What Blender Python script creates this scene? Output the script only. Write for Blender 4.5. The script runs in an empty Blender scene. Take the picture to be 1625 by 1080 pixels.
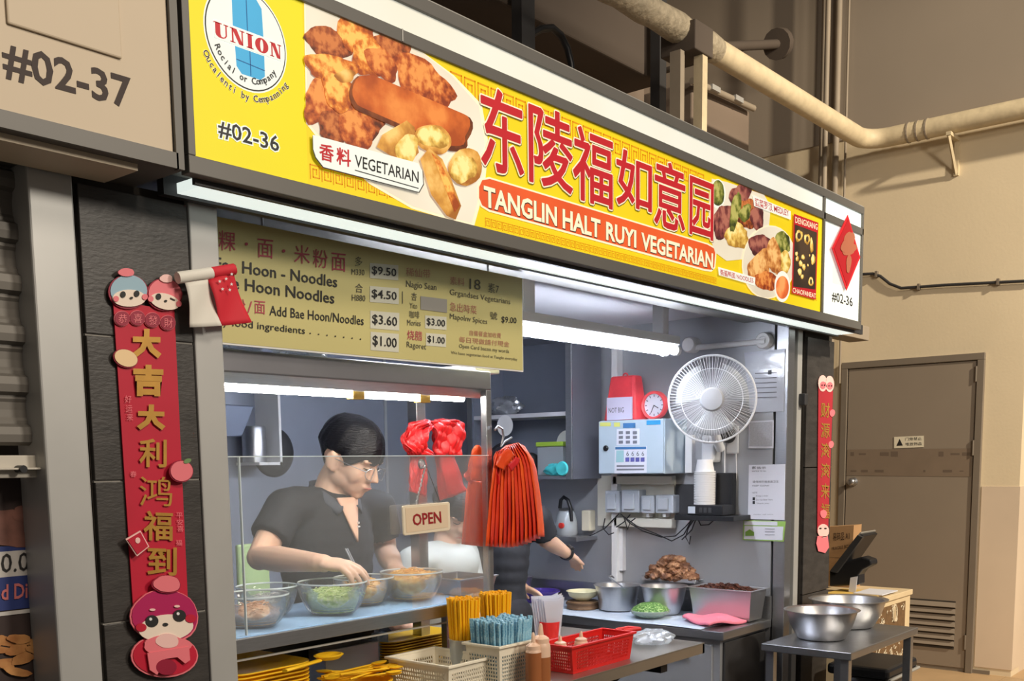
import bpy, bmesh, math, random
from mathutils import Vector, Matrix
rnd = random.Random(7)
scene = bpy.context.scene
COL = scene.collection

# ------------------------------------------------------------------ camera
EYE = 1.47
FPX, PPX, PPY = 1633.19, 799.69, 932.31            # focal length and principal point, 1625x1080 frame
YAW, PITCH, ROLL = 0.869901, 0.1210903, -0.0134812
def _cam_axes():
    c, s = math.cos, math.sin
    rx = Matrix(((1, 0, 0), (0, c(PITCH), -s(PITCH)), (0, s(PITCH), c(PITCH))))
    rz = Matrix(((c(ROLL), -s(ROLL), 0), (s(ROLL), c(ROLL), 0), (0, 0, 1)))
    m = rz @ rx
    wx = m @ Vector((c(YAW), 0, s(YAW))); wy = m @ Vector((-s(YAW), 0, c(YAW))); wz = m @ Vector((0, -1, 0))
    right = Vector((wx[0], wy[0], wz[0])); down = Vector((wx[1], wy[1], wz[1])); fwd = Vector((wx[2], wy[2], wz[2]))
    return right, down, fwd
C_R, C_D, C_F = _cam_axes()
C_O = Vector((0, 0, EYE))
cd = bpy.data.cameras.new('camera')
cam = bpy.data.objects.new('camera', cd); COL.objects.link(cam)
cd.sensor_width = 36; cd.lens = 36 * FPX / 1625
cd.shift_x = (812.5 - PPX) / 1625; cd.shift_y = (PPY - 540) / 1625
cd.clip_start = 0.05; cd.clip_end = 60
m4 = Matrix((( C_R[0], -C_D[0], -C_F[0], C_O[0]), (C_R[1], -C_D[1], -C_F[1], C_O[1]), (C_R[2], -C_D[2], -C_F[2], C_O[2]), (0, 0, 0, 1)))
cam.matrix_world = m4
scene.camera = cam

# ------------------------------------------------------------------ light and exposure
scene.view_settings.view_transform = 'Standard'
scene.view_settings.look = 'None'
scene.view_settings.gamma = 1
scene.view_settings.use_curve_mapping = False
scene.view_settings.exposure = 0.0
w = bpy.data.worlds.new('hall'); scene.world = w; w.use_nodes = True
bg = w.node_tree.nodes['Background']; bg.inputs[0].default_value = (0.30, 0.265, 0.23, 1); bg.inputs[1].default_value = 0.55
def lamp(name, kind, loc, power, color, target=None, size=0.3, spot=None):
    ld = bpy.data.lights.new(name, kind); ld.energy = power; ld.color = color
    if kind == 'AREA': ld.size = size; ld.shape = 'DISK'
    else: ld.shadow_soft_size = size
    if spot: ld.spot_size = spot; ld.spot_blend = 0.6
    o = bpy.data.objects.new(name, ld); COL.objects.link(o); o.location = loc
    if target: o.rotation_euler = (Vector(target) - Vector(loc)).to_track_quat('-Z', 'Y').to_euler()
    return o
# spot inferred from the pipe shadow; unseen area lamps added to brighten the stall
lamp('hall_spot', 'SPOT', (5.35, -3.6, 5.5), 2500, (1.0, 0.86, 0.66), target=(7.2, 2.3, 1.9), size=0.12, spot=math.radians(62))
lamp('hall_fill', 'AREA', (1.2, -2.6, 5.0), 130, (1.0, 0.86, 0.70), target=(1.8, 1.9, 0.8), size=1.2)
lamp('hall_fill', 'AREA', (2.9, -2.7, 3.5), 120, (1.0, 0.90, 0.76), target=(2.5, 1.8, 0.9), size=0.9)

# ------------------------------------------------------------------ helpers
def ray(x, y): return C_R * ((x - PPX) / FPX) + C_D * ((y - PPY) / FPX) + C_F
def pY(x, y, Y): d = ray(x, y); return C_O + d * (Y / d[1])          # point on the plane y = Y seen at (x, y)
def pX(x, y, X): d = ray(x, y); return C_O + d * (X / d[0])
def pZ(x, y, Z): d = ray(x, y); return C_O + d * ((Z - EYE) / d[2])
def S(r, g, b):
    f = lambda c: (c / 255 / 12.92) if c <= 10 else ((c / 255 + 0.055) / 1.055) ** 2.4
    return (f(r), f(g), f(b), 1)

MATS = {}
def mat(name, col, rough=0.6, metal=0.0, emit=0.0, var=0.0, scale=8.0, bump=0.0, bscale=None, spec=0.5,
        trans=0.0, alpha=1.0, col2=None, stretch=None, ior=1.45, sss=0.0, detail=4.0, ramp=None, wave=None, coords='Object'):
    if name in MATS: return MATS[name]
    m = bpy.data.materials.new(name); m.use_nodes = True; MATS[name] = m
    nt = m.node_tree; b = nt.nodes['Principled BSDF']
    b.inputs['Base Color'].default_value = col; b.inputs['Roughness'].default_value = rough
    b.inputs['Metallic'].default_value = metal; b.inputs['Specular IOR Level'].default_value = spec
    b.inputs['Transmission Weight'].default_value = trans; b.inputs['Alpha'].default_value = alpha
    b.inputs['IOR'].default_value = ior
    if sss: b.inputs['Subsurface Weight'].default_value = sss; b.inputs['Subsurface Radius'].default_value = (0.01, 0.004, 0.002)
    tc = nt.nodes.new('ShaderNodeTexCoord'); mp = nt.nodes.new('ShaderNodeMapping')
    nt.links.new(tc.outputs[coords], mp.inputs[0])
    if stretch: mp.inputs['Scale'].default_value = stretch
    nz = nt.nodes.new('ShaderNodeTexNoise'); nz.inputs['Scale'].default_value = scale; nz.inputs['Detail'].default_value = detail
    nt.links.new(mp.outputs[0], nz.inputs[0])
    rp = nt.nodes.new('ShaderNodeValToRGB')
    c2 = col2 if col2 else tuple(min(1, c * (1 + var)) for c in col[:3]) + (1,)
    c1 = col if col2 else tuple(c * (1 - var) for c in col[:3]) + (1,)
    rp.color_ramp.elements[0].position = 0.3; rp.color_ramp.elements[1].position = 0.7
    rp.color_ramp.elements[0].color = c1; rp.color_ramp.elements[1].color = c2
    if ramp:
        while len(rp.color_ramp.elements) < len(ramp): rp.color_ramp.elements.new(0.5)
        for e, (p, c) in zip(rp.color_ramp.elements, ramp): e.position = p; e.color = c
    src = nz.outputs['Fac']
    if wave:
        wv = nt.nodes.new('ShaderNodeTexWave'); wv.inputs['Scale'].default_value = wave[0]; wv.inputs['Distortion'].default_value = wave[1]
        wv.bands_direction = wave[2]; wv.inputs['Detail'].default_value = 3
        nt.links.new(mp.outputs[0], wv.inputs[0]); src = wv.outputs['Fac']
    nt.links.new(src, rp.inputs[0])
    nt.links.new(rp.outputs[0], b.inputs['Base Color'])
    if emit:
        nt.links.new(rp.outputs[0], b.inputs['Emission Color']); b.inputs['Emission Strength'].default_value = emit
    if bump:
        n2 = nt.nodes.new('ShaderNodeTexNoise'); n2.inputs['Scale'].default_value = bscale or scale; n2.inputs['Detail'].default_value = 6
        nt.links.new(mp.outputs[0], n2.inputs[0])
        bp = nt.nodes.new('ShaderNodeBump'); bp.inputs['Strength'].default_value = bump; bp.inputs['Distance'].default_value = 0.01
        nt.links.new(n2.outputs['Fac'], bp.inputs['Height']); nt.links.new(bp.outputs[0], b.inputs['Normal'])
    return m

class MB:
    def __init__(s): s.v = []; s.f = []
    def add(s, vs, fs):
        n = len(s.v); s.v += [tuple(p) for p in vs]; s.f += [tuple(i + n for i in f) for f in fs]; return s
    def box(s, x0, x1, y0, y1, z0, z1):
        return s.add([(x, y, z) for z in (z0, z1) for y in (y0, y1) for x in (x0, x1)],
                     [(0, 2, 3, 1), (4, 5, 7, 6), (0, 1, 5, 4), (2, 6, 7, 3), (0, 4, 6, 2), (1, 3, 7, 5)])
    def obox(s, c, size, ax=None):
        ax = ax or Matrix.Identity(3); c = Vector(c); a, b, d = [k / 2 for k in size]
        vs = [c + ax @ Vector((x, y, z)) for z in (-d, d) for y in (-b, b) for x in (-a, a)]
        return s.add(vs, [(0, 2, 3, 1), (4, 5, 7, 6), (0, 1, 5, 4), (2, 6, 7, 3), (0, 4, 6, 2), (1, 3, 7, 5)])
    def prism(s, poly, vec):
        poly = [Vector(p) for p in poly]; vec = Vector(vec); n = len(poly)
        vs = poly + [p + vec for p in poly]
        fs = [tuple(range(n))[::-1], tuple(range(n, 2 * n))] + [(i, (i + 1) % n, n + (i + 1) % n, n + i) for i in range(n)]
        return s.add(vs, fs)
    def face(s, poly): return s.add(poly, [tuple(range(len(poly)))])
    def tube(s, pts, r, n=8, closed=False, flat=1.0):
        pts = [Vector(p) for p in pts]; m = len(pts); rs = r if isinstance(r, (list, tuple)) else [r] * m
        up = None; base = len(s.v); vs = []; fs = []
        for i, p in enumerate(pts):
            if closed: t = pts[(i + 1) % m] - pts[i - 1]
            else: t = pts[min(i + 1, m - 1)] - pts[max(i - 1, 0)]
            t.normalize()
            if up is None:
                up = Vector((0, 0, 1)) if abs(t.z) < 0.9 else Vector((1, 0, 0))
            a = t.cross(up); a.normalize(); b = a.cross(t); up = b
            for k in range(n):
                th = 2 * math.pi * k / n
                vs.append(p + a * (math.cos(th) * rs[i]) + b * (math.sin(th) * rs[i] * flat))
        for i in range(m if closed else m - 1):
            j = (i + 1) % m
            for k in range(n):
                k2 = (k + 1) % n
                fs.append((i * n + k, i * n + k2, j * n + k2, j * n + k))
        if not closed:
            fs.append(tuple(range(n))[::-1]); fs.append(tuple(range((m - 1) * n, m * n)))
        return s.add(vs, fs)
    def lathe(s, prof, n=32, o=(0, 0, 0), ax=None, sx=1, sy=1, ring=False):
        o = Vector(o); ax = ax or Matrix.Identity(3); vs = []; fs = []; m = len(prof)
        for r, z in prof:
            for k in range(n):
                th = 2 * math.pi * k / n
                vs.append(o + ax @ Vector((r * sx * math.cos(th), r * sy * math.sin(th), z)))
        for i in range(m - 1):
            for k in range(n):
                k2 = (k + 1) % n
                fs.append((i * n + k, i * n + k2, (i + 1) * n + k2, (i + 1) * n + k))
        if ring:
            for k in range(n): k2 = (k + 1) % n; fs.append(((m - 1) * n + k, (m - 1) * n + k2, k2, k))
        elif prof[0][0] > 1e-5: fs.append(tuple(range(n))[::-1])
        if not ring and prof[-1][0] > 1e-5: fs.append(tuple(range((m - 1) * n, m * n)))
        return s.add(vs, fs)
    def grid(s, fn, nu, nv, cu=False, cv=False):
        vs = [fn(i / (nu if cu else nu - 1), j / (nv if cv else nv - 1)) for i in range(nu) for j in range(nv)]; fs = []
        for i in range(nu if cu else nu - 1):
            for j in range(nv if cv else nv - 1):
                i2 = (i + 1) % nu; j2 = (j + 1) % nv
                fs.append((i * nv + j, i2 * nv + j, i2 * nv + j2, i * nv + j2))
        return s.add(vs, fs)
    def xf(s, M):
        s.v = [tuple(M @ Vector(p)) for p in s.v]; return s
    def mesh(s, name, smooth=None):
        me = bpy.data.meshes.new(name); me.from_pydata(s.v, [], s.f)
        bm = bmesh.new(); bm.from_mesh(me); bmesh.ops.remove_doubles(bm, verts=bm.verts, dist=1e-6)
        bmesh.ops.recalc_face_normals(bm, faces=bm.faces); bm.to_mesh(me); bm.free()
        if smooth is not None:
            me.polygons.foreach_set('use_smooth', [True] * len(me.polygons)); me.set_sharp_from_angle(angle=math.radians(smooth))
        me.update(); return me
    def build(s, name, m, parent=None, smooth=None, bev=0, thick=0, sub=0):
        me = s.mesh(name, smooth); return link(name, me, m, parent, bev, thick, sub)
def link(name, me, m, parent=None, bev=0, thick=0, sub=0):
    o = bpy.data.objects.new(name, me); COL.objects.link(o)
    if m is not None and not me.materials: me.materials.append(m)
    if parent is not None: attach(o, parent)
    if thick:
        k = o.modifiers.new('thickness', 'SOLIDIFY'); k.thickness = thick; k.offset = 0
    if sub:
        k = o.modifiers.new('subdivision', 'SUBSURF'); k.levels = sub; k.render_levels = sub
    if bev:
        k = o.modifiers.new('bevel', 'BEVEL'); k.width = bev; k.segments = 2; k.limit_method = 'ANGLE'; k.angle_limit = math.radians(40)
    return o
WLOC = {}
def wloc(o): return WLOC.get(o.name, Vector((0, 0, 0)))
def attach(o, parent):                                    # meshes are written in world coordinates
    o.parent = parent; o.matrix_parent_inverse = Matrix.Translation(-wloc(parent))
def tag(o, label, cat, group=None, kind=None):
    o['label'] = label; o['category'] = cat
    if group: o['group'] = group
    if kind: o['kind'] = kind
    return o
def thing(name, label, cat, loc=(0, 0, 0), group=None):
    o = bpy.data.objects.new(name, None); COL.objects.link(o); o.location = loc; o.empty_display_size = 0.05
    WLOC[o.name] = Vector(loc); return tag(o, label, cat, group)
def struct(o, label=None, cat=None):
    o['kind'] = 'structure'
    if label: o['label'] = label
    if cat: o['category'] = cat
    return o
def copy_thing(root, offset, label=None, rotz=None):
    r = root.copy(); COL.objects.link(r); r.location = Vector(root.location) + Vector(offset)
    WLOC[r.name] = Vector(r.location)
    if label: r['label'] = label
    if rotz is not None: r.rotation_euler.z = rotz
    for ch in list(root.children):
        c = ch.copy(); COL.objects.link(c); c.parent = r; c.matrix_parent_inverse = ch.matrix_parent_inverse.copy()
        for g in list(ch.children):
            d = g.copy(); COL.objects.link(d); d.parent = c; d.matrix_parent_inverse = g.matrix_parent_inverse.copy()
    return r
# ---- flat print and lettering on a plane: fn(x, y, lift) -> point
def planeY(Y): return lambda x, y, l=0.0: pY(x, y, Y) + Vector((0, -l, 0))
def planeX(X): return lambda x, y, l=0.0: pX(x, y, X) + Vector((-l, 0, 0))
_tcache = {}
def glyphs(s, bold=0.0, res=2):
    key = (s, bold, res)
    if key in _tcache: return _tcache[key]
    cu = bpy.data.curves.new('lettering', 'FONT'); cu.body = s; cu.size = 1; cu.offset = bold; cu.resolution_u = res
    o = bpy.data.objects.new('lettering', cu); COL.objects.link(o)
    bpy.context.view_layer.update()
    me = bpy.data.meshes.new_from_object(o.evaluated_get(bpy.context.evaluated_depsgraph_get()))
    vs = [v.co.copy() for v in me.vertices]; fs = [tuple(p.vertices) for p in me.polygons]
    bpy.data.objects.remove(o); bpy.data.curves.remove(cu); bpy.data.meshes.remove(me)
    xs = [v.x for v in vs]; ys = [v.y for v in vs]
    bb = (min(xs), max(xs), min(ys), max(ys)) if vs else (0, 1, 0, 1)
    _tcache[key] = (vs, fs, bb); return _tcache[key]
def text(s, bl, br, tl, m, parent=None, name='lettering', bold=0.0, mbx=None, bb=None):
    """lettering s fitted to the parallelogram bl, br, tl (3-D points)"""
    vs, fs, box = glyphs(s, bold); x0, x1, y0, y1 = bb or box
    bl, br, tl = Vector(bl), Vector(br), Vector(tl)
    pts = [bl + (br - bl) * ((v.x - x0) / (x1 - x0)) + (tl - bl) * ((v.y - y0) / (y1 - y0)) for v in vs]
    if mbx is not None: return mbx.add(pts, fs)
    k = MB().add(pts, fs); return k.build(name, m, parent)
def ptext(s, pl, bl, br, tl, m, parent=None, lift=0.001, **k):
    return text(s, pl(*bl, lift), pl(*br, lift), pl(*tl, lift), m, parent, **k)
def rtext(s, pl, x0, x1, yt, yb, xm=None, **k):
    """corner box on plane in pixels: left x0 with rows yt..yb measured at the left end and slopes found from the plane"""
    raise NotImplementedError
def sheet(pts, pl, m, parent, name, lift=0.0005):
    return MB().face([pl(x, y, lift) for x, y in pts]).build(name, m, parent)
def blob(cx, cy, rx, ry, rot, seed, n=22, irr=0.13):
    r = random.Random(seed); ph = [r.uniform(0, 6.28) for _ in range(4)]; out = []
    for i in range(n):
        t = 2 * math.pi * i / n
        k = 1 + irr * (math.sin(2 * t + ph[0]) * .5 + math.sin(3 * t + ph[1]) * .5 + math.sin(5 * t + ph[2]) * .35 + math.sin(9 * t + ph[3]) * .2)
        x, y = rx * k * math.cos(t), ry * k * math.sin(t); c, s = math.cos(rot), math.sin(rot)
        out.append((cx + x * c - y * s, cy + x * s + y * c))
    return out
# ------------------------------------------------------------------ materials
M_beige = mat('warm_beige_wall_paint', S(222, 206, 176), 0.8, var=0.05, scale=1.3, bump=0.06, bscale=60)
M_dado = mat('pinkish_lower_wall_paint', S(214, 196, 174), 0.75, var=0.05, scale=2)
M_upper = mat('shade_toned_upper_wall', S(150, 138, 124), 0.85, var=0.06, scale=0.8)
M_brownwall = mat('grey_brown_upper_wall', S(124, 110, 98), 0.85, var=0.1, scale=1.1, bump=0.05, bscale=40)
M_darkceil = mat('dark_painted_duct', S(84, 74, 66), 0.8, var=0.08, scale=1.5)
M_floor = mat('beige_floor_tile', S(190, 160, 122), 0.45, var=0.06, scale=5)
M_joint = mat('dark_joint', S(60, 55, 50), 0.9)
M_frame = mat('grey_sign_frame', S(104, 102, 98), 0.5, metal=0.2, var=0.05, scale=4)
M_frame_edge = mat('light_grey_aluminium', S(176, 174, 168), 0.4, metal=0.3, var=0.04)
M_post = mat('pale_grey_metal_post', S(176, 176, 174), 0.45, metal=0.25, var=0.04, scale=6)
M_steel = mat('brushed_stainless_steel', S(178, 180, 184), 0.32, metal=0.92, var=0.06, scale=30, stretch=(1, 1, 14))
M_steel_wall = mat('steel_wall_lining', S(172, 174, 178), 0.4, metal=0.45, var=0.08, scale=3)
M_blue_wall = mat('blue_grey_steel_wall', S(132, 138, 152), 0.45, metal=0.35, var=0.08, scale=2)
M_white_wall = mat('white_panel_wall', S(196, 196, 202), 0.5, var=0.04, scale=3)
M_slate = mat('dark_slate_tile', S(60, 57, 55), 0.42, var=0.22, scale=14, stretch=(1, 1, 3), bump=0.1, bscale=60)
M_black = mat('black_plastic', S(26, 27, 31), 0.4, var=0.1)
M_white = mat('white_plastic', S(226, 226, 226), 0.45, var=0.02)
M_cream = mat('cream_plastic', S(222, 214, 192), 0.45, var=0.02)
M_door = mat('grey_brown_painted_door', S(140, 128, 114), 0.5, var=0.04, scale=2)
M_doorframe = mat('grey_brown_door_frame', S(122, 112, 100), 0.5, var=0.04)
M_pipe = mat('cream_painted_pipe', S(206, 190, 158), 0.55, var=0.1, scale=14, bump=0.15, bscale=30)
M_conduit = mat('grey_painted_conduit', S(150, 138, 122), 0.6, var=0.06)
M_dark = mat('dark_grey_metal', S(70, 70, 72), 0.45, metal=0.4, var=0.08)
M_shutter = mat('grey_roller_shutter', S(112, 108, 102), 0.55, metal=0.2, var=0.06, scale=6)
M_neigh = mat('unlit_cream_sign_panel', S(206, 190, 166), 0.55, var=0.03, scale=2)
M_tube = mat('lit_fluorescent_tube', S(236, 242, 255), 0.5, emit=60.0)
M_led = mat('lit_display_tube', S(255, 250, 240), 0.5, emit=54.0)
M_strip = mat('backlit_white_strip', S(222, 232, 226), 0.5, emit=1.0, var=0.03, scale=1.2)
M_strip_w = mat('backlit_cream_strip', S(220, 220, 208), 0.5, emit=0.36, col2=S(232, 240, 240), scale=0.8)

# ------------------------------------------------------------------ the setting
YP = 1.9            # front plane of the stalls
YS = 1.742          # face of the signboards
XR = 4.1            # right inner wall of the stall
YB = 3.7            # back wall of the stall
XW = 7.33           # side wall of the hall with the door
fl = MB().box(-2.5, 11, -5, 5, -0.1, 0).build('floor', M_joint)
struct(fl, 'beige tiled hall floor', 'floor')
tile = MB().box(0, .596, 0, .596, 0, .004).mesh('floor_tile')
for i in range(6):
    for j in range(9):
        o = link('floor_tile', tile, M_floor, fl); o.location = (5.5 + i * .6, -1.8 + j * .6, 0)
wr = MB().box(XW, XW + .2, 1.77, 5, 0, 3.68).build('wall_right', M_beige); struct(wr, 'beige painted side wall with a grey door', 'wall')
MB().box(XW - .006, XW + .19, 1.764, 2.0, 0.05, 1.27).build('dado', M_dado, wr)
wu = MB().box(XW - .01, XW + .2, 1.77, 5, 3.68, 6).build('wall_right_upper', M_upper); struct(wu, 'side wall above the pipe greyed for the dimmer light', 'wall')  # same wall beyond the lamp beam; its shade is put into the colour
w2 = MB().box(XW + .2, 11, 1.77, 1.97, 0, 6).build('wall_return', M_dado); struct(w2, 'pinkish wall turning away past the corner', 'wall')
sk = MB().box(XW - .012, XW, 1.9, 5, 0, .03).build('baseboard_right', M_doorframe); struct(sk, 'low dark skirting of the side wall', 'skirting')
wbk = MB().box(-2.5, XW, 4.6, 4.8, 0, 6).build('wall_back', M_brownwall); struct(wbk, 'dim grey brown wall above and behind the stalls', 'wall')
cl = MB().box(-2.5, 11, 2.6, 5, 6, 6.1).build('ceiling', M_darkceil); struct(cl, 'dark ceiling above the stalls', 'ceiling')

# grey door
dl = [pX(1343, 582, XW), pX(1562, 562, XW)]
y0d, y1d = pX(1565, 560, XW).y, pX(1338, 578, XW).y       # right and left jamb
zd = 2.145
door = MB().box(XW - .018, XW + .02, y0d + .05, y1d - .05, 0.03, zd - .05).build('door_1', M_door, bev=.003)
struct(door, 'grey brown metal service door with louvre vent', 'door')
fr = MB().box(XW - .03, XW + .03, y0d, y0d + .045, 0, zd - .0455).box(XW - .03, XW + .03, y1d - .045, y1d, 0, zd - .0455).box(XW - .03, XW + .03, y0d, y1d, zd - .045, zd)
fr.build('door_frame', M_doorframe, door, bev=.003)
for yy in (573, 690, 1000):
    z = pX(1556, yy + 20, XW).z
    MB().tube([(XW - .026, y0d + .05, z - .05), (XW - .026, y0d + .05, z + .05)], .008).build('hinge', M_doorframe, door, smooth=40)
k = pX(1355, 764, XW - .02)
MB().lathe([(.030, 0), (.030, .006), (.018, .012), (.014, .03), (.026, .04), (.028, .055), (.02, .066), (0, .068)], 20, k, Matrix(((0, 0, -1), (0, 1, 0), (1, 0, 0)))).build('door_knob', M_steel, door, smooth=50)
lv0, lv1 = pX(1444, 950, XW), pX(1518, 954, XW); lb = pX(1514, 1027, XW)
MB().box(XW - .020, XW - .0185, lv1.y, lv0.y + .1, lb.z - .01, lv0.z + .01).build('louvre_recess', M_joint, door)
n = 7; hh = (lv0.z - lb.z) / n
for i in range(n):
    z = lb.z + hh * i
    MB().add([(XW - .02, lv1.y, z + hh * .98), (XW - .02, lv0.y + .1, z + hh * .98), (XW - .036, lv0.y + .1, z + hh * .3), (XW - .036, lv1.y, z + hh * .3),
              (XW - .02, lv1.y, z + hh * .22), (XW - .02, lv0.y + .1, z + hh * .22)],
             [(0, 1, 2, 3), (3, 2, 5, 4), (0, 3, 4), (1, 5, 2)]).build('louvre_slat', M_door, door)
PW = planeX(XW - .019)
M_tape = mat('brown_tape_residue', S(128, 113, 98), 0.35, var=0.05)
M_tapew = mat('torn_tape_marks', S(104, 90, 78), 0.6)
sheet([(1345, 713), (1543, 711), (1541, 756), (1343, 754)], PW, M_tape, door, 'tape_patch', .001)
mk = MB(); r = random.Random(3)
for row, y0 in ((723, 720), (748, 747)):
    x = 1350
    while x < 1530:
        wdt = r.uniform(2, 16); h = r.uniform(1, 4) if row == 748 else r.uniform(2, 9)
        if r.random() < .7: mk.face([PW(x, y0 - h / 2, .0016), PW(x + wdt, y0 - h / 2, .0016), PW(x + wdt, y0 + h / 2, .0016), PW(x, y0 + h / 2, .0016)])
        x += wdt + r.uniform(2, 12)
mk.build('tape_marks', M_tapew, door)
wsn = thing('warning_sign', 'small cream warning sign stuck on grey door', 'sign', pX(1442, 701, XW - .02))
MB().prism([PW(1419, 693, .001), PW(1466, 691, .001), PW(1466, 709, .001), PW(1419, 711, .001)], (-.002, 0, 0)).build('plate', M_cream, wsn)
M_ink = mat('dark_ink', S(36, 34, 34), 0.6)
MB().face([PW(1423, 707, .004), PW(1433, 706.5, .004), PW(1428, 696, .004)]).build('triangle', M_ink, wsn)
ptext('门旁禁止', PW, (1437, 699), (1463, 698), (1437, 694), M_ink, wsn, .004)
ptext('堆放物品', PW, (1437, 707), (1463, 706), (1437, 702), M_ink, wsn, .004)

# pipes on the upper walls
def pipe(name, pts, r, m, label, seg=12):
    o = MB().tube(pts, r, seg).build(name, m, smooth=50); return tag(o, label, 'pipe')
zp = 3.6; yp = 2.80; xp = XW - .13
pl = [(1.0, yp, zp)] + [(xp - .16 + .16 * math.sin(t), yp - .16 + .16 * math.cos(t), zp) for t in [k * math.pi / 12 for k in range(7)]] + [(xp, -1.0, zp)]
pp = thing('ceiling_pipe', 'long cream pipe above the sign turning along the side wall', 'pipe', (xp, yp, zp))
MB().tube(pl, .062, 16).build('pipe_run', M_pipe, pp, smooth=50)
M_foil = mat('wrinkled_grey_wrap', S(176, 164, 142), 0.5, metal=0.2, var=0.22, scale=26, bump=0.8, bscale=40)
MB().tube([(2.4 + .1 * i, yp, zp) for i in range(28)], [.064 + .004 * ((i * 7) % 3) for i in range(28)], 16).build('wrap', M_foil, pp, smooth=50)
for dx in (.18, .24, .3):
    MB().tube([(xp, yp - dx - .1, zp), (xp, yp - dx - .112, zp)], .066, 16).build('joint_ring', M_conduit, pp)
br = thing('pipe_bracket', 'triangular cream bracket holding pipe on side wall', 'bracket', pX(1518, 230, XW))
by = pX(1520, 230, XW).y
MB().box(XW - .2, XW, by - .015, by + .015, zp - .085, zp - .063).build('arm', M_pipe, br)
MB().box(XW - .02, XW, by - .015, by + .015, zp - .30, zp - .085).build('plate', M_pipe, br)
MB().tube([(XW - .19, by, zp - .085), (XW - .012, by, zp - .29)], .011, 4).build('strut', M_pipe, br)
hb = thing('pipe_hanger', 'dark clamp box on white post holding cream pipe', 'bracket', (pY(1085, 200, yp).x, yp, 2.6))
hx = pY(1093, 110, yp).x
MB().box(hx - .11, hx + .07, yp - .1, yp + .1, zp - .12, zp + .02).build('clamp', M_darkceil, hb, bev=.006)
MB().box(hx - .02, hx + .03, yp - .09, yp - .04, 2.2, zp - .12).build('post', M_pipe, hb)
MB().box(hx - .15, hx - .11, yp - .04, yp + .02, 2.2, zp - .12).build('post', M_conduit, hb)
MB().box(hx - .1, hx - .03, yp + .02, yp + .04, 2.2, 3.3).build('panel', M_dark, hb)
for i, (xx, dy, rr) in enumerate([(1311, 0, .018), (1322, .07, .022), (1333, 0, .022), (1343, -.07, .008)]):
    q = pY(xx, 150, 3.05); q.x = min(q.x, XW - .04)
    pipe('conduit', [(q.x, 3.05 + dy, 2.0), (q.x, 3.05 + dy, 5.9)], rr, M_conduit,
         ['slim grey vertical conduit leftmost beside side wall', 'wide grey vertical pipe between two conduits', 'grey vertical pipe third from the left by side wall', 'thin vertical cable pipe nearest the side wall'][i])
c1, c2 = pX(1368, 433, XW - .02), pX(1440, 458, XW - .02)
cb = [pX(x, y, XW - .02) for x, y in [(1340, 433), (1368, 435), (1385, 434), (1397, 438), (1412, 450), (1430, 457), (1460, 455), (1500, 452), (1560, 449), (1640, 445)]]
wc_ = thing('wall_cable', 'dark cable clipped across beige side wall', 'cable', cb[4])
MB().tube(cb, .010, 8).build('cable', M_dark, wc_, smooth=50)
for x, y in ((1391, 435), (1458, 455), (1584, 447)): q = pX(x, y, XW - .02); MB().box(XW - .034, XW, q.y - .008, q.y + .008, q.z - .02, q.z + .02).build('clip', M_doorframe, wc_)
# duct work and dark wall things above the sign
def duct(name, label, x0, x1, y0, y1, z0, z1, m):
    o = MB().box(x0, x1, y0, y1, z0, z1).build(name, m, bev=.01); return tag(o, label, 'duct')
a = pY(640, 40, 3.4); b_ = pY(1045, 150, 3.4)
duct('exhaust_duct', 'broad dark exhaust duct above the sign', pY(560, 0, 3.3).x, pY(1052, 0, 3.3).x, 3.3, 3.6, pY(800, 40, 3.3).z + .1, 5.6, M_darkceil)
duct('beam_casing', 'pale brown beam casing below dark duct', pY(560, 0, 3.6).x, pY(1028, 0, 3.6).x, 3.62, 4.2, 2.3, pY(900, 75, 3.62).z, M_brownwall)
vb = thing('vent_box', 'grey brown vent box with rail above sign beside pipe post', 'vent', pY(1150, 200, 3.3))
x0, x1 = pY(1098, 150, 3.3).x, pY(1190, 150, 3.3).x
MB().box(x0, x1, 3.3, 3.9, 2.3, pY(1140, 150, 3.3).z).build('body', M_brownwall, vb, bev=.01)
MB().tube([pY(1098, 128, 3.25), pY(1196, 172, 3.25)], .02, 8).build('rail', M_conduit, vb, smooth=50)
for xx in (1135, 1172):
    q = pY(xx, (xx - 1098) * .449 + 124, 3.23); MB().obox(q, (.1, .02, .03)).build('clip', M_post, vb)
for i, (xx, wd, lab) in enumerate([(826, .05, 'dark upright steel post behind the sign left'), (1040, .035, 'dark upright post behind sign beside the pipe hanger')]):
    q = pY(xx, 100, 3.25)
    tag(MB().box(q.x - wd, q.x + wd, 3.2, 3.26, 2.2, 5.5).build('upright_post', M_dark), lab, 'post')
tag(MB().tube([pY(x, y, 3.22) for x, y in [(834, 60), (858, 46), (876, 44), (890, 56), (900, 76), (906, 100), (908, 118)]], .018, 8).build('black_hose', M_black, smooth=50), 'black curved hose above the sign', 'hose')
tag(MB().obox(pY(905, 124, 3.22), (.2, .06, .05)).build('junction_box', M_black, bev=.008), 'small dark box under the black hose', 'box')
rk = thing('pipe_stub', 'grey flanged pipe stub on upper wall right of vent', 'pipe', pY(1230, 70, 3.3))
MB().tube([pY(1150, 74, 3.34), pY(1232, 70, 3.34)], .03, 10).build('stub', M_darkceil, rk, smooth=50); q = pY(1192, 72, 3.34); MB().tube([q, (q.x, 4.59, q.z)], .02, 10).build('back_stay', M_darkceil, rk, smooth=50)
MB().tube([pY(1232, 70, 3.34), pY(1238, 69, 3.34)], .1, 14).build('flange', M_darkceil, rk, smooth=40)
tag(MB().box(4.45, pY(1377, 520, 2.1).x, 2.09, 2.2, pY(1350, 535, 2.1).z, pY(1350, 512, 2.1).z).build('trunking_box', M_conduit, bev=.004), 'grey trunking box behind the right end of sign', 'box')
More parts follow.
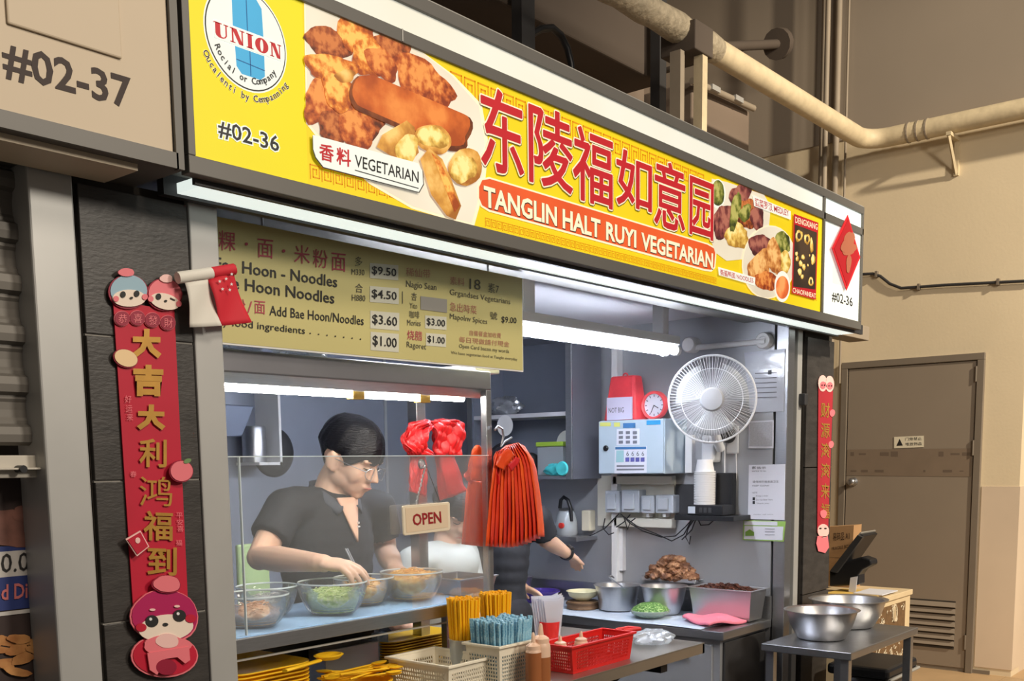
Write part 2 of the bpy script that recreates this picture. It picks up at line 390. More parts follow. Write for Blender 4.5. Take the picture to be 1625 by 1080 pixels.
# ------------------------------------------------------------------ stall shell
pil = MB().box(1.024, 1.262, YP + .012, 2.3, 0, 2.02).build('wall_pillar_left', M_joint); struct(pil, 'pillar faced with dark slate tiles left of the stall', 'pillar')
for i in range(8):
    z0 = 2.004 - .28 * (i + 1); z1 = 2.004 - .28 * i
    MB().box(1.026, 1.260, YP, YP + .02, max(z0, 0) + .002, z1 - .002).build('tile', M_slate, pil, bev=.0015)
M_grout = mat('pale_tile_grout', S(150, 146, 140), 0.8)
for i in range(1, 8):
    z0 = 2.004 - .28 * i
    MB().box(1.026, 1.260, YP + .004, YP + .02, z0 - .0022, z0 + .0022).build('grout_line', M_grout, pil)
ps = MB().box(1.262, 1.331, YP - .004, YP + .09, 0, 2.03).build('wall_post_left', M_post, bev=.003); struct(ps, 'pale grey metal post left of the opening', 'post')
pr = MB().box(4.295, 4.58, YP + .012, 2.35, 0, 2.03).build('wall_pillar_right', M_joint); struct(pr, 'dark tiled pillar right of the stall', 'pillar')
for i in range(4):
    MB().box(4.297, 4.58, YP, YP + .02, max(1.99 - .56 * (i + 1), 0) + .002, 1.99 - .56 * i - .002).build('tile', M_slate, pr, bev=.0015)
ps2 = thing('wall_post_right', 'silver metal door post right of the opening', 'post', (4.15, YP, 0)); ps2['kind'] = 'structure'; del ps2['category']
MB().box(4.10, 4.16, YP - .004, YP + .05, 0, 2.03).build('post', M_steel, ps2, bev=.003)
MB().box(4.16, 4.205, YP + .03, YP + .08, 0, 2.03).build('channel', M_dark, ps2)
MB().box(4.205, 4.25, YP + .002, YP + .05, 0, 2.03).build('post', M_post, ps2, bev=.003)
MB().box(4.25, 4.295, YP + .04, YP + .1, 0, 2.03).build('channel', M_dark, ps2)
MB().obox((4.235, YP - .012, pY(1272, 634, YP).z), (.03, .03, .05)).build('latch', M_dark, ps2, bev=.004)
wi = MB().box(XR, XR + .19, YP + .06, YB + .1, 0, 2.1).build('wall_inner_right', M_steel_wall); struct(wi, 'steel lined inner right wall', 'wall')
wb = MB().box(1.2, XR, YB, YB + .1, 0, 2.1).build('wall_inner_back', M_blue_wall); struct(wb, 'blue grey steel back wall inside the stall', 'wall')
for xx in (612,):
    q = pY(xx, 700, YB); MB().box(q.x - .008, q.x + .008, YB - .006, YB, 0, 2.1).build('seam', M_steel_wall, wb)
wl = MB().box(1.1, 1.2, 2.3, YB + .1, 0, 2.1).build('wall_inner_left', M_blue_wall); struct(wl, 'inner left wall of the stall', 'wall')
ic = MB().box(1.1, XR + .19, YP + .02, YB + .1, 2.09, 2.16).build('ceiling_inner', M_white_wall); struct(ic, 'white ceiling panel inside the stall', 'ceiling')
ff = MB().box(1.2, XR, YP, YB, 0, .01).build('floor_inner', M_dark); struct(ff, 'dark stall floor', 'floor')

# ------------------------------------------------------------------ neighbouring stall at the left edge
nb = thing('neighbour_signboard', 'unlit cream signboard numbered 02-37 at the left edge', 'sign', (0.5, YS, 2.02))
XN = 1.150
MB().box(-1.2, XN, YS + .004, YP + .1, 2.018, 2.53).build('housing', M_frame, nb)
MB().box(-1.2, XN - .012, YS - .008, YS + .006, 2.018, 2.046).build('frame_rail', M_frame, nb)
MB().box(XN - .016, XN, YS - .008, YS + .006, 2.018, 2.53).build('frame_rail', M_frame, nb)
MB().box(-1.2, XN - .012, YS - .008, YS + .006, 2.46, 2.53).build('frame_rail', M_frame, nb)
MB().box(-1.2, XN - .018, YS, YS + .003, 2.046, 2.46).build('panel', M_neigh, nb)
PS = planeY(YS)
f0, f1 = PS(10, 38), PS(192, 95)
MB().box(f0.x, f1.x, YS - .006, YS, PS(192, 95).z - .0, 2.46).build('raised_plate', M_neigh, nb, bev=.004)
M_brownink = mat('dark_brown_lettering', S(52, 36, 30), 0.6)
zb, zt = PS(60, 140).z, PS(60, 90).z
zb, zt = 2.098, 2.158
text('#02-37', (PS(6, 130).x, YS - .001, zb), (PS(210, 180).x, YS - .001, zb), (PS(6, 130).x, YS - .001, zt), M_brownink, nb, bold=.02)
MB().box(-1.2, XN - .08, YS + .02, YP - .02, 2.006, 2.018).build('soffit', M_neigh, nb)
np_ = MB().box(.926, 1.012, YP - .01, YP + .1, 0, 2.02).build('wall_post_neighbour', M_post, bev=.004); struct(np_, 'grey metal post between the two stalls', 'post')
MB().box(1.012, 1.026, YP + .02, YP + .1, 0, 2.02).build('channel', M_joint, np_)
sh = thing('roller_shutter', 'half lowered grey roller shutter of the neighbouring stall', 'shutter', (.4, YP + .05, 1.47))
zt, zb = 2.02, pY(30, 722, YP + .05).z
hs = .046
i = 0; z = zt
prof = [(0, 0), (-.012, .006), (-.014, .02), (-.012, .034), (0, hs - .006), (0, hs)]
while z - hs > zb + .002:
    z -= hs
    pts = [(-.6, YP + .05 + (a if i % 2 == 0 else -a * .3), z + b) for a, b in prof]
    MB().prism(pts + [(-.6, YP + .06, z + hs), (-.6, YP + .06, z)], (1.53, 0, 0)).build('slat', M_shutter, sh); i += 1
q0, q1 = pY(30, 722, YP + .03).z, pY(30, 758, YP + .03).z
bbar = MB().box(-.6, .928, YP + .03, YP + .07, q1, q0).box(-.6, .928, YP + .01, YP + .03, (q0 * .35 + q1 * .65), (q0 * .45 + q1 * .55)).build('bottom_rail', mat('cream_metal_rail', S(196, 190, 178), .45, var=.03), sh, bev=.003)
q = pY(28, 744, YP + .03); MB().tube([(q.x, YP + .03, q.z), (q.x, YP + .005, q.z)], .007, 12).build('lock_knob', M_black, sh, smooth=40)
# its menu poster
po = thing('neighbour_poster', 'dark food poster with price 0.00 below shutter', 'poster', (.7, YP + .1, .9))
PP = planeY(YP + .1)
M_pdark = mat('dark_photo_print', S(58, 46, 44), .5, var=.3, scale=9)
M_pblue = mat('blue_print_band', S(44, 58, 116), .5)
M_pwhite = mat('white_print_band', S(196, 192, 188), .5)
M_pfood = mat('fried_food_print', S(150, 92, 48), .5, col2=S(204, 150, 92), scale=22, detail=6)
M_pfood2 = mat('dim_meat_print', S(92, 62, 56), .5, col2=S(136, 92, 80), scale=18, detail=6)
def band(y0, y1, m, nm, lift, x1=72):
    z0, z1 = PP(40, y0).z, PP(40, y1).z
    MB().box(-.6, PP(x1, 900).x, YP + .1 - lift - .002, YP + .1 - lift, min(z0, z1), max(z0, z1)).build(nm, m, po)
band(757, 1300, M_pdark, 'backing', 0, 76)
band(864, 872, M_pblue, 'blue_line', .002); band(872, 912, M_pwhite, 'price_band', .002); band(912, 964, M_pblue, 'name_band', .002); band(966, 972, M_pwhite, 'white_line', .002)
for k, (cx, cy, rx, ry) in enumerate([(10, 830, 40, 22), (40, 815, 22, 14), (20, 855, 45, 12)]):
    sheet(blob(cx, cy, rx, ry, .1, 40 + k), PP, M_pfood2, po, 'food_print', .004 + .0005 * k)
for k in range(14):
    cx, cy = rnd.uniform(-10, 66), rnd.uniform(1010, 1075)
    sheet(blob(min(cx, 58), cy, rnd.uniform(10, 22), rnd.uniform(5, 9), rnd.uniform(-.6, .6), 60 + k), PP, M_pfood, po, 'food_print', .004 + .0004 * k)
ptext('0.00', PP, (0, 908), (62, 903), (0, 878), M_ink, po, .006)
ptext('d Dice', PP, (0, 952), (64, 946), (0, 927), mat('pale_red_print', S(196, 110, 110), .5), po, .006, bold=.02)
# ------------------------------------------------------------------ illuminated signboard
XL, XE, XD = 1.160, 4.462, 4.055
EY = 0.30
M_yel = mat('backlit_yellow_print', S(232, 208, 22), .5, emit=EY, col2=S(226, 198, 16), scale=1.1)
M_lime = mat('backlit_lime_yellow_print', S(232, 220, 20), .5, emit=EY, col2=S(226, 212, 16), scale=1.3)
M_swhite = mat('backlit_white_print', S(226, 232, 226), .5, emit=.40, var=.02)
M_plate = mat('backlit_plate_print', S(226, 220, 204), .5, emit=.40, col2=S(206, 198, 178), scale=3)
M_sred = mat('backlit_red_print', S(182, 28, 38), .5, emit=.32, var=.06)
M_screm = mat('backlit_pale_outline_print', S(238, 226, 196), .5, emit=.42)
M_sor = mat('backlit_orange_print', S(222, 92, 40), .5, emit=.40, col2=S(206, 80, 36), scale=4)
M_gold = mat('backlit_gold_pattern_print', S(216, 144, 8), .5, emit=.3)
M_sblk = mat('backlit_black_print', S(30, 28, 26), .5, emit=.3)
M_sblue = mat('backlit_blue_print', S(60, 160, 208), .5, emit=.40, var=.03)
M_sblued = mat('backlit_dark_blue_print', S(28, 84, 130), .5, emit=.5)
def food(name, a, b, c, scale=26, e=.36):
    m = mat(name, a, .5, emit=e, scale=scale, detail=8, ramp=[(.34, a), (.5, b), (.66, c)])
    nt = m.node_tree; nz = next(n for n in nt.nodes if n.type == 'TEX_NOISE'); rp = next(n for n in nt.nodes if n.type == 'VALTORGB')
    tc = next(n for n in nt.nodes if n.type == 'TEX_COORD'); sp = nt.nodes.new('ShaderNodeSeparateXYZ'); nt.links.new(tc.outputs['Generated'], sp.inputs[0])
    def mth(op, x, y):
        k = nt.nodes.new('ShaderNodeMath'); k.operation = op
        for i, q in enumerate((x, y)):
            if isinstance(q, (int, float)): k.inputs[i].default_value = q
            else: nt.links.new(q, k.inputs[i])
        return k.outputs[0]
    dx = mth('SUBTRACT', sp.outputs['X'], .42); dz = mth('SUBTRACT', sp.outputs['Z'], .62)
    d = mth('SQRT', mth('ADD', mth('MULTIPLY', dx, dx), mth('MULTIPLY', dz, dz)), 0)
    nt.links.new(mth('SUBTRACT', mth('ADD', mth('MULTIPLY', nz.outputs['Fac'], 1.0), .24), mth('MULTIPLY', d, .62)), rp.inputs[0])
    return m
F_org = food('print_fried_orange', S(150, 66, 20), S(206, 116, 38), S(244, 186, 92), 58)
F_brn = food('print_fried_brown', S(84, 36, 16), S(150, 72, 32), S(196, 116, 60), 58)
F_mid = food('print_fried_mid', S(128, 50, 20), S(182, 90, 36), S(224, 144, 72), 58)
F_roll = food('print_spring_roll', S(160, 70, 22), S(196, 98, 36), S(222, 134, 62), 12)
F_fill = food('print_roll_filling', S(164, 120, 44), S(218, 182, 88), S(246, 224, 150), 40)
F_gld = food('print_golden_roll', S(156, 96, 34), S(206, 150, 66), S(238, 196, 116), 16)
F_grn = food('print_greens', S(54, 62, 22), S(112, 118, 44), S(176, 172, 96), 40)
F_pur = food('print_purple_meat', S(70, 28, 30), S(120, 58, 56), S(168, 104, 88), 36)
F_noo = food('print_noodles', S(150, 84, 34), S(202, 136, 70), S(236, 188, 120), 40)
F_choc = food('print_dark_panel', S(50, 38, 28), S(58, 44, 32), S(74, 56, 40), 8)
F_soup = food('print_soup', S(206, 96, 46), S(226, 120, 62), S(240, 160, 96), 20)
sg = thing('signboard', 'large backlit yellow signboard with red Chinese characters over the stall', 'sign', ((XL + XE) / 2, YS, 2.02))
MB().box(XL, XE, YS + .012, YP + .2, 2.046, 2.522).build('housing', M_frame, sg)
rail = lambda x0, x1, z0, z1, y=0.008: MB().box(x0, x1, YS - y, YS + .02, z0, z1).build('frame_rail', M_frame, sg, bev=.0015)
rail(XL, XE, 2.016, 2.049); rail(XL, XE, 2.408, 2.436); rail(XL, XE, 2.494, 2.524)
rail(XL, XL + .016, 2.049, 2.494); rail(XD - .008, XD + .008, 2.049, 2.494); rail(XE - .016, XE, 2.049, 2.494)
q = PS(634, 40); MB().box(q.x - .002, q.x + .002, YS - .0095, YS - .008, 2.41, 2.436).build('rail_joint', M_frame_edge, sg)
MB().box(XL + .016, XD - .008, YS, YS + .01, 2.436, 2.494).build('top_light_strip', M_strip_w, sg)
MB().box(XD + .008, XE - .016, YS, YS + .01, 2.436, 2.494).build('top_light_strip', M_strip, sg)
MB().box(XL - .0, XE, YS - .004, YS + .03, 2.524, 2.528).build('top_edge', M_frame_edge, sg)
# sloping light under the sign
zlo = 2.012
MB().box(XL + .06, XE + .07, YS + .03, YS + .128, zlo, zlo + .02).build('under_light_strip', M_strip, sg)
MB().box(XL + .03, XE + .09, YS + .02, YS + .03, zlo - .006, 2.046).box(XL + .03, XE + .09, YS + .128, YS + .15, zlo - .006, 2.046).build('under_light_frame', M_dark, sg)
XJ = PS(486, 200).x
MB().box(XL + .016, XJ, YS, YS + .012, 2.049, 2.408).build('advert_panel', M_lime, sg)
MB().box(XJ, XD - .008, YS, YS + .012, 2.049, 2.408).build('name_panel', M_yel, sg)
MB().box(XD + .008, XE - .016, YS, YS + .012, 2.049, 2.408).build('number_panel', M_swhite, sg)
L = lambda n: .0004 * n
def spr(pts, m, name, n): 
    o = MB().face([PS(x, y, L(n)) for x, y in pts]).build(name, m, sg)
    for v in o.data.vertices:
        v.co.x = min(max(v.co.x, XL + .016), XE - .017); v.co.z = min(max(v.co.z, 2.0495), 2.4075)
    return o
# -- gas logo roundel
cx, cz = PS(391, 62).x, PS(391, 62).z
cen = Vector((cx, YS, cz)); rr = (PS(455, 62).x - PS(322, 30).x) / 2
def disc(r, m, name, n, c=cen, k=48): return MB().face([(c.x + r * math.cos(t), YS - L(n), c.z + r * math.sin(t)) for t in [2 * math.pi * i / k for i in range(k)]]).build(name, m, sg)
rx_ = (PS(456, 80).x - PS(321, 60).x) / 2; rz_ = cz - PS(405, 147).z
disc(rz_ + .002, M_swhite, 'roundel_rim', 1); disc(rz_ - .001, M_sblk, 'roundel_line', 2); disc(rz_ - .0035, M_swhite, 'roundel', 3)
def rel(pts): return [(cx + a * rz_, YS, cz + b * rz_) for a, b in pts]
def relf(pts, m, name, n): return MB().face([(x, YS - L(n), z) for x, y, z in rel(pts)]).build(name, m, sg)
relf([(-.33, .16), (-.33, .72), (-.2, .85), (-.2, 1.0), (-.26, 1.02), (-.26, 1.28), (.32, 1.28), (.32, .98), (.24, .95), (.24, .88), (.4, .7), (.42, .16)], M_sblue, 'gas_bottle', 4)
relf([(-.3, -.22), (.42, -.22), (.42, -.62), (.3, -.72), (-.16, -.72), (-.28, -.6)], M_sblue, 'gas_bottle', 4)
relf([(-.02, 1.02), (.1, 1.02), (.1, 1.2), (-.02, 1.2)], M_swhite, 'gas_valve_gap', 5)
relf([(-.01, .86), (.08, .86), (.08, 1.02), (-.01, 1.02)], M_sblued, 'gas_valve', 5)
for a, b, c, d in [(.02, .16, .02, .86), (.06, -.22, .06, -.7)]: relf([(a - .008, b), (a + .008, b), (c + .008, d), (c - .008, d)], M_sblued, 'bottle_seam', 6)
relf([(-.28, -.46), (.42, -.5), (.42, -.515), (-.28, -.475)], M_sblued, 'bottle_seam', 6)
def reltext(s, x0, x1, z0, z1, m, n, bold=.02): return text(s, (cx + x0 * rz_, YS - L(n), cz + z0 * rz_), (cx + x1 * rz_, YS - L(n), cz + z0 * rz_), (cx + x0 * rz_, YS - L(n), cz + z1 * rz_), m, sg, bold=bold)
# slab-serif red letters built by strokes
def ser(letter, x, wd, z0, z1):
    k = MB(); th = wd * .34; hh = (z1 - z0); s_ = hh * .07
    R_ = lambda a, b, c, d: k.face([(cx + a * rz_, YS - L(7), cz + c * rz_), (cx + b * rz_, YS - L(7), cz + c * rz_), (cx + b * rz_, YS - L(7), cz + d * rz_), (cx + a * rz_, YS - L(7), cz + d * rz_)])
    Pg = lambda pts: k.face([(cx + a * rz_, YS - L(7), cz + b * rz_) for a, b in pts])
    if letter == 'I': R_(x + wd * .2, x + wd * .8, z0, z1); R_(x, x + wd, z0, z0 + s_); R_(x, x + wd, z1 - s_, z1)
    if letter == 'N':
        R_(x + wd * .08, x + wd * .2, z0, z1); R_(x + wd * .82, x + wd * .92, z0, z1); Pg([(x + wd * .08, z1), (x + wd * .45, z1), (x + wd * .92, z0), (x + wd * .62, z0)])
        R_(x - wd * .05, x + wd * .33, z0, z0 + s_); R_(x + wd * .68, x + wd * 1.05, z1 - s_, z1); R_(x - wd * .05, x + wd * .2, z1 - s_, z1)
    if letter == 'U':
        R_(x + wd * .05, x + wd * .42, z0 + hh * .25, z1); R_(x + wd * .8, x + wd * .9, z0 + hh * .25, z1)
        Pg([(x + wd * .05, z0 + hh * .25), (x + wd * .12, z0 + hh * .1), (x + wd * .3, z0), (x + wd * .6, z0), (x + wd * .8, z0 + hh * .1), (x + wd * .9, z0 + hh * .25), (x + wd * .8, z0 + hh * .25), (x + wd * .68, z0 + hh * .1), (x + wd * .5, z0 + hh * .08), (x + wd * .42, z0 + hh * .25)])
        R_(x - wd * .06, x + wd * .54, z1 - s_, z1); R_(x + wd * .68, x + wd * 1.02, z1 - s_, z1)
    if letter == 'O':
        n_ = 24; c0, c1 = x + wd / 2, (z0 + z1) / 2
        for i in range(n_):
            t, u = 2 * math.pi * i / n_, 2 * math.pi * (i + 1) / n_
            Pg([(c0 + wd * .52 * math.cos(t), c1 + hh * .52 * math.sin(t)), (c0 + wd * .52 * math.cos(u), c1 + hh * .52 * math.sin(u)), (c0 + wd * .13 * math.cos(u), c1 + hh * .42 * math.sin(u)), (c0 + wd * .13 * math.cos(t), c1 + hh * .42 * math.sin(t))])
    return k.build('logo_letter', M_sred, sg)
relf([(-.78, -.2), (.86, -.2), (.86, .14), (-.78, .14)], M_swhite, 'logo_gap', 6)
for ch, x, wd in (('U', -.76, .32), ('N', -.38, .32), ('I', .0, .17), ('O', .22, .32), ('N', .6, .27)): ser(ch, x - .02, wd, -.17, .11)
def arc_text(s, rad, a0, a1, h, m, n, bold=.015):
    k = MB(); N = len(s)
    for i, ch in enumerate(s):
        if ch == ' ': continue
        t = a0 + (a1 - a0) * (i + .5) / N
        c = Vector((cx + rad * math.cos(t), YS - L(n), cz + rad * math.sin(t)))
        rt = Vector((-math.sin(t), 0, math.cos(t))); up = Vector((-math.cos(t), 0, -math.sin(t)))
        vs, fs, bb = glyphs(ch, bold)
        sc = h / .7; wd = (bb[1] - bb[0]) * sc
        k.add([c + rt * ((v.x - (bb[0] + bb[1]) / 2) * sc) + up * (v.y * sc) for v in vs], fs)
    return k.build('lettering', m, sg)
A = math.radians
arc_text('Rocial or Company', rz_ * .86, A(203), A(327), rz_ * .13, M_sblk, 6)
arc_text('Oucalenti by Cempanning', rz_ * 1.2, A(207), A(328), rz_ * .13, M_screm, 4, .05)
arc_text('Oucalenti by Cempanning', rz_ * 1.2, A(207), A(328), rz_ * .13, M_sblk, 6, .01)
bx0, bx1 = PS(346, 215).x, PS(442, 232).x; b0, b1 = PS(395, 228).z - .004, PS(395, 201).z
for bd, m_, n_ in ((.07, M_swhite, 3), (.012, M_sblk, 5)):
    vs, fs, bb0 = glyphs('#02-36', .012)
    text('#02-36', (bx0, YS - L(n_), 2.096), (bx1, YS - L(n_), 2.096), (bx0, YS - L(n_), 2.13), m_, sg, bold=bd, bb=bb0)
# -- key pattern borders
def keyrow(x0, x1, z0, z1, name, thr=None):
    k = MB(); hgt = z1 - z0; step = hgt * 1.12; x = x0; t = hgt * .085
    pat = [(0, 0), (0, 1), (.86, 1), (.86, .14), (.26, .14), (.26, .72), (.6, .72), (.6, .4)]
    while x + step < x1:
        for (a, b), (c, d) in zip(pat, pat[1:]):
            xa, xb = sorted((a, c)); za, zb_ = sorted((b, d))
            k.face([(x + xa * hgt - t / 2, YS - L(2), z0 + za * hgt - t / 2), (x + xb * hgt + t / 2, YS - L(2), z0 + za * hgt - t / 2), (x + xb * hgt + t / 2, YS - L(2), z0 + zb_ * hgt + t / 2), (x + xa * hgt - t / 2, YS - L(2), z0 + zb_ * hgt + t / 2)])
        x += step
    return k.build(name, M_gold, sg)
zt_ = PS(760, 132).z
keyrow(PS(715, 110).x, PS(1130, 285).x, PS(735, 152).z, PS(735, 122).z, 'key_border')
keyrow(PS(492, 265).x, PS(640, 320).x, 2.064, 2.092, 'key_border')
keyrow(PS(770, 350).x, PS(1140, 440).x, 2.056, 2.076, 'key_border')
for a_, b_ in (((1195, 300), (1296, 348)), ((1140, 432), (1296, 480))):
    p, q = PS(*a_), PS(*b_)
    for kk in range(2): MB().box(p.x, q.x, YS - L(2), YS, p.z - .006 * kk, p.z - .006 * kk + .0018).build('border_line', M_gold, sg)
# -- big plate of fried food
spr([(481, -20), (560, -10), (640, 40), (672, 70), (720, 120), (764, 166), (775, 230), (768, 300), (752, 358), (700, 345), (653, 331), (586, 292), (500, 215), (485, 196)], M_screm, 'plate_rim', 3)
spr([(483, -20), (560, -8), (640, 43), (668, 70), (716, 120), (759, 168), (769, 230), (763, 298), (748, 354), (700, 341), (654, 327), (590, 290), (505, 214), (488, 194)], M_plate, 'plate', 4)
cz2 = lambda x, y: (470 + .3519 * x, .3519 * y)
fl_ = [(F_brn, 150, 195, 110, 75, .2), (F_brn, 425, 205, 95, 70, .5), (F_org, 262, 150, 85, 78, .6), (F_mid, 570, 370, 165, 85, .62), (F_brn, 300, 520, 120, 90, .9), (F_mid, 110, 450, 80, 110, .4), (F_brn, 175, 570, 85, 75, 1.0), (F_mid, 270, 580, 75, 105, -.4),
       (F_org, 330, 265, 75, 100, -.5), (F_org, 150, 305, 115, 62, .2), (F_mid, 380, 290, 55, 90, -.6), (F_org, 185, 415, 72, 90, -.3), (F_gld, 215, 345, 45, 30, 0)]
for i, (m_, x, y, rx, ry, ro) in enumerate(fl_):
    px_, py_ = cz2(x, y); spr(blob(px_, py_, rx * .352, ry * .352, ro, 100 + i, 30, .16), m_, 'fried_piece', 5 + i * .6)
def capsule(p, q, r, m, n, name, seed=1):
    (ax_, ay_), (bx_, by_) = cz2(*p), cz2(*q); r *= .352; t = math.atan2(by_ - ay_, bx_ - ax_); rg = random.Random(seed)
    pts = [(bx_ + r * .55 * math.cos(t + u) + r * .45 * math.cos(u + t) * abs(math.sin(u)), by_ + r * math.sin(t + u) * (1 + rg.uniform(-.03, .03))) for u in [(-1 + k / 5) * math.pi / 2 for k in range(11)]]
    pts += [(ax_ + r * .9 * math.cos(t + u), ay_ + r * math.sin(t + u) * (1 + rg.uniform(-.05, .05))) for u in [(1 + k / 5) * math.pi / 2 for k in range(11)]]
    spr(pts, m, name, n)
M_pshade = food('print_dark_gap', S(90, 40, 16), S(120, 60, 24), S(150, 80, 34))
capsule((310, 425), (720, 600), 88, M_pshade, 13.5, 'spring_roll_edge'); capsule((315, 415), (715, 585), 78, F_roll, 14, 'spring_roll')
spr([cz2(x, y) for x, y in [(355, 665), (380, 610), (490, 545), (525, 575), (545, 690), (505, 735), (420, 705)]], F_gld, 'cut_roll', 15)
spr(blob(*cz2(490, 675), 18, 24, .2, 5), F_fill, 'roll_filling', 16)
spr(blob(*cz2(610, 630), 31, 22, .35, 6, irr=.06), F_gld, 'cut_roll', 16); spr(blob(*cz2(608, 622), 25, 17, .35, 7), F_fill, 'roll_filling', 17)
spr(blob(*cz2(755, 755), 26, 31, .3, 8, irr=.06), F_gld, 'cut_roll', 16); spr(blob(*cz2(745, 765), 20, 23, .3, 9), F_fill, 'roll_filling', 17)
spr([cz2(x, y) for x, y in [(550, 720), (590, 670), (650, 720), (690, 810), (735, 930), (710, 992), (670, 975), (600, 880)]], F_gld, 'cut_roll', 17)
spr([cz2(x, y) for x, y in [(600, 690), (640, 730), (700, 860), (728, 930), (705, 960), (655, 830)]], F_org, 'roll_skin', 18)
# -- white label and orange name bar
spr([cz2(x, y) for x, y in [(62, 615), (540, 742), (562, 775), (566, 835), (545, 872), (110, 760), (75, 715), (64, 680)]], M_sblk, 'label_edge', 19)
spr([cz2(x, y) for x, y in [(64, 611), (538, 738), (558, 772), (562, 832), (542, 868), (112, 756), (78, 712), (66, 676)]], M_swhite, 'label', 20)
c2 = lambda x, y, n: PS(*cz2(x, y), L(n))
text('香', c2(92, 722, 22), c2(158, 739, 22), c2(92, 645, 22), M_sred, sg, name='character', bold=.02); text('料', c2(170, 742, 22), c2(235, 758, 22), c2(170, 664, 22), M_sred, sg, name='character', bold=.02)
text('VEGETARIAN', c2(253, 755, 22), c2(540, 828, 22), c2(253, 700, 22), M_sblk, sg, bold=.005)
spr([cz2(x, y) for x, y in [(253, 768), (540, 850), (540, 854), (253, 772)]], M_sblk, 'underline', 22)
spr([(757, 296), (762, 284), (775, 281), (1122, 386), (1134, 392), (1136, 402), (1134, 425), (1128, 431), (1118, 430), (775, 336), (762, 328), (757, 315)], M_screm, 'name_bar_edge', 6)
spr([(759, 297), (764, 286), (776, 284), (1121, 388), (1132, 394), (1134, 402), (1132, 424), (1127, 428), (1118, 427), (776, 333), (764, 326), (759, 314)], M_sor, 'name_bar', 7)
p0, p1 = PS(766, 328), PS(1130, 426)
zb_, zt_ = PS(950, 378).z, PS(950, 342).z
zb_, zt_ = (PS(770, 330).z + PS(1128, 426).z) / 2, (PS(770, 300).z + PS(1128, 398).z) / 2
for wd_, xa, xb in (('TANGLIN', 766, 882), ('HALT', 891, 951), ('RUYI', 960, 1008), ('VEGETARIAN', 1016, 1130)):
    X0, X1 = PS(xa, 315 + (xa - 766) * .27).x, PS(xb, 315 + (xb - 766) * .27).x; _, _, bb0 = glyphs(wd_, .03)
    for bd, m_, n_, d_ in ((.045, M_sblk, 8.5, .0012), (.03, M_screm, 10, 0)):
        text(wd_, (X0 + d_, YS - L(n_), zb_ - d_), (X1 + d_, YS - L(n_), zb_ - d_), (X0 + d_, YS - L(n_), zt_ - d_), m_, sg, bold=bd, bb=bb0)
for ch, x0, x1, tp, bt in (('东', 762, 828, (795, 146), (800, 276)), ('陵', 838, 906, (880, 178), (895, 305)), ('福', 908, 970, (940, 210), (950, 326)), ('如', 977, 1032, (1000, 243), (1010, 333)), ('意', 1037, 1085, (1060, 259), (1065, 364)), ('园', 1093, 1130, (1110, 286), (1112, 376))):
    X0, X1 = PS(x0, (tp[1] + bt[1]) / 2).x, PS(x1, (tp[1] + bt[1]) / 2).x; z1, z0 = PS(*tp).z, PS(*bt).z
    _, _, bb0 = glyphs(ch, 0)
    dd = [(math.cos(t) * .0065, math.sin(t) * .0065) for t in [2 * math.pi * i / 10 for i in range(10)]]
    for nm, m_, n_, offs in (('character_shadow', M_sblk, 7.6, [(a + .0016, b - .0016) for a, b in dd]), ('character_outline', M_screm, 8.6, dd), ('character', M_sred, 11, [(a * .42, b * .42) for a, b in dd])):
        k = MB()
        for j, (a, b) in enumerate(offs):
            y_ = YS - L(n_ + .08 * j)
            text(ch, (X0 + a, y_, z0 + b), (X1 + a, y_, z0 + b), (X0 + a, y_, z1 + b), None, mbx=k, bold=0, bb=bb0)
        k.build(nm, m_, sg)
# -- small dishes at the right end
c4 = lambda x, y: (1100 + .2593 * x, 250 + .2593 * y)
def el(cx_, cy_, rx, ry, n, m, name, rot=0.35, irr=0.0, seed=1): px_, py_ = c4(cx_, cy_); spr(blob(px_, py_, rx * .2593, ry * .2593, rot, seed, 30, irr), m, name, n)
spr([c4(x, y) for x, y in [(110, 130), (200, 150), (430, 225), (470, 300), (460, 420), (330, 620), (200, 632), (130, 580), (95, 480), (90, 300)]], M_plate, 'plate', 7)
el(145, 222, 48, 90, 8, M_swhite, 'small_bowl', 0); el(145, 218, 40, 80, 9, F_grn, 'greens', 0, .05)
el(180, 390, 65, 110, 9, F_pur, 'meat', .2, .15, 11); el(280, 240, 60, 90, 10, F_pur, 'meat', .2, .2, 12); el(330, 340, 75, 100, 10.5, F_brn, 'meat', .3, .2, 13); el(385, 370, 40, 80, 11, F_pur, 'meat', 0, .15, 14); el(260, 480, 75, 75, 11.5, F_fill, 'tofu', .2, .18, 15); el(250, 330, 28, 130, 12, F_grn, 'greens', .15, .15, 16); el(310, 340, 35, 55, 12.5, F_grn, 'greens', .15, .2, 17)
el(455, 640, 165, 225, 12.6, M_screm, 'plate', 0.1); el(455, 640, 158, 218, 13, M_plate, 'plate', 0.1)
el(400, 540, 65, 75, 14, F_pur, 'meat', .3, .15, 21); el(530, 525, 60, 65, 14.5, F_grn, 'greens', .5, .15, 22); el(400, 670, 70, 110, 15, F_noo, 'noodles', .5, .15, 23); el(490, 610, 48, 110, 15.5, F_noo, 'noodles', -.2, .12, 24); el(435, 755, 70, 60, 16, F_mid, 'noodles', .4, .15, 25); el(555, 640, 32, 70, 16, F_fill, 'noodles', 0, .1, 26)
el(535, 790, 48, 95, 17, M_swhite, 'sauce_dish', 0); el(535, 795, 40, 70, 18, F_soup, 'sauce', 0)
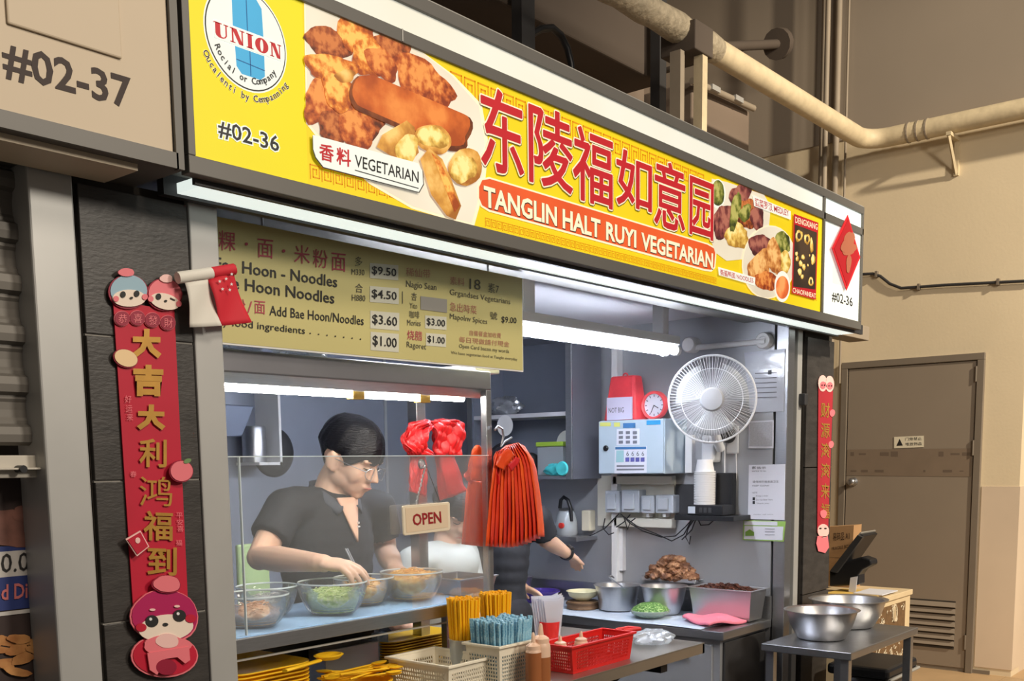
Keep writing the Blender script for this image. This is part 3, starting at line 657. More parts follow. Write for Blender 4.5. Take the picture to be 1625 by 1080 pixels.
for pts, tx in (([(352, 230), (585, 330), (585, 382), (360, 298)], '蔬菜罗汉 MEDLEY'), ([(140, 670), (368, 735), (365, 785), (145, 720)], '斋酱鸭面 NOODLES')):
    spr([c4(x, y) for x, y in pts], M_swhite, 'label', 19)
    b = [PS(*c4(x, y), L(20)) for x, y in pts]
    text(tx, b[3] + (b[1] - b[3]) * .04, b[2] + (b[0] - b[2]) * .04 + (b[1] - b[2]) * .2, b[0] + (b[2] - b[0]) * .04 - (b[0] - b[3]) * .15, M_sred, sg, bold=.005)
spr([c4(x, y) for x, y in [(605, 345), (755, 400), (740, 870), (592, 830)]], M_sred, 'menu_strip', 19)
spr([c4(x, y) for x, y in [(610, 410), (745, 460), (735, 808), (600, 790)]], F_choc, 'menu_strip_picture', 20)
for i, (x, y, rx, ry) in enumerate([(635, 480, 22, 35), (685, 500, 18, 34), (712, 540, 10, 45), (625, 620, 10, 16), (645, 650, 12, 18), (660, 610, 10, 16), (640, 700, 12, 22), (665, 670, 10, 20), (722, 625, 14, 30), (708, 760, 14, 30), (620, 590, 8, 14), (655, 730, 9, 14), (690, 660, 5, 8), (700, 600, 4, 8)]):
    el(x, y, rx, ry, 21, F_fill, 'menu_strip_print', 0, .15, 50 + i)
for i, (x, y, rx, ry) in enumerate([(635, 480, 11, 20), (685, 500, 8, 18), (708, 760, 6, 16)]): el(x, y, rx, ry, 22, F_choc, 'menu_strip_print', 0, 0, 70 + i)
b = [PS(*c4(x, y), L(21)) for x, y in [(612, 400), (748, 445), (612, 362), (596, 826), (738, 862), (596, 796)]]
text('DENGXIANG', b[0], b[1], b[2], M_screm, sg, bold=.01); text('CHAOFANEAT', b[3], b[4], b[5], M_screm, sg, bold=.01)
# -- number panel at the end
text('#02-36', PS(*c4(848, 880), L(2)), PS(*c4(975, 918), L(2)), PS(*c4(848, 815), L(2)), M_sblk, sg, bold=.012)
spr([c4(x, y) for x, y in [(852, 660), (978, 700), (978, 797), (852, 768)]], mat('backlit_grey_patch', S(196, 200, 198), .5, emit=.6), 'grey_patch', 1)
dia = thing('diamond_decoration', 'red paper diamond hung on the end of signboard', 'decoration', PS(*c4(925, 800)))
M_drd = mat('red_glossy_paper', S(206, 34, 44), .4, emit=.12, var=.08)
D4 = [c4(930, 352), c4(1006, 612), c4(922, 815), c4(833, 555)]
MB().prism([PS(x, y, .012) for x, y in D4], (0, .003, 0)).build('paper', M_drd, dia)
cn = [sum(p[i] for p in D4) / 4 for i in (0, 1)]
MB().prism([PS(cn[0] + (x - cn[0]) * .88, cn[1] + (y - cn[1]) * .88, .0135) for x, y in D4], (0, .001, 0)).build('inner_border', mat('deep_red_paper', S(176, 28, 36), .45, emit=.1), dia)
M_dgold = mat('muted_gold_foil', S(186, 112, 84), .4, metal=.2, emit=.1)
for i, (x, y, rx, ry) in enumerate([(935, 510, 30, 60), (930, 560, 46, 40), (930, 650, 14, 60), (905, 545, 22, 40)]):
    px_, py_ = c4(x, y); MB().prism([PS(a_, b_, .015 + .0004 * i) for a_, b_ in blob(px_, py_, rx * .2593, ry * .2593, .1, 80 + i, 18, .15)], (0, .0006, 0)).build('gold_print', M_dgold, dia)
# ------------------------------------------------------------------ hanging menu board
YM = 1.965
PM = planeY(YM)
mz1, mz0 = PM(600, 395).z, PM(600, 566).z
mx1 = PM(829, 515).x
M_menu = mat('dull_yellow_menu_print', S(198, 188, 128), .42, var=.05, scale=2)
M_mink = mat('black_menu_ink', S(30, 28, 28), .5)
M_mred = mat('magenta_menu_ink', S(176, 66, 84), .5)
M_mpnk = mat('faded_red_menu_ink', S(176, 120, 98), .5)
M_mgry = mat('grey_menu_ink', S(86, 82, 66), .5)
M_mbox = mat('pale_price_box', S(206, 204, 188), .45)
mn = thing('menu_board', 'hanging yellow menu board with noodle prices', 'menu board', ((1.35 + mx1) / 2, YM, mz0))
MB().box(1.336, mx1, YM, YM + .006, mz0, mz1).build('board', M_menu, mn)
MB().box(1.336, mx1 + .003, YM + .001, YM + .007, mz0 - .004, mz0).box(mx1, mx1 + .003, YM + .001, YM + .007, mz0, mz1).build('edge', M_white, mn)
cm = lambda x, y: (320 + .3323 * x, 330 + .3323 * y)
def mt(s, x0, y0, x1, y1, h, m, bold=.0, n=.0015):
    bl, br = cm(x0, y0), cm(x1, y1); return ptext(s, PM, bl, br, cm(x0, y0 - h), m, mn, n, bold=bold)
for ch, x0, yb, x1, h in (('粿', 80, 200, 160, 95), ('面', 265, 235, 340, 90), ('米', 440, 262, 515, 88), ('粉', 530, 282, 600, 88), ('面', 618, 298, 686, 86)):
    mt(ch, x0, yb, x1, yb + (x1 - x0) * .1, h, M_mred)
for x, y in ((212, 172), (390, 205)): sheet([cm(x + 8 * math.cos(t), y + 8 * math.sin(t)) for t in [k * .785 for k in range(8)]], PM, M_mred, mn, 'dot', .0015)
mt('Fee Hoon - Noodles', 62, 292, 646, 380, 60, M_mink, .012); mt('ake Hoon Noodles', 70, 375, 632, 458, 60, M_mink, .012)
mt('米', 90, 492, 140, 498, 64, M_mred); mt('粉', 152, 494, 208, 500, 66, M_mred); mt('/', 216, 500, 240, 502, 56, M_mred); mt('面', 250, 503, 302, 508, 62, M_mred)
mt('Add Bae Hoon/Noodles', 322, 512, 772, 560, 48, M_mink, .006); mt('y food ingredients', 100, 570, 492, 612, 46, M_mink, .004)
for i in range(7): sheet([cm(517 + 40 * i + 3 * a, 598 + 4.6 * i + 3 * b) for a, b in ((-1, -1), (1, -1), (1, 1), (-1, 1))], PM, M_mink, mn, 'dot', .0015)
for (x0, y0, x1, h), s in zip([(802, 262, 938, 72), (802, 372, 940, 76), (804, 490, 942, 84), (806, 590, 940, 88), (1066, 512, 1168, 62), (1070, 596, 1166, 60)], ('$9.50', '$4.50', '$3.60', '$1.00', '$3.00', '$1.00')):
    d = (x1 - x0) * .08
    sheet([cm(x0, y0), cm(x1, y0 + d), cm(x1, y0 + d + h), cm(x0, y0 + h)], PM, M_mbox, mn, 'price_box', .001)
    w_ = x1 - x0; mt(s, x0 + w_ * .06, y0 + h * .8, x1 - w_ * .08, y0 + d + h * .84, h * .62, M_mink, .01, .0025)
mt('多', 730, 276, 766, 280, 46, M_mgry); mt('M330', 714, 318, 776, 322, 28, M_mgry); mt('合', 732, 402, 768, 406, 44, M_mgry); mt('H880', 716, 442, 780, 446, 30, M_mgry)
sheet([cm(956, 398), cm(959, 398), cm(959, 456), cm(956, 456)], PM, M_mgry, mn, 'divider', .0015)
mt('稀仙带', 975, 325, 1090, 335, 42, M_mpnk); mt('Nagio Sean', 975, 385, 1120, 402, 40, M_mgry, .004); mt('杏', 1000, 440, 1026, 443, 38, M_mgry); mt('Yito', 992, 478, 1028, 481, 26, M_mgry)
sheet([cm(1044, 420), cm(1170, 436), cm(1170, 500), cm(1044, 484)], PM, mat('grey_cover_patch', S(150, 146, 140), .5), mn, 'cover_patch', .0015)
mt('咖啡', 990, 525, 1038, 529, 36, M_mgry); mt('Mories', 980, 560, 1044, 564, 28, M_mgry); mt('烧腊', 980, 628, 1052, 634, 46, M_mred); mt('Ragoret', 978, 672, 1070, 684, 36, M_mgry)
mt('素料', 1184, 364, 1254, 372, 38, M_mpnk); mt('18', 1278, 386, 1330, 392, 50, M_mgry); mt('素7', 1366, 402, 1418, 410, 46, M_mgry); mt('Grgandses Vegetarians', 1184, 422, 1472, 468, 36, M_mgry)
mt('急出時菜', 1184, 490, 1312, 508, 42, M_mpnk); mt('Mapolnv Spices', 1184, 536, 1362, 562, 34, M_mgry); mt('號', 1376, 530, 1410, 534, 36, M_mgry); mt('$9.00', 1430, 550, 1502, 556, 34, M_mink, .004)
mt('自備餐盒加收費', 1278, 608, 1428, 622, 26, M_mpnk); mt('每日現做請付現金', 1228, 640, 1468, 664, 28, M_mpnk); mt('Open Card bacon my words', 1228, 672, 1466, 698, 24, M_mgry); mt('We have vegetarian food at Tanglin everyday', 1190, 700, 1506, 732, 18, M_mgry)
for xx in (1.5, mx1 - .15): MB().tube([(xx, YM + .003, mz1), (xx, YM + .003, 2.04)], .003, 6).build('hanging_wire', M_steel, mn)

# ------------------------------------------------------------------ red festive banners
M_brd = mat('red_felt_banner', S(196, 22, 56), .55, col2=S(182, 16, 46), scale=5)
M_brd2 = mat('deep_red_card', S(150, 22, 54), .5, var=.06)
M_bgold = mat('gold_foil_lettering', S(186, 140, 62), .42, metal=.35, var=.12, scale=30)
M_bpink = mat('pink_card', S(232, 120, 130), .5, var=.03); M_bpale = mat('pale_pink_card', S(240, 196, 190), .5); M_bskin = mat('cream_card', S(240, 222, 206), .5)
M_bblue = mat('pale_blue_card', S(150, 182, 200), .5); M_bgrn = mat('green_card', S(110, 140, 90), .5); M_bye = mat('pale_yellow_card', S(238, 206, 158), .5)
YT = YP - .002
bn = thing('festive_banner', 'long red banner with gold Chinese characters on the slate pillar', 'banner', pY(245, 900, YT))
PB = planeY(YT)
def card(pts, m, nm, l, th=.003, root=None): return MB().prism([PB(x, y, l) for x, y in pts], (0, th, 0)).build(nm, m, root or bn)
card([(178, 478), (275, 492), (298, 985), (212, 1000)], M_brd, 'strip', .004, .003)
ca = lambda x, y: (160 + .2592 * x, 400 + .2592 * y)
cb_ = lambda x, y: (160 + .389 * x, 660 + .389 * y)
def ball(cx_, cy_, rx, ry, m, nm, l, f=ca, rot=0, irr=0, seed=1, root=None, th=.003):
    pts = blob(0, 0, rx, ry, rot, seed, 26, irr); return card([f(cx_ + a, cy_ + b) for a, b in pts], m, nm, l, th, root)
ball(155, 245, 122, 106, M_brd2, 'face_border', .008); ball(155, 240, 112, 97, M_bblue, 'face_hood', .010); ball(155, 285, 102, 52, M_bskin, 'face', .0115, th=.002)
ball(135, 128, 48, 26, M_bpink, 'topknot', .013, irr=.05)
ball(375, 262, 110, 100, M_brd2, 'face_border', .009, rot=.2); ball(375, 258, 101, 92, M_bpink, 'face_hood', .011, rot=.2); ball(372, 305, 92, 48, M_bskin, 'face', .0125, rot=.25, th=.002)
ball(378, 166, 38, 26, M_bpale, 'topknot', .014, irr=.08)
for x, y, l in ((114, 263, .014), (198, 258, .014), (330, 276, .0145)): ball(x, y, 16, 19, M_ink, 'eye', l, th=.001)
for x, y in ((72, 290), (248, 278), (456, 320), (284, 290)): ball(x, y, 17, 18, M_bpink, 'cheek', .0135, th=.001)
card([ca(x, y) for x, y in [(403, 282), (432, 296), (430, 302), (402, 290)]], M_ink, 'wink', .0145, .001)
for x, y in ((165, 284), (374, 303)): ball(x, y, 9, 7, M_ink, 'nose', .0145, th=.001)
for i, (x, y) in enumerate([(117, 408), (210, 405), (302, 417), (396, 434)]):
    ball(x, y, 49, 47, M_bpink, 'seal_rim', .008); ball(x, y, 46, 44, M_brd2, 'seal', .0095)
    text('恭喜發財'[i], PB(*ca(x - 27, y + 28), .0105), PB(*ca(x + 27, y + 31), .0105), PB(*ca(x - 27, y - 28), .0105), M_bpink, bn, name='seal_character')
ball(137, 652, 78, 55, M_brd2, 'ingot_border', .009, rot=.35); ball(137, 650, 72, 50, M_bye, 'ingot', .011, rot=.35)
for ch, c, f in (('大', (265, 560, 92, 92), ca), ('吉', (276, 785, 92, 98), ca), ('大', (293, 1010, 88, 80), ca)):
    x, y, a, b = c; text(ch, PB(*f(x - a, y + b * .98), .009), PB(*f(x + a, y + b), .009), PB(*f(x - a, y - b), .009), M_bgold, bn, name='gold_character', bold=.06)
for ch, (x, y, a, b) in (('利', (203, 150, 56, 60)), ('鸿', (215, 305, 66, 62)), ('福', (224, 446, 60, 62)), ('到', (240, 590, 60, 60))):
    text(ch, PB(*cb_(x - a, y + b * .96), .009), PB(*cb_(x + a, y + b), .009), PB(*cb_(x - a, y - b), .009), M_bgold, bn, name='gold_character', bold=.018 if ch != '鸿' else .0)
for x, y, s in ((155, 900, '好'), (160, 960, '运'), (165, 1010, '来')): text(s, PB(*ca(x - 20, y + 22), .008), PB(*ca(x + 20, y + 22), .008), PB(*ca(x - 20, y - 22), .008), M_bpink, bn, name='small_character')
for x, y, s in ((312, 405, '平'), (314, 432, '安'), (316, 458, '喜'), (310, 515, '福'), (124, 236, '春')): text(s, PB(*cb_(x - 13, y + 12), .008), PB(*cb_(x + 13, y + 12), .008), PB(*cb_(x - 13, y - 12), .008), M_bpink, bn, name='small_character')
ball(308, 225, 49, 45, M_brd2, 'mandarin_border', .018, cb_); ball(308, 224, 45, 41, M_bpink, 'mandarin_orange', .020, cb_); ball(330, 183, 16, 9, M_bgrn, 'leaf', .0215, cb_, rot=-.4)
card([cb_(x, y) for x, y in [(82, 500), (142, 465), (178, 530), (128, 570)]], M_bpale, 'envelope_border', .018); card([cb_(x, y) for x, y in [(88, 503), (140, 472), (171, 529), (128, 562)]], M_brd, 'envelope', .020); ball(128, 505, 10, 12, M_bpale, 'envelope_print', .0212, cb_, th=.001)
# figure at the foot of the banner
ball(248, 975, 137, 88, M_bpink, 'figure_border', .011, cb_); ball(248, 973, 130, 82, M_brd, 'figure_body', .013, cb_)
ball(245, 815, 138, 112, M_bpink, 'head_border', .014, cb_, irr=.03); ball(245, 812, 132, 106, mat('plum_card', S(176, 24, 88), .5), 'head_hood', .016, cb_, irr=.03)
ball(247, 860, 112, 54, M_bskin, 'face', .0175, cb_, rot=-.1); ball(250, 930, 92, 42, M_bpink, 'mitten', .0185, cb_, irr=.1, seed=4); ball(250, 912, 46, 30, M_bpale, 'bun', .0195, cb_, irr=.05)
card([cb_(x, y) for x, y in [(168, 962), (338, 935), (342, 990), (322, 1004), (290, 978), (240, 985), (208, 1050), (178, 1030)]], M_bpink, 'bowl', .0205); ball(245, 1018, 42, 32, M_brd2, 'bowl_print', .021, cb_)
for x, y in ((188, 832), (300, 810)): ball(x, y, 26, 24, M_ink, 'eye', .0195, cb_, th=.001); ball(x - 7, y - 8, 6, 6, M_white, 'eye_glint', .0205, cb_, th=.0008)
for x, y in ((144, 858), (346, 822)): ball(x, y, 22, 17, M_brd, 'cheek', .0192, cb_, th=.001)
ball(243, 846, 11, 7, M_ink, 'mouth', .0195, cb_, th=.001)
for x, y in ((190, 786), (290, 772)): ball(x, y, 12, 5, M_bpale, 'eyebrow', .0195, cb_, th=.001)
ball(246, 683, 58, 38, M_brd2, 'peach_border', .020, cb_, irr=.06); ball(246, 681, 53, 34, M_bpink, 'peach', .022, cb_, irr=.06)
# smaller banner on the right pillar
b2 = thing('festive_banner', 'narrow red banner on the dark right pillar', 'banner', pY(1305, 850, YT))
def rcard(pts, m, nm, l): return MB().prism([PB(x, y, l) for x, y in pts], (0, .002, 0)).build(nm, m, b2)
rcard([(1298, 612), (1321, 620), (1313, 845), (1296, 845)], mat('faded_red_banner', S(172, 44, 56), .55, var=.05), 'strip', .003)
for x, y in ((1304, 608), (1315, 609)):
    rcard(blob(x, y, 7, 13, 0, 3, 18, 0), M_bpale, 'head', .005); rcard(blob(x, y + 3, 4.5, 6, 0, 3, 14, 0), M_bpink, 'face', .0065)
    for d in (-2, 2): rcard(blob(x + d, y + 3, .9, 1.2, 0, 3, 8, 0), M_ink, 'eye', .0085)
for x, y in ((1319, 655), (1317, 705)): rcard(blob(x, y, 4, 6, .2, 3, 14, .05), M_bpink, 'trinket', .006)
for i, ch in enumerate('财源滚滚来福'):
    y = 640 + i * 32; text(ch, PB(1301, y + 22, .0045), PB(1315, y + 23, .0045), PB(1301.5, y - 2, .0045), M_bgold, b2, name='gold_character', bold=.01)
rcard(blob(1305, 842, 9, 11, 0, 3, 18, 0), M_bpale, 'head', .005); rcard([(1296, 850), (1312, 850), (1314, 868), (1308, 877), (1297, 874), (1294, 862)], M_bpink, 'body', .005); rcard(blob(1305, 815, 5, 7, 0, 3, 14, .1), M_bpink, 'trinket', .006)
for d in (-4, 4): rcard(blob(1304 + d, 838, 1.2, 2, .4 * d, 3, 8, 0), M_ink, 'eye', .0065)

# ------------------------------------------------------------------ small red and white flag on the post
fg = thing('small_flag', 'red and white flag with white stars on the post', 'flag', pY(320, 515, YP - .03))
cf = lambda x, y: (160 + .2592 * x, 400 + .2592 * y)
M_fw = mat('white_flag_fabric', S(226, 222, 212), .7); M_fr = mat('red_flag_fabric', S(206, 36, 52), .7, var=.05)
def cloth(c00, c10, c01, c11, m, nm, nu=9, nv=11, amp=.006):
    a, b, c, d = [PB(*cf(*q), .035) for q in (c00, c10, c01, c11)]
    def fn(u, v):
        p = a * (1 - u) * (1 - v) + b * u * (1 - v) + c * (1 - u) * v + d * u * v
        return p + Vector((0, -amp * math.sin(u * 3 + v * 4) - .006 * v, 0))
    MB().grid(fn, nu, nv).build(nm, m, fg, smooth=60, thick=.0012)
cloth((455, 200), (594, 180), (482, 470), (664, 462), M_fw, 'white_half'); cloth((594, 180), (750, 135), (664, 462), (848, 442), M_fr, 'red_half')
a, b, c = PB(*cf(418, 168), .03), PB(*cf(618, 140), .034), PB(*cf(752, 118), .036)
MB().tube([a, b], .012, 10).build('rolled_hem', M_fw, fg, smooth=50); MB().tube([b, c], .012, 10).build('rolled_hem', M_fr, fg, smooth=50)
for x, y in ((718, 152), (684, 180), (645, 196), (717, 213), (662, 242), (706, 247)):
    pts = [(x + (11 if i % 2 == 0 else 4.5) * math.sin(i * math.pi / 5), y - (11 if i % 2 == 0 else 4.5) * math.cos(i * math.pi / 5)) for i in range(10)]
    MB().face([PB(*cf(*q), .0485) for q in pts]).build('star', M_white, fg)
MB().tube([PB(*cf(430, 168), .03), PB(*cf(560, 200), .002)], .003, 6).build('flag_stick', M_white, fg)
# ------------------------------------------------------------------ glass
def glassmat(name, tint, haze, gloss, hcol=(.8, .85, .9, 1)):
    m = bpy.data.materials.new(name); m.use_nodes = True; nt = m.node_tree; nt.nodes.clear()
    out = nt.nodes.new('ShaderNodeOutputMaterial'); tr = nt.nodes.new('ShaderNodeBsdfTransparent'); gl = nt.nodes.new('ShaderNodeBsdfGlossy'); df = nt.nodes.new('ShaderNodeBsdfDiffuse')
    lw = nt.nodes.new('ShaderNodeFresnel'); lw.inputs['IOR'].default_value = 1.45
    mu = nt.nodes.new('ShaderNodeMath'); mu.operation = 'MULTIPLY'; mu.inputs[1].default_value = gloss
    tr.inputs[0].default_value = tint; gl.inputs[0].default_value = (1, 1, 1, 1); gl.inputs['Roughness'].default_value = .05; df.inputs[0].default_value = hcol
    a = nt.nodes.new('ShaderNodeMixShader'); a.inputs[0].default_value = haze; b = nt.nodes.new('ShaderNodeMixShader')
    nt.links.new(tr.outputs[0], a.inputs[1]); nt.links.new(df.outputs[0], a.inputs[2]); nt.links.new(lw.outputs[0], mu.inputs[0]); nt.links.new(mu.outputs[0], b.inputs[0])
    nt.links.new(a.outputs[0], b.inputs[1]); nt.links.new(gl.outputs[0], b.inputs[2]); nt.links.new(b.outputs[0], out.inputs[0]); MATS[name] = m; return m
M_glass = glassmat('clear_pane_glass', (.97, .98, .98, 1), .065, .35)
M_bowlglass = glassmat('clear_bowl_glass', (.97, .98, .98, 1), .035, .7)
M_film = glassmat('clear_plastic_film', (.92, .94, .96, 1), .28, .45)
M_film.node_tree.nodes['Glossy BSDF'].inputs['Roughness'].default_value = .22
M_tub = glassmat('cloudy_plastic', (.8, .86, .88, 1), .35, .6)
M_edge = mat('bright_glass_edge', S(214, 226, 230), .25, spec=.8)
M_hood = mat('blue_grey_hood_steel', S(128, 128, 134), .4, metal=.55, var=.05)

# ------------------------------------------------------------------ glass display cabinet
YD, YD2 = 1.99, 2.30
PD = planeY(YD)
zsh = PD(550, 984).z; zpn = PD(560, 724).z; zhb = PD(560, 617).z
xdl, xdr = 1.372, PD(777, 700).x
dc = thing('display_cabinet', 'stainless steel food display cabinet with glass front on the counter', 'cabinet', ((xdl + xdr) / 2, YD, .87))
xh = PD(784, 620).x
MB().box(1.345, xh, YD + .01, YD2 + .05, zhb + .022, zhb + .075).build('hood', M_hood, dc, bev=.004)
MB().add([(1.345, YD + .01, zhb + .026), (xh, YD + .01, zhb + .026), (xh, YD + .035, zhb), (1.345, YD + .035, zhb), (1.345, YD + .06, zhb + .026), (xh, YD + .06, zhb + .026), (1.345, YD + .06, zhb), (xh, YD + .06, zhb)],
         [(0, 1, 2, 3), (3, 2, 7, 6), (6, 7, 5, 4), (0, 3, 6, 4), (1, 5, 7, 2)]).build('hood_lip', M_steel, dc)
MB().tube([(xdl + .02, YD + .085, zhb - .004), (PD(700, 640).x, YD + .085, zhb - .004)], .011, 10).build('display_tube', M_led, dc, smooth=50)
MB().box(xdl + .01, xdr - .01, YD + .07, YD + .1, zhb + .008, zhb + .024).build('tube_holder', M_white, dc)
for xx in (600, 705): q = PD(xx, 635); MB().box(q.x - .02, q.x + .02, YD + .072, YD + .098, zhb - .018, zhb + .01).build('tube_clip', mat('ochre_clip', S(190, 150, 60), .5), dc)
x_ = PD(700, 640).x; MB().tube([(x_ + .03, YD + .085, zhb - .002), (xdr - .02, YD + .085, zhb - .002)], .008, 10).build('display_tube', M_led, dc, smooth=50)
post = lambda x, y, w_, z0, z1, m=M_steel: MB().box(x - w_, x + w_, y - w_, y + w_, z0, z1).build('post', m, dc, bev=.002)
post(xdl + .008, YD + .012, .012, .865, zhb + .02); post(xdr, YD + .012, .0115, zsh - .09, zhb + .02); post(xdl + .03, YD + .05, .008, .865, zhb, M_dark)
xb2 = pY(681, 760, YD2).x; post(xb2 - .05, YD2, .02, .865, zhb + .02); post(xdl + .008, YD2, .012, .865, zhb + .02)
post(xdr - .04, YD2 - .16, .012, .865, zsh)
MB().box(xdl + .02, xdr - .006, YD - .001, YD + .004, zsh + .003, zpn).build('glass_pane', M_glass, dc)
MB().box(xdl + .02, xdr - .006, YD - .0015, YD + .0045, zpn, zpn + .0022).build('pane_edge', M_edge, dc)
q = PD(383, 800).x; MB().box(q - .002, q + .0005, YD - .002, YD + .005, zsh + .003, zpn).build('pane_edge', M_edge, dc)
MB().box(xb2 - .03, xdr + .01, YD2 - .003, YD2 + .002, zsh, zhb).build('glass_pane', M_glass, dc)
MB().box(xdl, xdr + .005, YD, YD2, zsh - .02, zsh - .004).box(xdl, xdr + .005, YD - .004, YD + .01, zsh - .036, zsh - .002).build('shelf', M_steel, dc, bev=.0015)
MB().box(xdl, xdr - .06, YD + .012, YD + .02, zsh - .058, zsh - .054).build('shelf_rail', M_frame_edge, dc)
sc_ = MB(); M_bluecloth = mat('pale_blue_shelf_cloth', S(150, 186, 224), .8, var=.08, scale=7, bump=.2, bscale=30)
sc_.grid(lambda u, v: (xdl + .015 + u * (xdr - .03 - xdl), YD + .006 + v * .37, zsh - .002 + .003 * math.sin(u * 23) * math.sin(v * 9)), 40, 14)
tag(sc_.build('shelf_cloth', M_bluecloth, smooth=60, thick=.003), 'pale blue cloth lining the display shelf', 'cloth')

# ------------------------------------------------------------------ glass bowls of food
def foodmat(name, a, b, c, scale=60): return mat(name, a, .55, scale=scale, detail=5, ramp=[(.3, a), (.5, b), (.72, c)], bump=.4, bscale=scale)
def bowl_at(px, py_base, wpx, hpx, label, foodm=None, fill=.5, shreds=0, group=None, seed=0, Yc=None, foodname='food', heap=.25, solid=False):
    """clear bowl whose base centre is seen at (px, py_base) on the cloth"""
    c = pZ(px, py_base, zsh + .002)
    dist = (c - C_O).dot(C_F); r = wpx / 2 * dist / FPX; h = hpx * dist / FPX
    t = thing('glass_bowl', label, 'bowl', c, group)
    pr = [(0, .004), (r * .55, .004), (r * .72, h * .2), (r * .86, h * .5), (r * .94, h * .78), (r * .955, h * .8), (r * .975, h), (r, h), (r * .985, h * .78), (r * .9, h * .48), (r * .76, h * .16), (r * .6, 0), (0, 0)]
    MB().lathe(pr, 40, c).build('bowl', M_bowlglass, t, smooth=40)
    MB().lathe([(r * .975, h - .002), (r * 1.0, h - .002), (r * 1.003, h), (r * .99, h + .002), (r * .975, h)], 40, c, ring=True).build('rim', M_edge, t, smooth=60)
    if foodm:
        rg = random.Random(seed)
        zf = h * fill
        def rad(z): return r * (.57 + .38 * min(1, z / h) ** .6) - .004
        mb = MB()
        def fn(u, v):
            th = 2 * math.pi * u
            if v < .5:
                z = .006 + (zf - .006) * v * 2; rr_ = rad(z) * .985
            else:
                k = (v - .5) * 2; rr_ = rad(zf) * .985 * (1 - k); z = zf + heap * h * (1 - (1 - k) ** 2) + .006 * math.sin(9 * th + 11 * k) * (1 - k)
            return (c.x + rr_ * math.cos(th), c.y + rr_ * math.sin(th), c.z + z)
        f = mb.grid(fn, 36, 14, cu=True).build(foodname, foodm, t, smooth=70)
        f['kind'] = 'stuff'
        if shreds:
            k = MB()
            for i in range(shreds):
                a = rg.uniform(0, 6.28); rq = rad(zf) * rg.uniform(0, .96) ** .6; z = zf + heap * h * (1 - (rq / rad(zf)) ** 2) + rg.uniform(0, .008)
                p = Vector((c.x + rq * math.cos(a), c.y + rq * math.sin(a), c.z + z)); b = rg.uniform(0, 6.28); l = rg.uniform(.008, .018)
                d = Vector((math.cos(b) * l, math.sin(b) * l, rg.uniform(-.004, .006)))
                k.tube([p - d, p + Vector((0, 0, .003)), p + d], .0013, 4)
            sh_ = k.build('shreds', foodm, t); sh_['kind'] = 'stuff'
    return t
F_cab = foodmat('shredded_green_cabbage', S(160, 192, 92), S(208, 226, 146), S(240, 246, 204), 90)
F_car = foodmat('pale_orange_shreds', S(206, 150, 110), S(226, 178, 140), S(240, 208, 178), 70)
F_noodle = foodmat('golden_fried_noodles', S(214, 150, 54), S(242, 190, 98), S(252, 222, 150), 60)
F_tofu = foodmat('grey_white_sprouts', S(170, 168, 176), S(206, 204, 206), S(228, 226, 220), 60)
bowl_at(404, 992, 112, 50, 'clear glass bowl of pale orange shreds nearest the left post', F_car, .4, 60, seed=1)
bowl_at(425, 975, 96, 46, 'clear glass bowl of pale sprouts behind the orange shreds', F_tofu, .42, 40, seed=2)
bowl_at(529, 972, 110, 50, 'large clear glass bowl of shredded green cabbage', F_cab, .55, 140, seed=3, heap=.2)
bowl_at(578, 957, 96, 42, 'clear glass bowl half hidden behind the cabbage bowl', F_noodle, .6, 60, seed=4)
bowl_at(654, 950, 100, 44, 'clear glass bowl of golden fried noodles right of cabbage', F_noodle, .75, 120, seed=5)
# shallow pan at the right end of the shelf
c = pZ(728, 938, zsh + .002)
pn_ = thing('steel_pan', 'rectangular steel food pan at right end of display shelf', 'pan', c)
MB().lathe([(.0, 0), (.105, 0), (.118, .045), (.126, .047), (.126, .05), (.114, .05), (.1, .004), (0, .004)], 4, (c.x - .0, c.y, c.z), Matrix.Rotation(math.pi / 4, 3, 'Z')).build('pan', M_steel, pn_, bev=.003)
MB().lathe([(0, .02), (.1, .02), (.098, .03), (0, .034)], 4, c, Matrix.Rotation(math.pi / 4, 3, 'Z')).build('curry', mat('yellow_curry', S(206, 150, 40), .4, var=.15, scale=30), pn_)

# ------------------------------------------------------------------ OPEN sign with chain
op = thing('open_sign', 'small cream sign reading OPEN hung on the display glass', 'sign', PD(677, 845))
YO = YD - .022; PO = planeY(YO)
M_opc = mat('cream_plastic_sign', S(228, 214, 190), .4, var=.02); M_opr = mat('dark_red_letters', S(150, 30, 36), .5)
MB().prism([PO(x, y) for x, y in [(639, 804), (641, 802), (712, 796), (714, 798), (715, 838), (713, 841), (643, 849.5), (641, 847)]], (0, .006, 0)).build('plate', M_opc, op, bev=.0015)
MB().prism([PO(x, y, .001) for x, y in [(643, 806), (710, 800), (711, 836), (645, 845)]], (0, .001, 0)).build('face', mat('warm_cream_face', S(222, 200, 172), .4), op)
ptext('OPEN', PO, (655, 834), (700, 829), (653.5, 815), M_opr, op, .0022, bold=.02)
for a, b in (((677, 738), (662, 800)), ((678, 738), (700, 797))):
    p0, p1 = PO(*a, -.004), PO(*b, -.004); n = 9
    MB().tube([p0, p1], .0012, 5).build('chain', M_steel, op)
    if b[0] < 680:
        for i in range(n):
            p = p0.lerp(p1, (i + .5) / n); MB().tube([p + Vector((math.cos(t) * .003, 0, math.sin(t) * .005)) for t in [k * .785 for k in range(8)]], .001, 5, closed=True).build('chain_link', M_steel, op)
p = PO(677, 736); MB().tube([p + Vector((.011 * math.cos(t), .018, .011 * math.sin(t))) for t in [k * .449 for k in range(14)]], .0022, 6, closed=True).build('ring', M_steel, op, smooth=60)
MB().lathe([(.014, 0), (.01, .004), (.004, .008), (0, .009)], 16, p + Vector((0, .02, 0)), Matrix(((1, 0, 0), (0, 0, -1), (0, 1, 0)))).build('suction_cup', M_film, op, smooth=50)

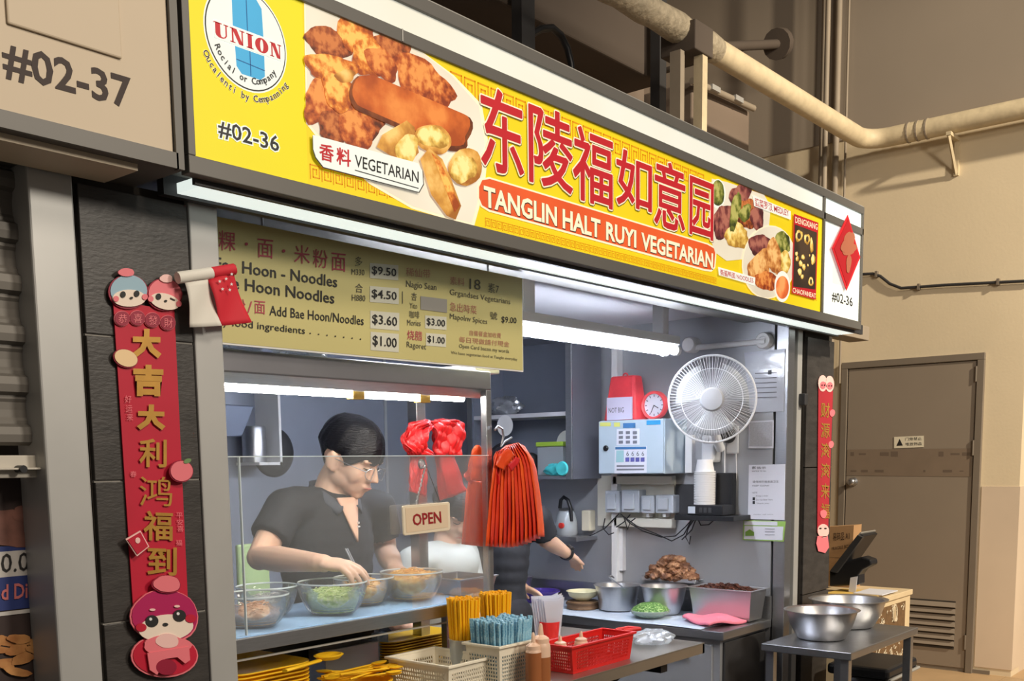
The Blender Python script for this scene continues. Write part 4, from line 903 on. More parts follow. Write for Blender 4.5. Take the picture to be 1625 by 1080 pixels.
# ------------------------------------------------------------------ bundles of plastic bags
M_bagr = mat('red_plastic_bag', S(222, 44, 46), .4, col2=S(196, 30, 40), scale=14, bump=.35, bscale=24)
M_bago = mat('orange_plastic_bag', S(236, 92, 30), .4, col2=S(222, 66, 24), scale=10, bump=.3, bscale=18)
M_bago2 = mat('orange_red_plastic_bag', S(228, 66, 30), .4, col2=S(196, 42, 26), scale=9, bump=.3, bscale=18)
def bagsheet(pts_l, pts_r, Y0, dy, m, root, name='bag', wr=.004, seed=0, nu=5):
    """bag leaf between two edge paths (pixels on plane Y0; right edge set back by dy)"""
    rg = random.Random(seed); ph = rg.uniform(0, 6)
    def samp(pts, v):
        k = v * (len(pts) - 1); i = min(int(k), len(pts) - 2); f = k - i
        return pts[i][0] * (1 - f) + pts[i + 1][0] * f, pts[i][1] * (1 - f) + pts[i + 1][1] * f
    def fn(u, v):
        a = pY(*samp(pts_l, v), Y0); b = pY(*samp(pts_r, v), Y0 + dy)
        return a.lerp(b, u) + Vector((0, wr * (math.sin(7 * u + 9 * v + ph) + (.55 * math.sin(23 * u - 6 * v + 2 * ph) if nu > 6 else 0)), 0))
    return MB().grid(fn, nu if nu < 7 else 22, 16).build(name, m, root, smooth=60, thick=.0012)
YBAG = 1.965
rb = thing('bag_bundle', 'thick pad of orange red plastic bags hung right of display post', 'bags', pY(815, 700, YBAG))
for i in range(13):
    t = i / 12
    tipx = 776 + 26 * t; xb_ = 771 + 82 * t; yb_ = 866 + 8 * math.sin(t * 3.1) - 16 * t
    lft = [(784, 742 - 8 * t), (783 + 14 * t, 726 - 18 * t), (788 + 34 * t, 716 - 14 * t), (782 + 58 * t, 745 - 20 * t), (777 + 70 * t, 785 - 10 * t), (774 + 78 * t, 825), (xb_, yb_)]
    rgt = [(788, 746 - 8 * t), (790 + 14 * t, 731 - 18 * t), (797 + 36 * t, 720 - 12 * t), (793 + 57 * t, 752 - 18 * t), (789 + 68 * t, 790 - 8 * t), (786 + 76 * t, 828), (xb_ + 11, yb_ + 1)]
    bagsheet(lft, rgt, YBAG - .012 + .006 * i, .03, M_bago2 if i % 3 else M_bago, rb, seed=i, wr=.0015)
bagsheet([(786, 738), (792, 722), (806, 710)], [(800, 746), (806, 735), (818, 722)], YBAG - .016, .0, M_bago, rb, 'bag_handle', .002)
bagsheet([(806, 738), (816, 728), (818, 724)], [(812, 748), (822, 736), (826, 728)], YBAG - .02, .0, M_bagr, rb, 'bag_handle', .001)
MB().tube([pY(x, y, YBAG + .01) for x, y in [(785, 682), (790, 676), (797, 680), (799, 692), (795, 708), (802, 700), (812, 694)]], .0035, 6).build('hanging_hook', M_steel, rb, smooth=60)
MB().tube([pY(x, y, YBAG) for x, y in [(786, 738), (787, 748), (790, 756), (791, 768)]], .005, 6, flat=.5).build('tie', M_bagr, rb)
ob = thing('bag_bundle', 'smooth orange plastic bag hung inside the display corner post', 'bags', pY(752, 865, YD + .05))
for i in range(3):
    d = .008 * i
    bagsheet([(746, 762), (742, 775), (738, 800), (735, 840), (733 + i, 863 - i)], [(772, 764), (773, 775), (774, 800), (774, 840), (774, 868 - i)], YD + .045 + d, .01, M_bago if i == 0 else M_bago2, ob, seed=20 + i, wr=.003, nu=8)
bagsheet([(757, 706), (748, 714), (744, 730), (744, 745), (746, 762)], [(762, 706), (770, 722), (772, 735), (770, 750), (772, 764)], YD + .04, .0, M_bago, ob, 'bag_handle', .004, 3)
bagsheet([(745, 738), (740, 748), (735, 756)], [(748, 726), (752, 750), (748, 768)], YD + .042, .0, M_bago2, ob, 'bag_handle', .003, 4)
ub = thing('bag_bundle', 'crumpled bright red plastic bags hung high behind display glass', 'bags', pY(690, 790, YD2 - .06))
YU = YD2 - .07
for i in range(6):
    t = i / 5
    bagsheet([(676, 664 + 3 * t), (655 - 8 * t, 670), (641 + 4 * t, 690), (640 + 5 * t, 705), (645 + 9 * t, 722 - 3 * t)], [(684, 676), (676, 690), (676, 705), (680, 715), (686, 722)], YU - .004 * i, 0, M_bagr, ub, seed=40 + i, wr=.010, nu=8)
    bagsheet([(684, 668), (688, 680), (690, 700), (692, 722)], [(700 + 30 * t, 664 + 2 * t), (722 + 12 * t, 672), (726 + 12 * t, 695), (722 + 8 * t, 722)], YU + .02 - .004 * i, 0, M_bagr, ub, seed=50 + i, wr=.010, nu=8)
for i in range(7):
    t = i / 6
    bagsheet([(690 + 8 * t, 722), (692 + 9 * t, 745), (695 + 12 * t, 770), (697 + 20 * t, 794 - 6 * t)], [(704 + 18 * t, 724), (708 + 20 * t, 745), (712 + 24 * t, 768), (718 + 24 * t, 788 - 10 * t)], YU + .03 - .004 * i, 0, M_bagr, ub, seed=60 + i, wr=.003)
for i in range(2):
    bagsheet([(652, 724), (651, 745), (650, 765), (650 + i, 779)], [(676, 722), (677, 745), (677, 765), (676, 788 - i)], YU + .01 + .004 * i, 0, M_bagr, ub, seed=70 + i, wr=.004, nu=8)
# crumpled film on top of the hood
def crumple(name, label, cat, c, rx, ry, rz, m, seed=0, amp=.35, n=18):
    rg = random.Random(seed); ph = [rg.uniform(0, 6.28) for _ in range(8)]
    def fn(u, v):
        th, ph_ = 2 * math.pi * u, math.pi * v
        k = 1 + amp * (.4 * math.sin(3 * th + ph[0] + 4 * ph_) + .3 * math.sin(5 * th + ph[1] - 3 * ph_) + .25 * math.sin(9 * th + 7 * ph_ + ph[2]) + .2 * math.sin(13 * th - 11 * ph_ + ph[3]))
        z = math.cos(ph_) * rz
        return (c[0] + rx * k * math.sin(ph_) * math.cos(th), c[1] + ry * k * math.sin(ph_) * math.sin(th), max(c[2] + z * (1 + .5 * (k - 1)), c[2] - rz))
    return tag(MB().grid(fn, n * 2, n, cu=True).build(name, m, smooth=50), label, cat)
for i, xx in enumerate((390, 490)):
    q = pY(xx, 556, YD + .06); crumple('plastic_bag', ['crumpled clear film on the display hood left of menu', 'crumpled clear film on the display hood under menu middle'][i], 'plastic bag', (q.x, YD + .09, zhb + .093), .07, .04, .018, M_film, i)
q = pY(760, 588, YD + .1); tag(MB().box(q.x - .06, q.x + .05, YD + .06, YD + .2, zhb + .077, zhb + .1).build('flat_box', M_white, bev=.003), 'flat white box on the right end of display hood', 'box')
# ------------------------------------------------------------------ inside: lights and right wall
lf = thing('fluorescent_light', 'lit twin tube fluorescent light under the stall ceiling', 'light', (2.6, 2.2, 2.09))
YF = 2.2
a0, a1 = pY(700, 505, YF), pY(1073, 554, YF)
zt0 = (a0.z + a1.z) / 2
MB().box(a0.x - .3, a1.x, YF - .02, YF + .07, zt0 + .02, zt0 + .055).build('housing', M_white, lf, bev=.004)
MB().box(a0.x + .4, a0.x + .46, YF + .0, YF + .05, zt0 + .055, 2.09).build('mount', M_white, lf); MB().box(a1.x - .1, a1.x - .06, YF, YF + .05, zt0 + .055, 2.09).build('mount', M_white, lf)
MB().tube([(a0.x - .28, YF, zt0), (a1.x - .01, YF, zt0)], .017, 12).build('tube', M_tube, lf, smooth=50)
MB().tube([(a0.x - .28, YF + .055, zt0), (a1.x - .01, YF + .055, zt0)], .014, 12).build('tube', M_tube, lf, smooth=50)
for yy in (0, .055): MB().tube([(a1.x - .012, YF + yy, zt0), (a1.x + .012, YF + yy, zt0)], .02, 12).build('end_cap', M_white, lf, smooth=40)
PR = planeX(XR - .002)
# white conduit along the ceiling corner with a round junction box
cp = thing('ceiling_conduit', 'white conduit with round junction box below inner ceiling', 'conduit', pX(1160, 545, XR - .03))
MB().tube([pX(1098, 552, XR - .03), pX(1215, 541, XR - .03)], .012, 10).build('tube', M_white, cp, smooth=50)
AX = Matrix(((0, 0, -1), (0, 1, 0), (1, 0, 0)))
q = pX(1216, 541, XR - .0); MB().lathe([(.034, 0), (.034, .03), (.03, .036), (.018, .036), (.016, .033), (0, .033)], 24, q, AX).build('junction_box', M_white, cp, smooth=40)
q = pX(1102, 548, XR - .0); MB().lathe([(.034, 0), (.034, .05), (.028, .058), (0, .058)], 24, q, AX).build('junction_box', M_white, cp, smooth=40)

# wall papers
M_paper = mat('white_paper', S(214, 216, 226), .6); M_pgrey = mat('grey_print', S(110, 112, 122), .6); M_pk = mat('black_print', S(50, 50, 58), .6)
M_lam = mat('glossy_laminate', S(196, 202, 216), .18, var=.05, scale=10, bump=.3, bscale=9, spec=.8)
def paper(name, label, corners, m=M_paper, cat='paper'):
    t = thing(name, label, cat, PR(*corners[3])); MB().prism([PR(x, y, .003) for x, y in corners], (.002, 0, 0)).build('sheet', m, t); return t
c4b = lambda x, y: (940 + .2037 * x, 500 + .2037 * y)
c5 = lambda x, y: (840 + .2585 * x, 680 + .2585 * y)
t = paper('laminated_notice', 'laminated notice taped high on the inner right wall', [c4b(1185, 292), c4b(1503, 260), c4b(1492, 748), c4b(1230, 756)], M_lam)
for i in range(6):
    y = 450 + i * 38; MB().face([PR(*c4b(1270, y), .0045), PR(*c4b(1440, y - 6), .0045), PR(*c4b(1440, y), .0045), PR(*c4b(1270, y + 6), .0045)]).build('print_line', M_pgrey, t)
MB().face([PR(*c4b(x, y), .0045) for x, y in [(1372, 430), (1400, 425), (1400, 460), (1372, 462)]]).build('print_block', M_pgrey, t)
t = paper('square_card', 'blank white square card below laminated notice', [c4b(1222, 826), c4b(1414, 816), c4b(1412, 1036), c4b(1218, 1036)])
MB().prism([PR(*c4b(x, y), .0045) for x, y in [(1230, 836), (1406, 827), (1404, 1016), (1227, 1016)]], (.001, 0, 0)).build('inset', mat('pale_grey_inset', S(176, 178, 186), .6, var=.12, scale=160), t)
t = paper('printed_notice', 'white printed notice sheet above the green card', [c5(1350, 222), c5(1573, 217), c5(1568, 560), c5(1343, 552)])
for s, x0, x1, y, h, m_ in (('通知', 1370, 1392, 248, 18, M_pk), ('告示', 1400, 1456, 248, 16, M_pk), ('NOTICE TO ALL', 1370, 1458, 264, 8, M_pgrey), ('请保持环境清洁卫生', 1374, 1534, 332, 14, M_pgrey), ('KEEP CLEAN', 1374, 1474, 354, 9, M_pgrey), ('NOTE', 1372, 1402, 397, 9, M_pgrey), ('Keep a clean', 1396, 1468, 418, 10, M_pgrey), ('Do not litter here', 1396, 1496, 440, 10, M_pgrey), ('Thank you', 1396, 1474, 464, 10, M_pgrey), ('Hawker stall notice', 1380, 1500, 528, 6, M_pgrey)):
    ptext(s, PR, c5(x0, y), c5(x1, y - 1), c5(x0, y - h), m_, t, .005)
for y in (438, 461): MB().face([PR(*c5(x, yy), .005) for x, yy in [(1374, y), (1388, y), (1388, y - 18), (1374, y - 18)]]).build('print_block', M_pk, t)
t = paper('green_card', 'green edged card with house mark low on inner wall', [c5(1316, 560), c5(1575, 568), c5(1562, 692), c5(1312, 682)], mat('green_print', S(150, 190, 96), .55))
MB().prism([PR(*c5(x, y), .0045) for x, y in [(1324, 596), (1562, 600), (1557, 684), (1320, 676)]], (.001, 0, 0)).build('card_face', M_paper, t)
MB().prism([PR(*c5(x, y), .0045) for x, y in [(1322, 566), (1525, 570), (1525, 594), (1322, 590)]], (.001, 0, 0)).build('card_flap', M_paper, t)
MB().face([PR(*c5(x, y), .006) for x, y in [(1330, 656), (1330, 632), (1357, 616), (1384, 634), (1384, 656)]]).build('house_mark', mat('olive_print', S(120, 160, 70), .55), t)
for y in (612, 630, 648): MB().face([PR(*c5(x, yy), .006) for x, yy in [(1450, y), (1510, y + 1), (1510, y + 4), (1450, y + 3)]]).build('print_line', M_pgrey, t)

# electrical box
XB = XR - .19
PBX = planeX(XB)
db = thing('switch_box', 'pale blue electrical cabinet with stickers on the inner wall', 'cabinet', pX(1000, 752, XB))
e0, e1 = pX(951, 668, XB), pX(1055, 663, XB); eb = pX(953, 752, XB)
M_elec = mat('pale_blue_grey_enamel', S(176, 192, 204), .4, var=.03)
MB().box(XB, XR, e1.y, e0.y, eb.z, e0.z).build('body', M_elec, db, bev=.003)
MB().box(XB - .008, XB - .0005, e1.y + .002, e0.y - .002, eb.z + .003, e0.z - .003).build('door', M_elec, db, bev=.002)
PBX = planeX(XB - .0085)
c3 = lambda x, y: (780 + .2778 * x, 460 + .2778 * y)
def stk(pts, m, nm='sticker', l=.001): return MB().prism([PBX(*c3(x, y), l) for x, y in pts], (.0008, 0, 0)).build(nm, m, db)
stk([(620, 756), (682, 756), (682, 778), (620, 778)], mat('yellow_sticker', S(206, 206, 110), .6)); stk([(700, 756), (734, 756), (734, 780), (700, 780)], MATS['yellow_sticker'])
M_stb = mat('blue_sticker', S(60, 110, 160), .6)
stk([(752, 760), (822, 758), (822, 786), (752, 788)], M_stb); stk([(886, 745), (966, 742), (966, 768), (886, 770)], mat('cyan_sticker', S(50, 140, 190), .6))
stk([(716, 794), (848, 790), (846, 884), (714, 886)], M_paper); stk([(706, 894), (888, 892), (886, 1044), (702, 1046)], M_paper); stk([(714, 916), (756, 915), (756, 982), (712, 984)], mat('pale_teal_print', S(150, 190, 196), .6), l=.002); stk([(708, 896), (884, 894), (884, 908), (708, 910)], M_stb, l=.002)
for i in range(3):
    for j in range(3): stk([(728 + 40 * i, 806 + 27 * j), (752 + 40 * i, 805 + 27 * j), (752 + 40 * i, 822 + 27 * j), (728 + 40 * i, 823 + 27 * j)], M_pgrey, 'print_block', .002)
for i in range(4):
    stk([(766 + 29 * i, 956), (788 + 29 * i, 955), (788 + 29 * i, 980), (766 + 29 * i, 981)], mat('purple_print', S(84, 84, 150), .6), 'print_block', .002); text('6', PBX(*c3(772 + 29 * i, 948), .002), PBX(*c3(786 + 29 * i, 948), .002), PBX(*c3(772 + 29 * i, 920), .002), M_pk, db)
for y in (1000, 1020): stk([(716, y), (872, y - 1), (872, y + 8), (716, y + 10)], M_pgrey, 'print_line', .002)
q = pX(*c3(655, 903), XB - .008); MB().lathe([(.013, 0), (.013, .006), (.009, .01), (0, .01)], 16, q, AX).build('lock', M_black, db, smooth=40)
tag(MB().box(XR - .05, XR, e0.y - .002, e0.y + .03, .9, 2.09).build('trim_1', M_white, bev=.003), 'white corner strip beside the switch box', 'trim')['kind'] = 'structure'
# red bag pack with note, and red clock, standing on the box
zt1 = e0.z + .001
q = pX(985, 660, XR - .1)
rp_ = thing('bag_pack', 'pack of red plastic bags standing on the switch box', 'bags', (XR - .09, q.y, zt1))
y0, y1, zt2 = pX(1010, 600, XR - .1).y, pX(966, 600, XR - .1).y, pX(985, 596, XR - .1).z
M_pinkbag = mat('glossy_red_pack', S(226, 70, 78), .3, var=.12, scale=14, bump=.5, bscale=18)
MB().add([(XR - .13, y0 - .01, zt1), (XR - .13, y1 + .01, zt1), (XR - .04, y1 + .01, zt1), (XR - .04, y0 - .03, zt1), (XR - .1, y0 + .015, zt2), (XR - .1, y1 - .008, zt2), (XR - .05, y1 - .01, zt2), (XR - .05, y0, zt2)],
         [(0, 1, 5, 4), (1, 2, 6, 5), (2, 3, 7, 6), (3, 0, 4, 7), (4, 5, 6, 7), (0, 3, 2, 1)]).build('pack', M_pinkbag, rp_, bev=.01)
MB().tube([(XR - .075, (y0 + y1) / 2 + .012 * math.cos(t), zt2 + .012 * math.sin(t)) for t in [k * math.pi / 6 for k in range(7)]], .004, 6).build('pack_handle', M_pinkbag, rp_)
nt_ = thing('note_card', 'white note card with handwriting leaning on red pack', 'card', (XR - .14, q.y, zt1))
PN = planeX(XR - .15)
MB().prism([PN(963, 631), PN(1003, 629), PN(1003, 664.5), PN(963, 667)], (.004, 0, 0)).build('card', mat('lilac_white_card', S(206, 200, 222), .6), nt_)
ptext('NOT BIG', PN, (966, 655), (990, 654), (966, 647), M_pk, nt_, .001)
ck = thing('wall_clock', 'small round clock with red rim on the switch box', 'clock', pX(1041, 660, XR - .06))
q = pX(1041, 640, XR - .06); rc = (pX(1022, 640, XR - .06).y - pX(1061, 640, XR - .06).y) / 2
q.z = zt1 + rc
M_clr = mat('coral_red_rim', S(230, 86, 90), .4)
MB().lathe([(rc * .8, .0), (rc, 0), (rc, .02), (rc * .94, .028), (rc * .8, .024)], 32, q, AX, ring=True).build('rim', M_clr, ck, smooth=40)
MB().lathe([(rc * .82, .0), (rc * .82, .015), (0, .015)], 32, q, AX).build('dial', M_paper, ck)
for i in range(12):
    t = i * math.pi / 6; MB().obox(q + Vector((-.016, rc * .66 * math.sin(t), rc * .66 * math.cos(t))), (.001, .004, .01), Matrix.Rotation(-t, 3, 'X')).build('hour_mark', M_pgrey, ck)
for t, l, nm in ((A(205), .55, 'minute_hand'), (A(120), .4, 'hour_hand')):
    d = Vector((0, -math.sin(t), math.cos(t))); MB().tube([q + Vector((-.018, 0, 0)), q + Vector((-.018, 0, 0)) + d * rc * l], .0016, 5).build(nm, M_pk, ck)

# wall fan
fn_ = thing('wall_fan', 'white round wall fan with wire guard on inner right wall', 'fan', pX(1140, 700, XR - .02))
fc = pX(1130, 633, XR - .26); fdist = (fc - C_O).dot(C_F); fr_ = 68 * fdist / FPX
fdir = Vector((-.86, -.46, -.06)).normalized()
ux = fdir.cross(Vector((0, 0, 1))).normalized(); uy = ux.cross(fdir)
FA = Matrix((ux, uy, fdir)).transposed()
M_fan = mat('white_fan_plastic', S(206, 208, 212), .4); M_wire = mat('white_wire', S(214, 216, 220), .4)
g = MB()
for k in range(84):
    t = 2 * math.pi * k / 84; c_, s_ = math.cos(t), math.sin(t)
    g.tube([fc + FA @ Vector((c_ * r_, s_ * r_, z_)) for r_, z_ in ((fr_ * .28, .045), (fr_ * .7, .04), (fr_ * .92, .02), (fr_, 0))], .0009, 3)
for r_, z_ in ((fr_ * .7, .04),): g.tube([fc + FA @ Vector((r_ * math.cos(t), r_ * math.sin(t), z_)) for t in [2 * math.pi * k / 40 for k in range(40)]], .0014, 4, closed=True)
o_ = g.build('front_guard', M_wire, fn_); o_['kind'] = 'stuff'
MB().tube([fc + FA @ Vector((fr_ * math.cos(t), fr_ * math.sin(t), 0)) for t in [2 * math.pi * k / 56 for k in range(56)]], .005, 8, closed=True).build('guard_ring', M_wire, fn_, smooth=60)
g = MB()
for k in range(56):
    t = 2 * math.pi * k / 56; c_, s_ = math.cos(t), math.sin(t)
    g.tube([fc + FA @ Vector((c_ * r_, s_ * r_, z_)) for r_, z_ in ((fr_ * .22, -.06), (fr_ * .8, -.045), (fr_, 0))], .0009, 3)
o_ = g.build('rear_guard', M_wire, fn_); o_['kind'] = 'stuff'
MB().lathe([(0, .056), (fr_ * .1, .055), (fr_ * .24, .052), (fr_ * .28, .044), (fr_ * .28, .04), (0, .038)], 32, fc, FA).build('badge', mat('grey_fan_badge', S(160, 162, 166), .4), fn_, smooth=40)
M_blade = glassmat('translucent_grey_blade', (.8, .82, .84, 1), .5, .5, (.62, .64, .66, 1))
for k in range(3):
    t0 = 2 * math.pi * k / 3 + .5
    def bl(u, v, t0=t0):
        t = t0 + (u - .5) * 1.5 * (.6 + .4 * v); r_ = fr_ * (.16 + .68 * v); return fc + FA @ Vector((r_ * math.cos(t), r_ * math.sin(t), .012 - .03 * (u - .5)))
    MB().grid(bl, 9, 7).build('blade', M_blade, fn_, smooth=60, thick=.0015)
MB().lathe([(0, .03), (fr_ * .15, .025), (fr_ * .17, .0), (fr_ * .17, -.01), (0, -.01)], 24, fc, FA).build('hub', M_fan, fn_, smooth=40)
MB().lathe([(0, -.17), (fr_ * .2, -.165), (fr_ * .27, -.13), (fr_ * .27, -.07), (fr_ * .22, -.06), (0, -.06)], 24, fc, FA).build('motor', M_fan, fn_, smooth=40)
mp_ = fc - fdir * .12
MB().tube([mp_ + Vector((0, 0, -fr_ * .1)), mp_ + Vector((.01, 0, -fr_ * .7)), Vector((XR - .06, mp_.y + .01, fc.z - fr_ * 1.15))], .02, 10).build('neck', M_fan, fn_, smooth=50)
q = pX(1127, 712, XR - .05); MB().box(q.x - .03, XR, q.y - .03, q.y + .03, q.z - .06, q.z + .06).build('wall_bracket', M_fan, fn_, bev=.012)
for dz in (-.02, .03): MB().lathe([(.005, 0), (.005, .004), (0, .004)], 10, (q.x - .03, q.y + dz * .4, q.z + .03), AX).build('button', M_pk, fn_)
wp = thing('wall_bell', 'grey round bell on plate with cord under the fan', 'bell', pX(1160, 700, XR))
q = pX(1162, 694, XR); MB().box(XR - .012, XR, q.y - .035, q.y + .025, q.z - .07, q.z + .05).build('plate', M_fan, wp, bev=.006)
MB().lathe([(.034, .012), (.032, .03), (.02, .045), (0, .05)], 20, q + Vector((0, .01, .01)), AX).build('dome', M_dark, wp, smooth=50)
MB().tube([pX(x, y, XR - .008) for x, y in [(1168, 715), (1169, 750), (1166, 775), (1163, 790)]], .0025, 6).build('cord', M_white, wp)
MB().tube([pX(x, y, XR - .02) for x, y in [(1150, 700), (1150, 745), (1149, 800)]], .003, 6).build('cord', M_white, wp)

# trunking, sockets, ledge, cables
tk = thing('cable_trunking', 'white cable trunking and backing board below switch box', 'trunking', pX(1000, 835, XR))
def wbox(x0, x1, yt, yb, d0, d1, m, nm, root, bev=.002):
    a = pX(x0, (yt + yb) / 2, XR - d1); b = pX(x1, (yt + yb) / 2, XR - d1); zt_ = pX((x0 + x1) / 2, yt, XR - d1).z; zb_ = pX((x0 + x1) / 2, yb, XR - d1).z
    return MB().box(XR - d1, XR - d0, b.y, a.y, zb_, zt_).build(nm, m, root, bev=bev)
M_trunk = mat('cream_trunking', S(214, 212, 200), .5, var=.02)
wbox(948, 1070, 754, 836, 0, .012, M_trunk, 'backing_board', tk); wbox(972, 1066, 755, 768, .012, .05, M_trunk, 'trunking', tk); wbox(974, 1066, 822, 836, .012, .05, M_trunk, 'trunking', tk)
wbox(977, 988, 838, 905, 0, .03, M_white, 'vertical_trunking', tk); wbox(1087, 1098, 690, 750, 0, .03, M_white, 'vertical_trunking', tk)
M_sock = mat('grey_weatherproof_plastic', S(184, 192, 202), .4, var=.02)
for i, (x0, x1, yt, yb) in enumerate([(960, 983, 778, 813), (986, 1014, 777, 813), (1017, 1038, 786, 814), (1040, 1068, 785, 814)]):
    so = thing('weatherproof_socket', ['leftmost grey weatherproof socket box', 'second grey weatherproof socket box from the left', 'third grey weatherproof socket box from the left', 'rightmost grey weatherproof socket box'][i] + ' below the switch box', 'socket', pX((x0 + x1) / 2, yb, XR), 'weatherproof socket boxes')
    wbox(x0, x1, yt, yb, .012, .075, M_sock, 'body', so, .005); w_ = x1 - x0
    wbox(x0 + w_ * .1, x1 - w_ * .3, yt + 5, yb - 5, .075, .084, M_sock, 'lid', so, .004)
    if i > 1: wbox(x0 + w_ * .4, x0 + w_ * .6, yb, yb + 6, .02, .06, M_white, 'gland', so, .001)
lg = thing('wall_ledge', 'black shelf ledge on inner wall below the cups', 'shelf', pX(1110, 826, XR))
wbox(1070, 1164, 818, 826, 0, .16, M_black, 'board', lg); wbox(1072, 1105, 768, 817, 0, .02, M_dark, 'back_plate', lg)
zl = pX(1110, 818, XR - .16).z + .001
rt = thing('black_router', 'black network router box with grey label on the ledge', 'router', (XR - .1, pX(1125, 815, XR - .1).y, zl))
a, b = pX(1094, 815, XR - .13), pX(1150, 815, XR - .13)
MB().box(XR - .15, XR - .05, b.y, a.y, zl, zl + .045).build('body', M_black, rt, bev=.004)
MB().box(XR - .152, XR - .15, a.y - .04, a.y - .006, zl + .008, zl + .038).build('label', M_sock, rt); 
for k in range(3): MB().box(XR - .152, XR - .15, a.y - .075 - .022 * k, a.y - .06 - .022 * k, zl + .012, zl + .034).build('port', M_dark, rt)
bk = tag(MB().box(XR - .05, XR - .012, pX(1162, 780, XR - .05).y, pX(1136, 780, XR - .05).y, zl, pX(1150, 750, XR - .05).z).build('black_case', M_black, bev=.004), 'tall black case behind the paper cups', 'case')
M_cup = mat('white_paper_cup', S(222, 222, 224), .55)
zc = zl + .046; cc = pX(1118, 790, XR - .1); hc = pX(1118, 728, XR - .1).z - zc; nc = 20; rcup = (pX(1104, 760, XR - .1).y - pX(1134, 760, XR - .1).y) / 2
cup = MB().lathe([(0, 0), (rcup * .70, 0), (rcup * .88, .050), (rcup * .99, .050), (rcup, .0525), (rcup * .99, .055), (rcup * .86, .055), (rcup * .68, .003), (0, .003)], 24).mesh('paper_cup', 40)
for i in range(nc):
    o = link('paper_cup', cup, M_cup); o.location = (XR - .1, cc.y, zc + (hc - .057) * (nc - 1 - i) / (nc - 1))
    tag(o, 'topmost white paper cup of the tall stack' if i == 0 else 'white paper cup nested in the tall stack', 'cup', 'paper cups stacked on the router')
    o.rotation_euler = (math.pi, 0, 0); o.location.z += .055
for i, pts in enumerate([[(982, 815), (972, 825), (960, 838), (940, 848), (915, 858)], [(985, 815), (1000, 830), (1020, 842), (1050, 852), (1072, 850), (1088, 835), (1100, 822)], [(1000, 816), (990, 828), (978, 836)], [(988, 818), (1010, 834), (1040, 846), (1066, 858), (1085, 848), (1098, 824)], [(1101, 824), (1092, 838), (1088, 852), (1094, 863), (1096, 850)], [(1104, 824), (1098, 840), (1082, 856)], [(1108, 824), (1112, 833), (1125, 832), (1134, 824)], [(960, 822), (957, 838), (966, 848), (974, 845)], [(990, 820), (996, 840), (1000, 828), (1008, 822)]]):
    tag(MB().tube([pX(x, y, XR - .06 - .006 * i) for x, y in pts], .0028, 6).build('black_cable', M_black, smooth=60), 'thin black cable looping below the socket boxes', 'cable', 'loose black cables below the sockets')

# wall cabinet with shelves
XC = 3.86
cbn = thing('wall_cabinet', 'open steel wall cabinet with shelves at back right', 'cabinet', (3.98, 3.1, 1.37))
k0, k1 = pX(906, 760, XC), pX(780, 760, XC); zs1 = pX(905, 652, XC).z; zc0 = k0.z; zc1 = 2.06; ybk = 3.45
MB().box(XR - .012, XR, k0.y, ybk, zc0, zc1).build('back_panel', M_blue_wall, cbn)
MB().box(XC, XR - .012, k0.y - .012, k0.y, zc0, zc1).build('side_panel', mat('dark_blue_grey_panel', S(112, 114, 124), .45, metal=.3, var=.05), cbn)
MB().box(XC - .01, XC, k0.y - .012, k0.y + .022, zc0, zc1).build('upright', M_steel, cbn, bev=.002); MB().box(XC, XR - .012, ybk - .012, ybk, zc0, zc1).build('side_panel', M_blue_wall, cbn)
MB().box(XC, XR - .012, k0.y, ybk - .012, zc0, zc0 + .015).build('bottom_board', M_steel, cbn); MB().box(XC, XR - .012, k0.y, ybk - .012, zs1 - .02, zs1).build('shelf_board', M_white_wall, cbn, bev=.002); MB().box(XC, XR - .012, k0.y, ybk - .012, zc1 - .015, zc1).build('top_board', M_steel, cbn)
crumple('foil_bundle', 'crumpled foil wrapped bundle on cabinet upper shelf', 'bundle', (3.95, pX(803, 640, 3.95).y, zs1 + .046), .055, .08, .045, mat('wrinkled_foil', S(190, 194, 200), .3, metal=.7, var=.2, scale=20, bump=.6, bscale=30), 5)
zf = zc0 + .0155
ct = thing('food_container', 'clear plastic container with lime green lid in cabinet', 'container', (3.96, pX(875, 750, 3.93).y, zf))
y0, y1 = pX(893, 720, 3.9).y, pX(852, 720, 3.9).y; zt_ = pX(875, 708, 3.9).z
MB().box(3.9, 4.03, y0, y1, zf, zt_).build('tub', M_tub, ct, bev=.006); MB().box(3.895, 4.035, y0 - .005, y1 + .005, zt_, zt_ + .022).build('lid', mat('lime_green_lid', S(156, 190, 66), .45), ct, bev=.005)
crumple('teal_bag', 'teal mesh bag folded on the cabinet floor', 'bag', (3.885, pX(880, 742, 3.88).y, zf + .028), .016, .06, .027, mat('teal_plastic', S(70, 190, 196), .45, var=.15, scale=40), 8)
tl = pX(892, 738, 3.875); tag(MB().lathe([(.0, .0), (.03, 0), (.034, .012), (.03, .02), (.0, .016)], 20, (3.862, tl.y - .02, zf + .034), AX).build('teal_tape_roll', MATS['teal_plastic'], smooth=40), 'round teal roll at the cabinet front edge', 'roll')
tag(MB().lathe([(.04, 0), (.042, .003), (.036, .09), (.03, .1), (.012, .11), (0, .112)], 16, (3.95, pX(843, 740, 3.95).y, zf)).build('dark_jug', M_dark, smooth=50), 'dark jug beside the lime lidded container', 'jug')
tag(MB().lathe([(0, 0), (.036, .004), (.045, .02), (.04, .04), (.02, .05), (0, .052)], 18, (3.89, pX(838, 745, 3.89).y, zf)).build('brown_bowl', mat('brown_ceramic', S(120, 84, 72), .4), smooth=50), 'small brown bowl at cabinet left below jug', 'bowl')
q = pX(803, 675, 3.84); tag(MB().lathe([(.0, 0), (.045, .003), (.05, .008), (.0, .008)], 24, (q.x, q.y, q.z), AX).build('white_dish', M_white, smooth=40), 'white round dish leaning by the shelf', 'dish')
